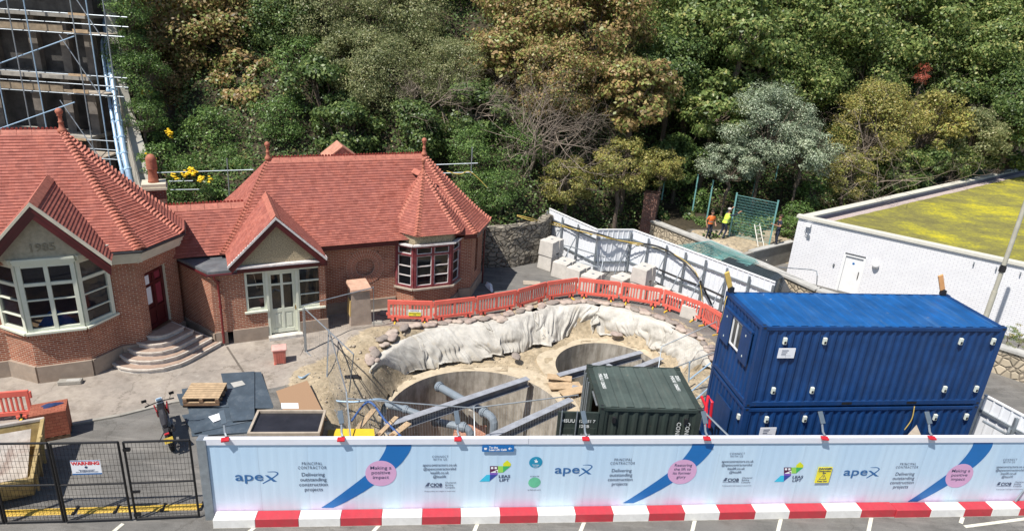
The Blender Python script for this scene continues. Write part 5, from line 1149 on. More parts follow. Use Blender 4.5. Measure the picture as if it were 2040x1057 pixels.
def rough_wall(name,label,pts,Hs,mat,th=.5,amp=.12,seed=1):
    b0=Vector((pts[0][0],pts[0][1],0)); mb=MB((-b0.x,-b0.y,0)); P=[Vector((p[0],p[1],0)) for p in pts]
    def fn(u,v):
        p=polyl(P,u); q=polyl(P,min(1,u+.01)); q0=polyl(P,max(0,u-.01)); d=(q-q0).normalized(); n=Vector((d.y,-d.x,0)); h=np.interp(u,np.linspace(0,1,len(Hs)),Hs)
        if v<.8: z=v/.8*h; o=(vnoise(p.x*3+z,z*3+p.y,1,seed)-.5)*amp+.02*z*0; return p+n*o+V(0,0,z-.1)
        return p-n*th*(v-.8)/.2+V(0,0,h-.1+(vnoise(p.x,p.y+v,.4,2)-.5)*amp)
    mb.grid(fn,70,20); o=mb.build('stonework',mat,None,smooth=False); o.name=name; o.location=b0; return tag(o,label,'wall')
rough_wall('stone_wall','rough grey stone retaining wall behind the pavilion end, ivy spilling over its top',[(-6.5,32.5),(-1.4,33.2),(0.0,33.5),(1.5,34.6),(2.2,36.9)],[2.5,2.4,2.3,2.4,2.2],M['rubble'])
# coped boundary walls in crazy stone
m,t,b=nmat('cobble_stone'); oc=coords(t); vo=N(t,'TexVoronoi'); vo.feature='DISTANCE_TO_EDGE'; vo.inputs['Scale'].default_value=3.4; L(t,oc,vo.inputs['Vector']); vc=N(t,'TexVoronoi'); vc.inputs['Scale'].default_value=3.4; L(t,oc,vc.inputs['Vector'])
c=mix(t,.7,(.46,.40,.30),ramp(t,vc.outputs['Color'],[(.1,(.6,.58,.55)),(.9,(1.35,1.3,1.25))]),'MULTIPLY'); c=mix(t,ramp(t,vo.outputs['Distance'],[(.03,(1,1,1)),(.08,(0,0,0))]),c,(.24,.2,.15)); L(t,c,b.inputs['Base Color']); b.inputs['Roughness'].default_value=.9; bump(t,b,ramp(t,vo.outputs['Distance'],[(0,(0,0,0)),(.15,(1,1,1))]),.8,.05); M['cobble']=m
def coped_wall(label,pts,h,th=.35):
    b0=Vector((pts[0][0],pts[0][1],0)); o=thing('stone_wall',label,'wall',b0,0,'honey stone walls with pale coping'); mb=MB((-b0.x,-b0.y,0)); cp_=MB((-b0.x,-b0.y,0))
    for p,q in zip(pts[:-1],pts[1:]): mb.beam((p[0],p[1],h/2),(q[0],q[1],h/2),th,h); cp_.beam((p[0],p[1],h+.05),(q[0],q[1],h+.05),th+.16,.1)
    mb.build('stonework',M['cobble'],o); cp_.build('coping',M['concrete'],o); return o
coped_wall('honey stone wall with pale coping between the inner hoarding and the terrace with the workers',[(8.55,40.2),(13.15,33.6),(14.9,30.4)],1.1)
coped_wall('honey stone wall with pale coping right of the blue containers below the flower bed',[(14.9,30.4),(20.9,25.0),(25,21.3)],1.1)
bp=at(1280,440,1.1); pi_=thing('brick_pillar','tall weathered brick pillar at the end of the honey stone wall','pillar',(8.35,40.6,0),R(-20)); mb=MB(); mb.bx(-.42,.42,-.4,.4,0,2.75); mb.build('shaft',M['brick_dark'],pi_); mb=MB(); mb.bx(-.47,.47,-.45,.45,2.75,2.85); mb.build('cap',M['brick_dark'],pi_)
# terrace retaining wall
rw=[at(1470,508,1.2),at(1496,500,1.2),at(1572,481,1.2)]; rw=[(12.5,34.75),(13.1,35.25),(16.3,37.65)]
tw=thing('retaining_wall','smooth grey concrete retaining wall under the mesh fence with the ladder against it','wall',(12.5,34.75,0)); mb=MB((-12.5,-34.75,0))
for p,q in (((12.5,34.75),(13.1,35.25)),((13.1,35.25),(16.3,37.65))): mb.beam((p[0],p[1],.6),(q[0],q[1],.6),.25,1.25)
mb.build('wall_face',M['concold'],tw); mb=MB((-12.5,-34.75,0)); mb.beam((13.1,35.25,1.25),(16.3,37.65,1.25),.34,.08); mb.beam((10.4,38.0,1.18),(12.5,34.9,1.18),.3,.1); mb.build('coping',M['concrete'],tw)
# ================================================================ white brick building with green roof
wang=R(-35.2); wc=Vector((15.2,35.03,0)); rz2=R(37.7)
wbld=thing('white_building','low white painted brick building with a yellow-green sedum roof and pale parapet','building',wc)
e1=Vector((math.cos(wang),math.sin(wang),0)); e2=Vector((math.cos(rz2),math.sin(rz2),0)); n1=Vector((-e1.y,e1.x,0))
L1=15.0; L2=34.0; ZT=3.42; mb=MB()
def quadwall(mb,a_,d,Ln,z0,z1,ops): wall(mb,(a_.x,a_.y),((a_+d*Ln).x,(a_+d*Ln).y),z0,z1,.3,ops)
dl=2.66
quadwall(mb,Vector((0,0,0)),e1,L1,0,ZT,[(dl,dl+.95,0,2.04)])
mb.hexa([e2*L2,Vector((0,0,0)),Vector((0,0,0))+e1*.01+n1*.3,e2*L2+n1*.3][::1],[p+V(0,0,ZT) for p in (e2*L2,Vector((0,0,0)),e1*.01+n1*.3,e2*L2+n1*.3)])
mb.build('wall',M['white_brick'],wbld)
pr=MB(); inn=.38
def strip(a_,b_,z0,z1,w): pr.beam(a_+V(0,0,(z0+z1)/2),b_+V(0,0,(z0+z1)/2),w,z1-z0)
strip(-e1*.1+n1*.12,e1*L1+n1*.12,ZT,ZT+.13,.46); strip(e2*.15+e1*.25,e2*L2+e1*.25,ZT+.002,ZT+.131,.46); pr.build('parapet_coping',M['cream2'] if 0 else simple('pale_coping',(.62,.60,.52),.6,var=.06),wbld)
ip=MB(); a0=e1*.55+n1*.0; ip.beam(e2*.6+e1*.62+V(0,0,ZT-.1),e2*L2+e1*.62+V(0,0,ZT-.1),.05,.34); ip.build('inner_upstand',simple('upstand_membrane',(.05,.06,.10),.6),wbld)
rs=MB(); rs.face([V(0,0,ZT-.14)+p for p in (e1*.3+n1*.1,e1*L1+n1*.1,e1*L1+e2*L2,e1*.3+e2*L2)]); 
rs.build('gravel_margin',simple('pink_gravel',(.46,.38,.35),.95,var=.5,scale=22,bmp=.8),wbld)
m,t,b=nmat('sedum'); oc=coords(t); mp=N(t,'Mapping'); mp.inputs['Rotation'].default_value=(0,0,R(-20)); mp.inputs['Scale'].default_value=(.7,1.0,1); L(t,oc,mp.inputs[0]); f=noise(t,.45,8,.72,mp.outputs[0]); f2=noise(t,6,6,.75,oc)
c=ramp(t,math_(t,'ADD',f,math_(t,'MULTIPLY',math_(t,'SUBTRACT',f2,.5),.5)),[(.30,(.13,.12,.04)),(.45,(.22,.20,.05)),(.53,(.29,.27,.04)),(.62,(.48,.42,.02)),(.72,(.66,.56,.02))]); L(t,c,b.inputs['Base Color']); b.inputs['Roughness'].default_value=.95; bump(t,b,f2,1,.08)
sb=MB(); o_=e1*1.35+n1*.15; nu_,nv_=60,90
def sfn(u,v):
    p=e1*(1.3+ (L1-1.3)*u)+n1*.32+e2*(L2*v)*.98; 
    k=(e2*v*L2).dot(n1); return Vector((p.x,p.y,ZT-.10+.05*vnoise(p.x,p.y,.6,4)))
sb.grid(sfn,nu_,nv_); sd=sb.build('sedum_roof',m,wbld,smooth=True); tag(sd,kind='stuff')
dr=MB(); p0=e1*dl; 
def wb2(mb,s0,s1,z0,z1,d0,d1): mb.hexa(*[[e1*s0+n1*d0+V(0,0,z),e1*s1+n1*d0+V(0,0,z),e1*s1+n1*d1+V(0,0,z),e1*s0+n1*d1+V(0,0,z)] for z in (z0,z1)])
wb2(dr,dl+.05,dl+.9,0,1.98,.06,.1); d_=dr.build('door',M['white'],wbld); fr_=MB(); wb2(fr_,dl-.07,dl+.05,0,2.1,-.02,.12); wb2(fr_,dl+.9,dl+1.02,0,2.1,-.02,.12); wb2(fr_,dl+.05,dl+.9,1.98,2.1,-.02,.12); fr_.build('door_frame',M['white'],wbld)
hd=MB(); wb2(hd,dl-.02,dl+.97,2.1,2.13,-.05,.02); wb2(hd,dl+.8,dl+.83,.85,1.25,.0,.06); hd.build('handle',M['black'],d_)
ds=MB(); c0_=e1*(dl+.47)+n1*.058+V(0,0,1.62); 
ds.ext([c0_+e1*.06*math.cos(a)+V(0,0,.06*math.sin(a)) for a in np.linspace(0,2*math.pi,14,endpoint=False)],-n1*.006); ds.build('door_disc',M['print_blue'],d_)
gl=MB(); c0_=e1*(dl+1.5)-n1*.1+V(0,0,1.86); gl.lathe([(.02,-.17),(.12,-.13),(.17,0),(.13,.11),(.02,.16)],c0_,14); lo=gl.build('wall_globe_lamp',M['white'],None,smooth=True); lo.name='wall_lamp'; lo.location=wc; tag(lo,'white globe lamp on the white brick wall right of the door','wall lamp')
fl=thing('floodlight','white floodlight and sensor high on the left corner of the white brick wall','floodlight',wc+e1*.55-n1*.1+V(0,0,3.05)); mb=MB(); mb.box((0,-.05,.1),(.26,.2,.16),wang); mb.build('lamp_head',M['white'],fl); mb=MB(); mb.box((.05,-.06,-.2),(.08,.08,.1),wang); mb.tube([(0,0,0),(-.12,-.03,-.25),(.02,-.03,-.45),(.1,-.02,-.5)],.015,5); mb.box((.12,-.06,-.52),(.16,.05,.16),wang); mb.build('sensor',M['galvd'],fl)
ks=thing('key_box','tiny black entry keypad on the white brick wall left of the door','keypad',wc+e1*(dl-.42)-n1*.03+V(0,0,1.3)); mb=MB(); mb.box((0,0,0),(.08,.06,.14),wang); mb.build('case',M['black'],ks); mb=MB(); mb.box(tuple(-n1*.04),(.05,.02,.08),wang); mb.build('button_pad',M['galvd'],ks)
vp_=MB()
for k,(x,y) in enumerate(((1940,525),(1985,535),(2033,545))):
    rr=Vector(ray(x,y).tolist()); t_=((wc).dot(n1)-.06)/rr.dot(n1); c=V(0,0,CAMZ)+rr*t_; o=mesh_obj('wall_spigot',None) if 0 else None
    mb=MB(); mb.box((0,0,0),(.05,.08,.16),wang); mb.box(tuple(-n1*.05),(.03,.08,.03),wang); s=mb.build('wall_spigot',M['galvd'],None); s.location=c; tag(s,ORD[k]+' small grey spigot high on the white wall left of the lamp post' if k<2 else 'small grey spigot high on the white wall at the right edge','spigot','small spigots on the white wall')
rl=thing('handrail','grey handrail bent down beside the white wall above the honey stone wall','handrail',at(1600,545,1.2)); z0=Vector(rl.location); mb=MB(); mb.tube([at(1552,532,1.5)-z0,at(1618,537,2.0)-z0,at(1627,540,2.0)-z0,at(1628,548,1.9)-z0,at(1627,566,1.25)-z0],.025,6); mb.build('rail',M['galvd'],rl)
# lamp post
lpb=at(1970,615,0); lpb=Vector((20.62,26.9,0)); lq=thing('lamp_post','slim beige lamp post with a dark collar before the white building','lamp post',lpb)
mb=MB(); mb.tube([(0,0,0),(0,0,3.0)],.11,12); mb.tube([(0,0,3.0),(0,0,8.0)],.09,12); mb.build('post',simple('beige_metal',(.46,.44,.36),.5),lq); 
cz=3.9
mb=MB(); mb.tube([(0,0,cz),(0,0,cz+.22)],.13,12); mb.tube([(0,0,cz+.22),(0,0,cz+.3)],.11,12); mb.build('collar',M['black'],lq)
# ================================================================ shipping containers
def container(name,label,org,ang,Ln,Wd,Hh,mside,mtop,group,endopen=False,pitch=.25):
    o=thing(name,label,'container',org,ang,group); t_=.12; cs=.17
    def corr(mb,p0,p1,z0,z1,dep,nrm,pt=pitch):
        p0=Vector(p0);p1=Vector(p1);d=(p1-p0);l=d.length;d/=l;k=int(l/pt);pt=l/k;nrm=Vector(nrm)
        prof=[]
        for i in range(k): prof+=[(i*pt,0),(i*pt+pt*.28,0),(i*pt+pt*.5,dep),(i*pt+pt*.78,dep)]
        prof.append((l,0))
        for (s0,a0),(s1,a1) in zip(prof[:-1],prof[1:]):
            A=p0+d*s0-nrm*a0;B=p0+d*s1-nrm*a1; mb.face([A+V(0,0,z0),B+V(0,0,z0),B+V(0,0,z1),A+V(0,0,z1)])
    mb=MB(); corr(mb,(cs,.02,0),(Ln-cs,.02,0),.16,Hh-.12,.045,(0,-1,0)); mb.build('side_wall',mside,o,uv=False); mb=MB(); corr(mb,(Ln-cs,Wd-.02,0),(cs,Wd-.02,0),.16,Hh-.12,.045,(0,1,0)); mb.build('side_wall',mside,o,uv=False)
    mb=MB(); corr(mb,(Ln-.02,cs,0),(Ln-.02,Wd-cs,0),.16,Hh-.12,.04,(1,0,0))
    if not endopen: corr(mb,(.02,Wd-cs,0),(.02,cs,0),.16,Hh-.12,.035,(-1,0,0),.22)
    mb.build('end_wall',mside,o,uv=False)
    mb=MB(); k=int((Ln-.3)/.42); pt=(Ln-.3)/k
    for i in range(k):
        x=.15+i*pt; pr_=[(x,0),(x+pt*.35,0),(x+pt*.45,.022),(x+pt*.9,.022),(x+pt,0)]
        for (a,za),(b_,zb) in zip(pr_[:-1],pr_[1:]): mb.face([(a,.08,Hh-.045+za),(b_,.08,Hh-.045+zb),(b_,Wd-.08,Hh-.045+zb),(a,Wd-.08,Hh-.045+za)])
    mb.build('roof',mtop,o,uv=False)
    mb=MB()
    for x in (0,Ln-cs):
        for y in (0,Wd-.14): mb.bx(x,x+cs,y,y+.14,.12,Hh-.12)
    for z0,z1 in ((.02,.16),(Hh-.13,Hh-.03)):
        for y in (0,Wd-.07): mb.bx(cs,Ln-cs,y,y+.07,z0,z1)
        for x in (0,Ln-.07): mb.bx(x,x+.07,cs,Wd-cs,z0,z1)
    mb.bx(0,.16,.07,Wd-.07,Hh-.05,Hh-.028); mb.bx(Ln-.16,Ln,.07,Wd-.07,Hh-.05,Hh-.028)
    mb.build('frame',mside,o,bevel=.006,uv=False)
    cm=MB()
    for x in (-.004,Ln-.174):
        for y in (-.004,Wd-.156):
            for z in (0,Hh-.12): cm=MB(); cm.bx(x,x+.178,y,y+.16,z,z+.12); c_=cm.build('corner_casting',mside,o,bevel=.008,uv=False); hm=MB(); hm.bx(x+.05,x+.13,y-.003 if y<1 else y+.155,y+.003 if y<1 else y+.163,z+.03,z+.09); hm.bx(x+.05,x+.13,y+.05,y+.11,z+.118,z+.123); hm.build('hole',M['black'],c_)
    return o
bang=.1431; BO=Vector((7.006,16.87,0)); bL=7.55
def ctag(o,lab): o['label']=lab
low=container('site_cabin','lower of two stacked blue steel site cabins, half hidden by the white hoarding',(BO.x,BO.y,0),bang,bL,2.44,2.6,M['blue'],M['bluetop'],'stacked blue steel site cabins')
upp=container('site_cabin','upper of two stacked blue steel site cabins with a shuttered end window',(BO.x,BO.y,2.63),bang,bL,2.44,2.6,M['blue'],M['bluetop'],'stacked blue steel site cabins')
ventm=simple('vent_white',(.66,.70,.62),.5)
for o,zs in ((upp,(2.15,.55)),(low,(2.2,.6))):
    for z in zs:
        for x in (.75,1.95,6.2,7.25): mb=MB(); mb.bx(x-.05,x+.05,-.045,.03,z-.1,z+.1); v_=mb.build('vent',ventm,o,bevel=.01); mb=MB(); mb.bx(x-.03,x+.03,-.05,-.045,z-.07,z+.0); mb.build('vent_slot',M['dark'],v_)
    mb=MB(); mb.bx(.62,1.12,-.03,-.015,1.62,1.93); nt_=mb.build('notice',M['paper'],o)
    for k,zz in enumerate((1.86,1.80,1.74)): mb=MB(); mb.bx(.72,.92-.03*k,-.033,-.03,zz-.012,zz+.012); mb.build('print_line',M['print_navy'],nt_)
    mb=MB(); mb.bx(.72,1.02,-.033,-.031,1.70,1.704); mb.bx(.86,.863,-.033,-.031,1.63,1.70); mb.build('print_box',M['print_navy'],nt_)
mb=MB(); 
for x in (3.0,5.1): mb=MB(); mb.bx(x,x+.32,-.006,.01,.05,.13); mb.build('fork_pocket',M['dark'],upp); 
# end window with shutters on the upper cabin (left end faces -x)
wm=MB(); y0,y1,z0,z1=.95,1.6,1.25,2.15
def xb(mb,ya,yb,za,zb,xa,xb_): mb.bx(xa,xb_,ya,yb,za,zb)
for a_ in ((y0,y0+.05,z0,z1),(y1-.05,y1,z0,z1),(y0+.05,y1-.05,z0,z0+.05),(y0+.05,y1-.05,z1-.05,z1),((y0+y1)/2-.025,(y0+y1)/2+.025,z0+.05,z1-.05)): wm.bx(-.03,.06,*a_)
wo=wm.build('window',M['white'],upp); gm_=MB(); gm_.bx(.0,.01,y0+.03,y1-.03,z0+.03,z1-.03); gm_.build('pane',M['glassdark'],wo)
hm=MB(); hm.bx(-.08,.02,y0-.6,y1+.6,z1+.02,z1+.08); hm.build('shutter_rail',M['blue'],upp)
for ya in (y0-.62,y1+.02):
    sm_=MB(); sm_.bx(-.075,-.035,ya,ya+.60,z0-.12,z1+.0); s_=sm_.build('shutter',M['blue'],upp,bevel=.01)
    for zz in (z0+.05,z1-.2): q=MB(); q.bx(-.082,-.075,ya+.28,ya+.32,zz,zz+.06); q.build('bolt',ventm,s_)
mb=MB(); mb.bx(-.05,.02,.15,.25,2.1,2.25); mb.build('junction_box',ventm,low)
mb=MB(); mb.bx(-.03,.0,.7,1.7,.2,2.1); mb.build('door',M['blue'],low)
# work lights on the cabin roof corners
def worklight(x,y,z,label,rz,yl):
    o=thing('work_light',label,'work light',(x,y,z),rz,'orange work lights on the blue cabin roof'); mb=MB(); mb.box((0,0,.08),(.16,.12,.16)); mb.build('bracket',M['black'],o); mb=MB(); mb.box((-.16,0,.42),(.16,.05,.55),M=Matrix.Rotation(R(-24),3,'Y')); mb.build('lamp_panel',yl,o,bevel=.01)
e_=Vector((math.cos(bang),math.sin(bang),0)); en=Vector((-e_.y,e_.x,0))
pz=BO+en*2.35+e_*.1; worklight(pz.x,pz.y,5.23,'yellow-backed work light on the left rear corner of the upper blue cabin',.3,simple('amber',(.75,.5,.12),.5))
pz=BO+en*2.35+e_*(bL-.25); worklight(pz.x,pz.y,5.23,'orange-backed work light on the right rear corner of the upper blue cabin',.1,simple('orange_back',(.72,.36,.14),.5))
# green container
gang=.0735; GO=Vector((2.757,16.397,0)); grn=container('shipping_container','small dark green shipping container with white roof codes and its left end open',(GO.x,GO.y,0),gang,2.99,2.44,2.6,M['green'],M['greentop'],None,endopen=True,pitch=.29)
wtxt=simple('stencil_white',(.6,.62,.6),.7,var=.2,scale=20)
for x,sx in ((.32,1),(2.58,1)):
    for dx_,s in ((0,'126051'),(.14,'22G1')):
        textmesh('MSUU '+s if dx_==0 else s,.15,wtxt,grn,face_frame((x+dx_*1.2,1.45 if dx_==0 else 1.75,2.62-.04),(0,-1,0),(1,0,0)),name='roof_code',bold=.004)
for dx_,s in ((2.35,'CONEX'),(2.62,'CONEX')): textmesh(s,.17,wtxt,grn,face_frame((dx_,-.012,1.85),(0,0,-1),(1,0,0)),name='side_lettering',bold=.004,spacing=1.1)
mb=MB(); 
for x in (.45,2.55): mb=MB(); mb.bx(x-.05,x+.05,-.04,.03,2.1,2.28); mb.build('vent',M['black'],grn)
mb=MB(); mb.bx(.05,2.9,2.38,2.41,.16,2.45); mb.build('inner_wall',M['green'],grn); mb=MB(); mb.bx(.05,2.9,.1,2.36,.1,.16); mb.build('floor',M['timberd'],grn)
mb=MB(); mb.box((.02,1.22,2.35),(.05,1.5,.03)); mb.build('rope_bar',M['galvd'],grn)
def leaf(y0,rz,lab_text):
    hinge=Vector((0,y0,0)); m=Matrix.Translation(hinge)@Matrix.Rotation(rz,4,'Z'); d=thing('x','x','x'); bpy.data.objects.remove(d)
    mb=MB(); mb.bx(0,1.15,-.03,.03,.14,2.42)
    for i in range(4): mb.bx(.06,1.09,-.045,-.03,.35+i*.5,.6+i*.5)
    o=mb.build('door',M['green'],grn,bevel=.006); o.data.transform(m)
    for x in (.42,.88): rb=MB(); rb.tube([(x,-.09,.1),(x,-.09,2.5)],.022,7); rb.box((x,-.07,.9),(.1,.06,.05)); rb.box((x,-.07,2.2),(.1,.06,.05)); q=rb.build('lock_rod',M['galv'],o); q.data.transform(m)
    if lab_text:
        for s,x,z,sz in (('MSUU',.60,2.2,.15),('126051 7',1.0,2.2,.14),('12GB',1.0,2.02,.14)): q=textmesh(s,sz,wtxt,o,m@face_frame((x-.42,-.05,z) if s=='MSUU' else (x-.35,-.05,z),(1,0,0)),name='door_lettering',bold=.003)
        for i in range(4): q=textmesh(['MAX. GROSS','TARE','NET','CU. CAP.'][i],.07,wtxt,o,m@face_frame((.65,-.05,1.78-.13*i),(1,0,0)),name='door_lettering')
    return o
# the near leaf is swung right out to the left, its inner/outer face to the camera
mb=MB(); ND=Matrix.Rotation(R(177),4,'Z')
mb.bx(-1.17,0,-.03,.03,.14,2.42)
o=mb.build('door',M['green'],grn,bevel=.006)
for z in (.5,1.1,1.7): q=MB(); q.bx(-1.1,-.07,-.045,-.03,z-.2,z+.2); q.build('door_panel',M['green'],o)
for x in (-1.07,-.64): rb=MB(); rb.tube([(x,-.09,.1),(x,-.09,2.5)],.022,7); rb.build('lock_rod',M['galv'],o)
for s,x,z,sz in (('MSUU',-.87,2.14,.15),('126051 7',-.33,2.14,.125),('12GB',-.40,1.97,.13)): textmesh(s,sz,wtxt,o,face_frame((x,-.05,z),(1,0,0)),name='door_lettering',bold=.004)
for s,x,z,sz in (('MAX. GROSS',-.86,1.66,.055),('10.160 KGS',-.34,1.70,.06),('22.400 LBS',-.34,1.60,.06)): textmesh(s,sz,wtxt,o,face_frame((x,-.05,z),(1,0,0)),name='door_lettering')
mb=MB(); mb.bx(-.02,.04,1.22,2.36,.14,2.46); o=mb.build('door',M['green'],grn); 
for y in (1.5,1.75,2.05,2.25): rb=MB(); rb.tube([(-.07,y,.1),(-.07,y,2.5)],.022,7); rb.build('lock_rod',M['galv'],o)
# red bent tube rails between containers
rr_=thing('red_rail','bright red bent tube guard between the green container and the blue cabins','guard rail',at(1412,850,1.2)); z0=Vector(rr_.location); mb=MB()
mb.tube([at(1397,788,2.2)-z0,at(1408,812,1.9)-z0,at(1405,850,1.4)-z0],.045,8); mb.tube([at(1405,822,2.0)-z0,at(1411,788,2.5)-z0,at(1419,800,2.4)-z0,at(1413,850,1.5)-z0],.045,8); mb.build('tube',simple('bright_red',(.75,.03,.05),.35),rr_)
# ================================================================ front hoarding with printed panels
HA=Vector((-7.30,13.88,0)); ha=R(6.81); hx=Vector((math.cos(ha),math.sin(ha),0)); hn=Vector((hx.y,-hx.x,0)); HH=2.5; HL=24.4
fh=thing('site_hoarding','long printed white hoarding across the front of the site with blue swooshes and pink discs','hoarding',HA,ha)
def hz(px,py,o=0):
    rr=Vector(ray(px,py).tolist()); n=hn; t_=((HA+n*o-V(0,0,CAMZ)).dot(n))/rr.dot(n); q=V(0,0,CAMZ)+rr*t_; return ((q-HA).dot(hx),q.z)
m,t,b=nmat('printed_panel'); oc=coords(t); sp=N(t,'SeparateXYZ'); L(t,oc,sp.inputs[0])
pk=ramp(t,math_(t,'MULTIPLY',sp.outputs[2],.4),[(.09,(.66,.52,.68)),(.22,(.58,.66,.78)),(.5,(.49,.645,.79)),(1,(.45,.62,.79))]); pw=ramp(t,math_(t,'MULTIPLY',sp.outputs[2],.4),[(.1,(.60,.70,.79)),(.3,(.54,.68,.80)),(1,(.48,.645,.80))])
wvx=math_(t,'SINE',math_(t,'MULTIPLY',sp.outputs[0],2.6),0); c=mix(t,ramp(t,math_(t,'ADD',math_(t,'MULTIPLY',wvx,.5),.5),[(.35,(0,0,0)),(.65,(1,1,1))]),pw,pk)
L(t,c,b.inputs['Base Color']); b.inputs['Roughness'].default_value=.42; b.inputs['Specular IOR Level'].default_value=.4; bump(t,b,noise(t,.9,2,.5,oc),.15,.05); M['panel']=m
mb=MB(); npan=20; pwid=HL/npan; r=np.random.default_rng(3)
for i in range(npan):
    mb=MB(); k=20
    for j in range(k):
        x0=pwid*i+.0012+(pwid-.0024)*j/k; x1=pwid*i+.0012+(pwid-.0024)*(j+1)/k; w0=.0022*math.sin(j*1.57+i*.9)*(.4+.6*math.sin(i*2.3+j*.4)**2); w1=.0022*math.sin((j+1)*1.57+i*.9)*(.4+.6*math.sin(i*2.3+(j+1)*.4)**2)
        mb.face([(x0,w0,0.02),(x1,w1,.02),(x1,w1,HH-.1),(x0,w0,HH-.1)])
    mb.build('panel',M['panel'],fh)
mb=MB(); k=80
mb.bx(0,HL,.03,.06,.02,HH-.1); mb.build('backing',M['hoardinner'],fh)
mb=MB(); mb.bx(-.05,8.1,-.035,.09,HH-.17,HH); mb.bx(8.11,16.3,-.038,.09,HH-.172,HH+.004); mb.bx(16.31,HL,-.035,.09,HH-.17,HH); mb.build('capping',simple('white_capping',(.70,.72,.78),.45,var=.04),fh)
mb=MB(); mb.bx(-.22,-.0,-.05,.2,0,HH-.02); mb.build('end_post',M['galv'],fh)
for i in range(9): mb=MB(); x=1.2+i*2.75; mb.bx(x-.06,x+.06,.065,.17,0,HH-.15); mb.build('rear_post',M['galv'],fh)
# graphics placed on the real panel at their size
def flat(name,pts,mat,off,parent=fh,th=.0006):
    off=.004+off*.35
    mb=MB(); mb.ext([(x,-off,z) for x,z in pts],(0,-th,0)); return mb.build(name,mat,parent)
def pxpoly(P): return [hz(x,y) for x,y in P]
def smooth(P,n=6,closed=False):
    P=[Vector((p[0],p[1])) for p in P]; Q=[]
    for i in range(len(P)-1):
        p0=P[max(i-1,0)];p1=P[i];p2=P[i+1];p3=P[min(i+2,len(P)-1)]
        for k in range(n): t_=k/n; Q.append(.5*((2*p1)+(-p0+p2)*t_+(2*p0-5*p1+4*p2-p3)*t_*t_+(-p0+3*p1-3*p2+p3)*t_**3))
    Q.append(P[-1]); return [(q.x,q.y) for q in Q]
SW=[[(770,879),(769,890),(762,905),(748,925),(725,948),(690,975),(660,997),(640,1010)],[(819,879),(819,890),(812,905),(795,926),(765,950),(730,975),(690,998),(664,1010)]]
def swoosh(xt,xb,k,ky):
    def mp_(P): 
        out=[]
        for x,y in P:
            tt=(y-879)/131; out.append(hz(xt*(1-tt)+xb*tt+(x-(794.5*(1-tt)+652*tt))*k,879+(y-879)*ky))
        return out
    A=smooth(mp_(SW[0])); B=smooth(mp_(SW[1])); mb=MB()
    for i in range(len(A)-1): mb.face([(A[i][0],-.007,A[i][1]),(A[i+1][0],-.007,A[i+1][1]),(B[i+1][0],-.007,B[i+1][1]),(B[i][0],-.007,B[i][1])])
    mb.build('swoosh_print',M['print_blue'],fh)
swoosh(794.5,652,1,1); swoosh(1402,1251,.875,.93); swoosh(1959,1817.5,.79,.905)
def disc(cx_,cy_,rx,mat,name='disc_print',off=.018,n=40):
    s,z=hz(cx_,cy_); s2,_=hz(cx_+rx,cy_); r_=abs(s2-s); return flat(name,[(s+r_*math.cos(2*math.pi*i/n),z+r_*math.sin(2*math.pi*i/n)) for i in range(n)],mat,off),s,z,r_
def htb(body,x0,x1,y0,y1,mat='print_navy',align='CENTER',line=1.0,spacing=1.0,bold=0,off=.012,name='lettering'):
    """text block fitted to its measured place (photo px box) on the panel plane"""
    cx_,cy_=(x0+x1)/2,(y0+y1)/2; s,z=hz(cx_,cy_); w_=hz(x1,cy_)[0]-hz(x0,cy_)[0]; h_=hz(cx_,y0)[1]-hz(cx_,y1)[1]
    o=textmesh(body,1,M[mat],fh,Matrix.Identity(4),name=name,align=align,line=line,spacing=spacing,bold=bold,ext=0)
    me=o.data; xs_=[v.co.x for v in me.vertices]; ys_=[v.co.y for v in me.vertices]; a,b_,c,d=min(xs_),max(xs_),min(ys_),max(ys_)
    for v in me.vertices: v.co=((v.co.x-(a+b_)/2)*w_/(b_-a)+s,-off,(v.co.y-(c+d)/2)*h_/(d-c)+z)
    return o
def apex_logo(x0,y0,x1,y1):
    """apex wordmark: a p e in type, x drawn as two strokes"""
    k=(x1-x0); hh_=(y1-y0); f=lambda a,b_:hz(x0+a*k,y0+b_*hh_)
    htb('ape',x0,x0+.665*k,y0+.25*hh_,y0+.98*hh_,'logo_blue',bold=.008,name='apex_lettering')
    A=smooth([f(*p) for p in ((.64,.98),(.78,.68),(.92,.38),(.985,.16),(.93,.04),(.76,.03))],7); B=smooth([f(*p) for p in ((.76,.0),(.95,-.02),(1.02,.16),(.95,.42),(.83,.70),(.66,1.02))],7)
    flat('x_stroke',A+B,M['logo_blue'],.0); flat('x_stroke',[f(*p) for p in ((.70,.30),(.775,.30),(.99,.84),(.90,.84))],M['logo_blue'],.003)
for b4 in ((469,938.5,553,962),(1105,925,1179,947),(1680,930,1751,951)): apex_logo(*b4)
for x0,x1,y0,y1,txt in ((738,780,927,954.5,'Making a\npositive\nimpact'),(1341,1377,922.5,953,'Restoring\nthe lift to\nits former\nglory'),(1893,1929,933.5,957.5,'Making a\npositive\nimpact')):
    disc((x0+x1)/2,(y0+y1)/2+1,31 if x0<800 else (28.4 if x0<1500 else 26.3),M['print_pink'],off=.008); htb(txt,x0,x1,y0,y1,bold=.003)
for x0,x1,y0,y1 in ((593.6,650.3,919,933),(1216.5,1265.5,911.5,924),(1785.5,1830,920.5,931.5)): htb('PRINCIPAL\nCONTRACTOR',x0,x1,y0,y1,spacing=1.3,line=.95,bold=.002)
for x0,x1,y0,y1 in ((596,652.8,940,979),(1211.5,1260.5,932.5,967.5),(1774.5,1821,939.5,973)): htb('Delivering\noutstanding\nconstruction\nprojects',x0,x1,y0,y1,line=.95,bold=.001)
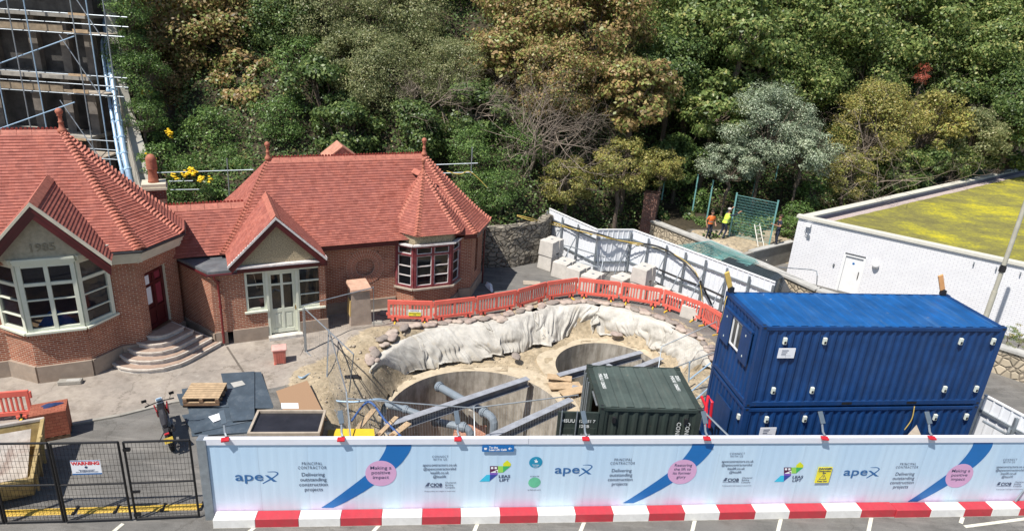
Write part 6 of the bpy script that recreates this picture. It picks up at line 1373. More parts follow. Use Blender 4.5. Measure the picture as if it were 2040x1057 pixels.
def connect(x,y,k,ky):
    f=lambda a,b_,c,d:(x+a*k,x+b_*k,y+c*ky,y+d*ky)
    htb('CONNECT\nWITH US',*f(-16,16,-31,-21),spacing=1.3,line=.95); htb('apexcontractors.co.uk\n@apexcontractorsltd\nleaslift.co.uk\n@leaslift',*f(-35,33,-15,15),line=.98,bold=.002)
    htb('CIOB',*f(-20,4,24,31),bold=.02); htb('Chartered\nBuilding\nCompany',*f(10,31,21,35),align='LEFT',line=.95)
    for a_,b_,c in ((-31,4,33),): flat('rule_print',[hz(x+a_*k,y+c*ky),hz(x+b_*k,y+c*ky),hz(x+b_*k,y+(c-.5)*ky),hz(x+a_*k,y+(c-.5)*ky)],M['print_navy'],.01)
    for i in range(3): flat('emblem_print',[hz(x+(-31+2*i)*k,y+(30-2.6*i)*ky),hz(x+(-24+i)*k,y+(30-2.6*i)*ky),hz(x+(-22+i)*k,y+(28.4-2.6*i)*ky),hz(x+(-28+2*i)*k,y+(28.4-2.6*i)*ky)],M['print_navy'],.012)
    htb('Professionalism and integrity in construction',*f(-31,30,38.5,41.5))
connect(877,937,1.0,1.0); connect(1468,929,.93,.93); connect(2011,939,.86,.86)
C5={'lg':(.30,.62,.10),'dg':(.05,.42,.12),'ye':(.66,.68,.02),'pl':(.09,.01,.06),'pu':(.19,.09,.45),'nv':(.03,.06,.32),'cy':(.04,.50,.72)}
for k_,v_ in C5.items(): M['c_'+k_]=simple('print_'+{'lg':'lime','dg':'green','ye':'chartreuse','pl':'plum','pu':'purple','nv':'indigo','cy':'cyan'}[k_],v_,.5,var=.02)
def leas(x,y,k):
    # stepped house-and-funicular emblem, drawn on the panel round the point x,y, and its name
    def P(L_): return [hz(x+(a-50.5)*k,y+(b_-66.5)*k) for a,b_ in L_]
    q=lambda *a:[((u/8.13),(v/8.13)) for u,v in a]
    flat('emblem_print',P(q((455,465),(585,465),(585,570),(455,570))),M['c_pl'],.006)
    for u in (472,530): flat('emblem_print',P(q((u,478),(u+38,478),(u+38,512),(u,512))),M['paper'],.009)
    flat('emblem_print',P(q((470,566),(585,520),(585,572),(470,572))),M['paper'],.0095); flat('emblem_print',P(q((548,548),(562,540),(578,550),(572,568),(552,566))),M['c_pl'],.0125)
    flat('emblem_print',P(q((585,465),(668,465),(668,568),(585,568))),M['c_lg'],.007); flat('emblem_print',P(q((668,465),(790,465),(668,568))),M['c_dg'],.0075)
    flat('emblem_print',P(q((668,465),(668,425),(735,370),(795,425),(790,465))),M['c_ye'],.008)
    flat('emblem_print',P(q((455,572),(578,572),(578,605),(455,605))),M['c_pu'],.007); flat('emblem_print',P(q((455,605),(578,605),(450,706))),M['c_nv'],.0075); flat('emblem_print',P(q((283,714),(400,606),(455,606),(450,714))),M['c_cy'],.0065)
    htb('LEAS\nLIFT',x+(73.4-50.5)*k,x+(96-50.5)*k,y+(74.5-66.5)*k,y+(87.5-66.5)*k,bold=.02,line=.95,name='leas_lift_lettering')
leas(970.5,936.5,1.0); leas(1556.5,938.5,.93)
o,s,z,r_=disc(1067.3,919.7,13.2,simple('teal_print',(.01,.25,.42),.5),off=.006); htb('Heritage\nFund',1060,1074,923,929.5,'paper',line=.95)
for pts in (((-2,1),(3,1),(4,-2),(1.5,-3),(1,-6),(0,-6),(-.5,-3),(-4,-4),(-2,-2)),): flat('emblem_print',[hz(1067.5+a,919+b_) for a,b_ in pts],M['paper'],.012)
o,s,z,r_=disc(1064.6,959.8,12.2,simple('mint_print',(.13,.50,.30),.5),off=.006); htb('SCAN ME',1056,1074,946,948.5); htb('to find out more',1051,1077,972.5,975.5)
# signs hung on it
s,z=hz(992,890); sg=thing('cafe_sign','small blue direction sign with a white arrow hung at the top of the front hoarding','sign',HA+hx*s-Vector((0,0,0))+hn*.05+V(0,0,z),ha)
mb=MB(); 
def rrect(w,h,r_,n=5):
    P=[]
    for cx_,cy_,a0 in ((w-r_,h-r_,0),(-w+r_,h-r_,90),(-w+r_,-h+r_,180),(w-r_,-h+r_,270)):
        for i in range(n+1): a=R(a0+90*i/n); P.append((cx_+r_*math.cos(a),cy_+r_*math.sin(a)))
    return P
mb.ext([(x,0,y) for x,y in rrect(.42,.095,.03)],(0,-.012,0)); mb.build('board',M['print_blue'],sg)
textmesh('To the\nLeas Lift Café',.085,M['paper'],sg,face_frame((-.24,-.0135,.0),(1,0,0)),align='LEFT',line=.85,bold=.002); 
mb=MB(); mb.ext([(.36,-.013,.008),(.30,-.013,.008),(.325,-.013,.035),(.305,-.013,.035),(.265,-.013,0),(.305,-.013,-.035),(.325,-.013,-.035),(.30,-.013,-.008),(.36,-.013,-.008)][::-1],(0,-.003,0)); mb.build('arrow',M['paper'],sg)
mb=MB(); mb.ext([(-.37,-.013,.03),(-.29,-.013,.03),(-.30,-.013,-.03),(-.36,-.013,-.03)],(0,-.003,0)); mb.build('cup_symbol',M['paper'],sg)
s,z=hz(1639,943); sg=thing('danger_sign','yellow DANGER construction site sign with a warning triangle fixed to the front hoarding','sign',HA+hx*s+hn*.04+V(0,0,z),ha)
mb=MB(); mb.bx(-.21,.21,-.01,0,-.27,.27); mb.build('board',bpy.data.materials['sign_yellow'],sg)
textmesh('DANGER',.095,M['print_navy'],sg,face_frame((0,-.012,.21),(1,0,0)),bold=.003); textmesh('Construction\nSite',.068,M['print_navy'],sg,face_frame((0,-.012,.10),(1,0,0)),bold=.002,line=.9); textmesh('Keep Out',.07,M['print_navy'],sg,face_frame((0,-.012,-.21),(1,0,0)),bold=.002)
mb=MB(); T3=[(0,.04),(-.12,-.15),(.12,-.15)]; mb.ext([(x,-.0105,z_) for x,z_ in T3],(0,-.002,0)); tr_=mb.build('triangle',M['print_navy'],sg); mb=MB(); mb.ext([(x*.72,-.013,z_*.72-.02) for x,z_ in T3],(0,-.002,0)); mb.build('triangle_inner',bpy.data.materials['sign_yellow'],tr_); mb=MB(); mb.ext([(-.012,-.0155,-.03),(.012,-.0155,-.03),(.006,-.0155,-.10),(-.006,-.0155,-.10)][::-1],(0,-.001,0)); mb.build('exclamation',M['print_navy'],tr_)
# lights along the top of the hoarding
lpx=[(449,869,'at its left end'),(680,862,'in front of the yellow sheet'),(912,866,'left of the blue direction sign'),(1166,864,'in front of the open green container door'),(1407,862,'between the green container and the blue cabins'),(1640,866,'in front of the blue cabins, left one'),(1852,868,'in front of the blue cabins, right one')]
lt0=None
for i,(px,py,lab) in enumerate(lpx):
    s,z=hz(px,py+6)
    if lt0 is None:
        o=thing('hoarding_light','x','light'); mb=MB(); mb.box((0,-.08,.025),(.19,.15,.05)); mb.box((0,-.05,.0),(.06,.16,.04)); mb.build('clamp',M['redlamp'],o,bevel=.01); mb=MB(); mb.tube([(.03,0,.05),(.0,.1,.1),(-.02,.28,.34)],.03,7); mb.build('arm',M['galv'],o)
        mb=MB(); mb.box((-.03,.32,.42),(.13,.34,.05),M=Matrix.Rotation(R(48),3,'X')@Matrix.Rotation(R(10),3,'Z')); mb.build('lamp_panel',simple('solar_panel',(.10,.13,.16),.3),o,bevel=.008); lt0=o
    else: o=copy_tree(lt0)
    o.location=HA+hx*s+V(0,0,HH); o.rotation_euler=(0,0,ha+(.25 if i==0 else -.05*i+.1)); tag(o,'red-clamped light on the front hoarding '+lab,'light','clip-on lights along the top of the front hoarding')
# red and white barrier blocks
bx_px=[432,515,600,682,763,842,918,995,1069,1143,1217,1287,1357,1425,1495,1562,1634,1703,1770,1838,1904,1958,2012,2075]
cols=['w','r','w','r','w','r','w','r','w','r','w','r','w','r','w','r','w','r','r','w','r','w','r']
nr=nw=0
for i in range(len(cols)):
    s0,_=hz(bx_px[i],1016-.011*(bx_px[i]-515)); s1,_=hz(bx_px[i+1],1016-.011*(bx_px[i+1]-515)); k=cols[i]; z=.27; yo=-.02-(.03 if i>=18 else 0)
    if k=='r': nr+=1; num=nr
    else: nw+=1; num=nw
    c_='red' if k=='r' else 'white'
    mb=MB(); l=s1-s0-.006; r_=np.random.default_rng(i); a_=.02
    mb.hexa([(0,-.34,0),(l,-.34,0),(l,0,0),(0,0,0)],[(a_*0,-.33,z),(l-a_*0,-.33,z),(l,0,z),(0,0,z)])
    o=thing('barrier_block',ORD[num-1]+' '+c_+' barrier block from the left along the foot of the front hoarding','barrier block',HA+hx*s0+hn*(-yo),ha+r_.normal(0,.002),c_+' barrier blocks along the foot of the front hoarding')
    mb.build('block',M['redblock'] if k=='r' else M['whiteblock'],o,bevel=.012)
    mb=MB(); mb.bx(0.0,l,-.345,-.335,0,.02); mb.build('base_edge',M['concold'],o)
M['boardgrey']=simple('grey_scaffold_board',(.27,.21,.14),.85,var=.3,scale=4)
# ================================================================ black mesh gates
def rel(o): return Vector(o.location)
def meshpanel(name,label,cat,c,Hh,grp,fm,wm,fr=.025,dx=.05,dz=.15,mid=None,wr=.003,kids=None):
    """c: list of two bottom corners (world); upright framed mesh panel"""
    p,q=Vector(c[0]),Vector(c[1]); d=q-p; Ln=d.length; ang=math.atan2(d.y,d.x); o=thing(name,label,cat,p,ang,grp)
    b=MB(); b.tube([(0,0,.04),(0,0,Hh)],fr,8); b.tube([(Ln,0,.04),(Ln,0,Hh)],fr,8); b.tube([(0,0,Hh),(Ln,0,Hh)],fr,8); b.tube([(0,0,.06),(Ln,0,.06)],fr,8)
    if mid: b.tube([(0,0,mid),(Ln,0,mid)],fr*.8,8)
    b.build('frame',fm,o,uv=False)
    w_=MB(); n=int(Ln/dx)
    for i in range(1,n): w_.tube([(Ln*i/n,0,.06),(Ln*i/n,0,Hh)],wr,3,cap=False)
    n=int(Hh/dz)
    for i in range(1,n): w_.tube([(0,.004,Hh*i/n),(Ln,.004,Hh*i/n)],wr,3,cap=False)
    w_.build('mesh',wm,o,uv=False); return o,Ln
gp=[at(-170,1060),at(128,1039),at(268,1036),at(400,1029)]
gpx=[(-175,1052),(15,1045),(133,1040)]
G='black mesh gate leaves across the yard entrance'
A0,A1=at(-150,1056),at(10,1047); 
def gate(x0,y0,x1,y1,lab):
    o,Ln=meshpanel('mesh_gate',lab,'gate',[at(x0,y0),at(x1,y1)],2.42,G,M['blackmetal'],M['blackmetal'],.03,.085,.17,mid=1.18,wr=.0045); return o,Ln
gate(-145,1050,8,1043,'black mesh gate leaf cut by the left edge of the photo')
g1,_=gate(14,1043,128,1040,'black mesh gate leaf in front of the yellow skip')
g2,Lg=gate(134,1041,262,1036,'black mesh gate leaf with the WARNING sign')
g3,_=gate(272,1036,397,1030,'black mesh gate leaf in front of the motorbike, beside the white hoarding')
hb=MB(); hb.box((.05,0,2.2),(.16,.07,.08)); hb.box((.05,0,.2),(.16,.07,.08)); hb.build('hinge',M['blackmetal'],g3); hb=MB(); hb.box((.12,-.04,.95),(.2,.04,.05)); hb.build('latch',M['blackmetal'],g3)
sp_=at(172,930,1.55); d=(at(262,1036)-at(134,1041)).normalized(); n_=Vector((d.y,-d.x,0)); rr=Vector(ray(172,930).tolist()); P0=at(134,1041); t_=((P0-V(0,0,CAMZ)).dot(n_)+.05)/rr.dot(n_); c=V(0,0,CAMZ)+rr*t_
ws=thing('warning_sign','white WARNING sign with red heading and blue edge on the black mesh gate','sign',c,math.atan2(d.y,d.x)); b=MB(); b.bx(-.34,.34,-.008,0,-.21,.21); b.build('board',M['paper'],ws)
b=MB(); b.bx(-.34,.34,-.011,-.008,-.21,-.17); b.build('blue_edge',M['logo_blue'],ws); b=MB(); b.bx(-.34,.34,-.011,-.008,.19,.21); b.build('blue_edge',M['logo_blue'],ws)
textmesh('WARNING',.13,simple('warning_red',(.6,.02,.03),.5),ws,face_frame((0,-.01,.12),(1,0,0)),bold=.006,spacing=1.02)
textmesh('This property is protected\nby monitored security\nCCTV IN OPERATION 24 HOURS',.035,M['print_navy'],ws,face_frame((0,-.01,-.10),(1,0,0)),line=.9)
b=MB(); b.ext([(.035*math.cos(a),-.0105,.035*math.sin(a)+.01) for a in np.linspace(0,6.28,16,endpoint=False)],(0,-.002,0)); b.build('round_symbol',M['print_navy'],ws)
# yellow threshold strips under the gates
ys=simple('worn_yellow',(.62,.40,.06),.7,var=.25,scale=8)
for i,(x0,x1,lab) in enumerate(((8,150,'left one in front of the skip'),(158,232,'middle one under the WARNING sign'),(238,325,'under the gate in front of the motorbike'),(330,402,'nearest the white hoarding'))):
    f=lambda x:1022-(x)*.034; p,q=at(x0,f(x0)),at(x1,f(x1)); o=thing('threshold_ramp','yellow cable ramp lying behind the gates, '+lab,'cable ramp',p,math.atan2((q-p).y,(q-p).x),'yellow cable ramps behind the gates'); L_=(q-p).length
    b=MB(); b.ext([(0,-.12,0),(0,-.07,.05),(0,.07,.05),(0,.12,0)],(L_,0,0)); b.build('yellow_lid',ys,o); b=MB(); b.bx(L_-.03,L_+.03,-.16,.16,0,.045); b.build('joint',M['black'],o)
# ================================================================ yellow skip
sk=thing('skip','worn yellow rubbish skip with a weathered board inside, cut by the left edge','skip',at(-10,985),R(7)); sk.location=(-13.99,14.0,0); sk.rotation_euler=(0,0,R(27)); b=MB()
X0,X1,Y0,Y1,hh=-1.9,1.75,-1.0,1.4,1.15
def skw(a,bq,th=.06): b.hexa([a[0],a[1],a[1]+bq,a[0]+bq],[a[2],a[3],a[3]+bq,a[2]+bq])
b.hexa([(X0,Y0+.35,.12),(X1-.15,Y0+.35,.12),(X1-.15,Y1-.2,.12),(X0,Y1-.2,.12)],[(X0,Y0+.3,.18),(X1-.12,Y0+.3,.18),(X1-.12,Y1-.2,.18),(X0,Y1-.2,.18)])
b.hexa([(X0,Y0+.35,.12),(X1-.15,Y0+.35,.12),(X1-.15,Y0+.41,.12),(X0,Y0+.41,.12)],[(X0,Y0,.8),(X1,Y0,.8),(X1,Y0+.06,.8),(X0,Y0+.06,.8)])
b.hexa([(X1-.15,Y0+.35,.12),(X1-.09,Y0+.35,.12),(X1-.09,Y1-.2,.12),(X1-.15,Y1-.2,.12)],[(X1-.03,Y0,.8),(X1+.03,Y0,.8),(X1+.03,Y1,hh),(X1-.03,Y1,hh)])
b.hexa([(X0,Y1-.26,.12),(X1-.15,Y1-.26,.12),(X1-.15,Y1-.2,.12),(X0,Y1-.2,.12)],[(X0,Y1-.06,hh),(X1,Y1-.06,hh),(X1,Y1,hh),(X0,Y1,hh)])
b.build('body',M['yellowskip'],sk); 
b=MB(); b.beam((X0,Y0+.03,.84),(X1+.03,Y0+.03,.84),.09,.09); b.build('rim',M['yellowskip'],sk); b=MB(); b.beam((X1,Y0,.84),(X1,Y1,hh+.02),.09,.09); b.build('rim',M['yellowskip'],sk)
b=MB(); b.beam((X0,Y1-.03,hh+.03),(X1+.03,Y1-.03,hh+.03),.1,.07); b.build('rim',M['boardworn'],sk)
for i in range(9): b=MB(); x=X0+.3+i*.36; b.beam((x,Y0+.10,.72),(x+.1,Y0+.42,.30),.07,.05); b.build('rib',M['yellowskip'],sk)
for i in range(3): b=MB(); b.beam((X1+.02-.06*0,Y0+.35+i*.6,.25),(X1+.05,Y0+.25+i*.65,.85+.14*i),.06,.08); b.build('side_rib',M['yellowskip'],sk)
bd=thing('weathered_board','large weathered plywood board leaning inside the yellow skip','board',(-14.19,14.4,.40),R(27)); b=MB(); b.hexa([(-1.85,-.35,-.2),(1.4,-.35,-.2),(1.4,-.33,-.18),(-1.85,-.33,-.18)],[(-1.85,.62,.70),(1.5,.62,.70),(1.5,.64,.66),(-1.85,.64,.66)]); b.build('sheet',M['boardworn'],bd); b=MB(); b.box((.2,.28,.42),(.5,.28,.01),M=Matrix.Rotation(R(43),3,'X')); b.build('pale_patch',M['white'],bd)
# ================================================================ brick pack on pallet
bpk=thing('brick_pack','shrink-stacked pack of new red bricks standing on a pallet behind the skip','brick pack',(-13.51,16.88,0),R(29)); bm2=brickmat('stacked_bricks',(.33,.10,.06),(.40,.14,.085),(.16,.045,.03),bw=.215,bh=.10,ms=.006)
bpk.scale=(.80,.72,1); b=MB(); b.box((0,0,.55),(1.15,.95,.82)); b.build('bricks',bm2,bpk,bevel=.006); 
for i in range(3): b=MB(); b.box((0,-.4+.4*i,.06),(1.15,.1,.09)); b.build('pallet_bearer',M['timberd'],bpk)
for i in range(5): b=MB(); b.box((-.5+.25*i,0,.125),(.12,.95,.02)); b.build('pallet_board',M['redplastic'] if 0 else M['timberd'],bpk)
jk=MB()
def jf(u,v): a=v*2*math.pi; k=1+.25*math.sin(a*3+1)+.1*math.sin(a*5); return (u*.34*k*math.cos(a)*1.2,u*.16*k*math.sin(a),.09*(1-u**2)+.015*math.sin(a*4)*u)
jk.grid(jf,6,22); o=jk.build('blue_jacket',M['bluecloth'],None,smooth=True); o.location=(-13.5,16.98,.97); o.rotation_euler=(0,0,.5); o.scale=(.62,.62,.8); tag(o,'dark blue work jacket thrown on top of the brick pack','jacket')
o=thing('kerb_stone','loose weathered kerb stone lying on the paving below the bay window','kerb stone',at(141,763),R(15)); b=MB(); b.box((0,0,.07),(.72,.24,.14)); b.build('stone',M['concold'],o,bevel=.02); b=MB(); b.box((.1,-.02,.143),(.4,.14,.006)); b.build('mortar_patch',M['concrete'],o)
# ================================================================ motorbike
mo_=thing('motorbike','red and black off-road motorbike parked behind the black gate, seen from the rear','motorbike',at(341,889),R(101)+0); mo_.rotation_euler=(0,R(0),R(103))
# local x forward, y left
def wheel(x,r_,wd):
    b=MB(); n=24
    for i in range(n):
        a0,a1=2*math.pi*i/n,2*math.pi*(i+1)/n
    pts=[]
    b2=MB(); P=[(x+(r_-.05)*math.cos(2*math.pi*i/n),0,r_+(r_-.05)*math.sin(2*math.pi*i/n)) for i in range(n+1)]; b2.tube(P,wd/2,8,cap=False)
    for i in range(n): a=2*math.pi*i/n; b2.box((x+(r_+.0)*math.cos(a),0,r_+(r_+.0)*math.sin(a)),(.035,wd*.85,.03),M=Matrix.Rotation(-a+math.pi/2,3,'Y'))
    w_=b2.build('wheel',M['tyre'],mo_,uv=False); b3=MB(); b3.tube([(x+(r_-.1)*math.cos(2*math.pi*i/n),0,r_+(r_-.1)*math.sin(2*math.pi*i/n)) for i in range(n+1)],.018,6,cap=False)
    for i in range(12): a=2*math.pi*i/12; b3.tube([(x,0,r_),(x+(r_-.1)*math.cos(a),0,r_+(r_-.1)*math.sin(a))],.006,3)
    b3.tube([(x,-.07,r_),(x,.07,r_)],.035,8); b3.build('rim',M['galv'],w_,uv=False)
wheel(0.31,.32,.13); wheel(1.68,.34,.10)
b=MB(); b.tube([(.31,-.09,.32),(.85,-.06,.42)],.03,6); b.tube([(.31,.09,.32),(.85,.06,.42)],.03,6); b.tube([(.85,0,.45),(.75,0,.8),(1.3,0,.92)],.03,6); b.tube([(.85,0,.4),(1.25,0,.35),(1.42,0,.85)],.028,6); b.build('frame',M['blackmetal'],mo_,uv=False)
b=MB(); b.box((1.02,0,.50),(.36,.26,.30)); b.tube([(1.05,0,.6),(1.15,0,.78)],.09,8); b.box((1.0,-.15,.42),(.2,.08,.2)); b.build('engine',M['galvd'],mo_,bevel=.02)
b=MB(); b.tube([(.95,-.14,.4),(.6,-.17,.5),(.15,-.19,.72)],[.03,.05,.055],9); b.build('exhaust',M['blackmetal'],mo_,uv=False)
b=MB(); b.hexa([(.95,-.13,.78),(1.35,-.14,.80),(1.35,.14,.80),(.95,.13,.78)],[(.98,-.08,1.0),(1.33,-.1,1.04),(1.33,.1,1.04),(.98,.08,1.0)]); b.build('tank',M['blackmetal'],mo_,bevel=.03)
for s in(-1,1): b=MB(); b.hexa([(1.2,s*.13,.65),(1.5,s*.15,.78),(1.5,s*.19,.78),(1.2,s*.17,.65)],[(1.15,s*.12,.9),(1.45,s*.16,.98),(1.45,s*.2,.98),(1.15,s*.16,.9)]); b.build('side_fairing',M['redpaint'],mo_,bevel=.015)
b=MB(); b.tube([(.22,0,.90),(.5,0,.88),(.8,0,.86),(1.02,0,.95)],[.06,.1,.11,.08],10); b.build('seat',simple('seat_vinyl',(.025,.025,.03),.6),mo_,uv=False)
b=MB(); b.hexa([(-.05,-.06,.72),(.3,-.09,.78),(.3,.09,.78),(-.05,.06,.72)],[(-.05,-.05,.77),(.3,-.08,.84),(.3,.08,.84),(-.05,.05,.77)]); b.build('rear_mudguard',M['black'],mo_,bevel=.01)
b=MB(); b.box((-.06,0,.80),(.05,.13,.05)); b.build('tail_light',M['redlamp'],mo_,bevel=.008)
b=MB(); b.box((-.10,0,.60),(.012,.24,.17),M=Matrix.Rotation(R(20),3,'Y')); pl=b.build('number_plate',M['plate'],mo_)
for s in(-1,1): b=MB(); b.tube([(1.68,s*.08,.34),(1.38,s*.08,1.02)],.028,7); b.build('fork',M['galv'],mo_,uv=False)
b=MB(); b.hexa([(1.5,-.05,.72),(2.0,-.05,.70),(2.0,.05,.70),(1.5,.05,.72)],[(1.5,-.05,.75),(1.95,-.04,.74),(1.95,.04,.74),(1.5,.05,.75)]); b.build('front_mudguard',M['black'],mo_)
b=MB(); b.tube([(1.22,-.40,1.13),(1.36,-.14,1.08),(1.36,.14,1.08),(1.22,.40,1.13)],.016,7); hb_=b.build('handlebar',M['blackmetal'],mo_,uv=False)
for s in (-1,1): b=MB(); b.tube([(1.22,s*.40,1.13),(1.28,s*.29,1.11)],.024,7); b.build('grip',M['black'],hb_,uv=False)
for s in (-1,1): b=MB(); b.tube([(1.28,s*.28,1.12),(1.22,s*.36,1.30)],.008,5); b.box((1.22,s*.38,1.33),(.02,.14,.09)); b.build('mirror',M['blackmetal'],mo_,bevel=.01)
b=MB(); b.box((1.45,0,1.05),(.14,.2,.2)); b.build('headlight',M['white'],mo_,bevel=.04); b=MB(); b.box((1.36,0,1.17),(.05,.16,.08)); b.build('dashboard',M['bluepipe'],mo_,bevel=.01)
b=MB(); b.tube([(.9,.1,.3),(.8,.36,.0)],.014,5); b.build('side_stand',M['blackmetal'],mo_,uv=False)
mo_.rotation_euler=(R(-8),0,R(122)); mo_.location=(-9.6,16.34,0)
# ================================================================ grey sheets, pallet, boards
def sheet(name,label,px4,z,th,mat,cat,grp=None,z2=None):
    P=[at(x,y,z if z2 is None or i<2 else z2) for i,(x,y) in enumerate(px4)]; c=sum(P,Vector((0,0,0)))/4; o=thing(name,label,cat,c,0,grp); b=MB(); Q=[p-c for p in P]; b.hexa([q-V(0,0,th) for q in Q],Q); b.build('sheet',mat,o,bevel=.004); return o
# px4 order: near-left, near-right, far-right, far-left
GS='blue-grey floor boards dumped on the ground'
GSL=[([(382,868),(505,862),(545,800),(372,790)],.03,'bottom blue-grey board under the pallet end of the heap'),([(386,862),(498,838),(470,806),(362,826)],.09,'blue-grey board sticking out left beside the motorbike'),([(360,806),(455,810),(470,772),(352,784)],.12,'blue-grey board under the timber pallet'),([(462,838),(507,834),(507,739),(440,743)],.16,'long blue-grey board with a loose white scrap on it'),([(508,812),(546,812),(520,740),(506,740)],.12,'blue-grey board between the long board and the chipboard sheet'),([(405,866),(520,858),(500,826),(395,846)],.07,'nearest blue-grey board behind the hoarding corner'),([(364,790),(398,788),(400,768),(362,774)],.10,'small stepped blue-grey board left of the pallet')]
for px4,z,lab in GSL: sheet('grey_board',lab,px4,z,.02,M['grey_sheet'],'board',GS)
sheet('paper_scrap','grey paper scrap on the long blue-grey board',[(466,771),(489,765),(482,757),(459,762)],.175,.008,M['concrete'],'scrap')
sheet('paper_scrap','pale notice with red print lying on the blue-grey boards',[(425,840),(449,831),(439,821),(415,829)],.13,.02,M['paper'],'scrap')
pt=at(411,800,0); pl=thing('timber_pallet','pale timber pallet stacked on the blue-grey boards','pallet',(pt.x,pt.y,.14),R(8)); 
for k in range(7): b=MB(); b.box((0,-.42+.14*k,.30),(1.15,.115,.022)); b.build('deck_board',M['timber'],pl)
for x in (-.5,0,.5): b=MB(); b.box((x,0,.27),(.1,.96,.03)); b.build('stringer',M['timber'],pl)
for x in (-.5,0,.5):
    for y in (-.42,0,.42): b=MB(); b.box((x,y,.20),(.12,.12,.11)); b.build('pallet_block',M['timberd'],pl)
for k in range(5): b=MB(); b.box((0,-.42+.21*k,.13),(1.15,.1,.022)); b.build('bottom_board',M['timber'],pl)
for k in range(4): b=MB(); b.box((0,-.42+.28*k,.06),(1.12,.1,.09)); b.build('bottom_bearer',M['timberd'],pl)
cbd=sheet('chipboard_sheet','large tan chipboard sheet lying askew beside the timber planter',[(572,838),(652,836),(612,757),(550,778)],.55,.02,M['chip'],'board')
cbd2=sheet('paper_notice','white sheet of paper at the back edge of the planter',[(561,813),(595,813),(594,802),(560,802)],.93,.004,M['paper'],'paper')
sheet('yellow_board','bright yellow board lying just behind the hoarding',[(655,882),(748,880),(745,853),(670,853)],.35,.03,simple('bright_yellow',(.75,.48,.03),.5,var=.08),'board')
sheet('timber_offcut','mustard offcut under the left end of the bright yellow board',[(650,882),(676,880),(672,855),(654,855)],.28,.03,simple('mustard',(.42,.28,.05),.7),'board')
pc=(at(510,816,.9)+at(645,816,.9)+at(500,866,.9)+at(638,866,.9))/4; pn=thing('timber_planter','timber sided box with a black sunken top just behind the hoarding','planter box',(pc.x,pc.y,0),R(7))
b=MB(); Wd_,Dp=2.0,1.15; b.box((0,0,.43),(Wd_-.1,Dp-.1,.80)); b.build('core',M['timberd'],pn)
for i in range(13): b=MB(); b.box((-Wd_/2+.12+i*.146,-Dp/2+.03,.42),(.135,.03,.78)); b.build('side_board',M['timber'] if i%3 else M['timberd'],pn)
for (x,y,sx,sy) in ((0,-Dp/2,Wd_+.06,.07),(0,Dp/2,Wd_+.06,.07),(-Wd_/2,0,.07,Dp-.075),(Wd_/2,0,.07,Dp-.075)): b=MB(); b.box((x,y,.89),(sx,sy,.1)); b.build('rim',M['timber2'],pn)
b=MB(); b.box((0,0,.845),(Wd_-.07,Dp-.07,.03)); b.build('black_top',simple('black_sheet',(.022,.022,.028),.35,var=.3),pn)
# ================================================================ heras fences round the pit
def tubefence(name,label,P,r_=.024,mesh=.09,foot=True,grp='galvanised mesh fence panels at the pit'):
    """P: bottom-left, top-left, top-right, bottom-right world points"""
    P=[Vector(p) for p in P]; c=P[0].copy(); o=thing(name,label,'fence panel',c,0,grp); Q=[p-c for p in P]; b=MB()
    b.tube([Q[0],Q[1],Q[2],Q[3],Q[0]],r_,7); b.build('frame',M['galv'],o,uv=False)
    w_=MB(); n=int((Q[2]-Q[1]).length/mesh)
    for i in range(1,n): w_.tube([Q[0].lerp(Q[3],i/n),Q[1].lerp(Q[2],i/n)],.0017,3,cap=False)
    n=int((Q[1]-Q[0]).length/.22)
    for i in range(1,n): w_.tube([Q[0].lerp(Q[1],i/n),Q[3].lerp(Q[2],i/n)],.0017,3,cap=False)
    w_.build('mesh',M['galvd'],o,uv=False); return o
def up(px,py,z): p=at(px,py,0); return Vector((p.x,p.y,z))
p0=at(608,702);p1=at(745,655); tubefence('mesh_fence','mesh fence panel in front of the rendered column and brick wall',[p0+V(0,0,.05),p0+V(.0,0,2.0),Vector((p1.x,p1.y,1.9)),p1+V(0,0,.1)])
p2=at(695,785); tubefence('mesh_fence','mesh fence panel standing end-on beside the pink bin, leaning over the sand',[p0+V(.05,0,.05),p0+V(.05,0,1.9),Vector((p2.x+.2,p2.y,1.6)),p2+V(0,0,.0)],mesh=.3)
p3=at(700,888);  tubefence('mesh_fence','collapsed mesh fence panel lying over the sand left of the large shaft',[at(650,780,.1),at(655,655,.9),at(690,780,1.2),at(700,888,.3)],mesh=.3)
q0,q1=at(693,880),at(960,880); 
h1=1.35
tubefence('mesh_fence','long mesh fence panel across the left half of the large shaft',[at(696,872,.0),at(692,793,.55),at(944,812,.55),at(944,872,.0)])
tubefence('mesh_fence','mesh fence panel across the right half of the large shaft, up to the green container',[at(946,872,.0),at(944,812,.55),at(1152,786,.9),at(1150,872,.0)])
tubefence('mesh_fence','mesh fence panel from the small shaft up to the blue cabins',[at(1310,745,-.3),at(1318,690,.6),at(1428,640,1.6),at(1425,700,.4)])
b0=at(1375,770,0); o=thing('tube_handrail','galvanised tube handrail between the green container and the blue cabins','handrail',b0); b=MB()
for a_,c_ in (((1372,760,.3),(1374,720,1.2)),((1374,755,.6),(1416,722,1.2)),((1378,778,.5),(1418,745,1.0)),((1380,800,.5),(1412,772,.9))): b.tube([at(*a_)-b0,at(*c_)-b0],.028,6)
b.build('rail',M['bluepipe'],o,uv=False)
o=thing('prop_pole','grey prop pole slanting down to the hoarding between the containers','prop',at(1452,868,1.5)); b=MB(); z0=Vector(o.location); b.tube([at(1403,820,2.3)-z0,at(1456,872,2.0)-z0],.03,6); b.build('pole',M['galv'],o); b=MB(); b.box((0,0,-.02),(.12,.12,.04)); b.build('foot_plate',M['galvd'],o)
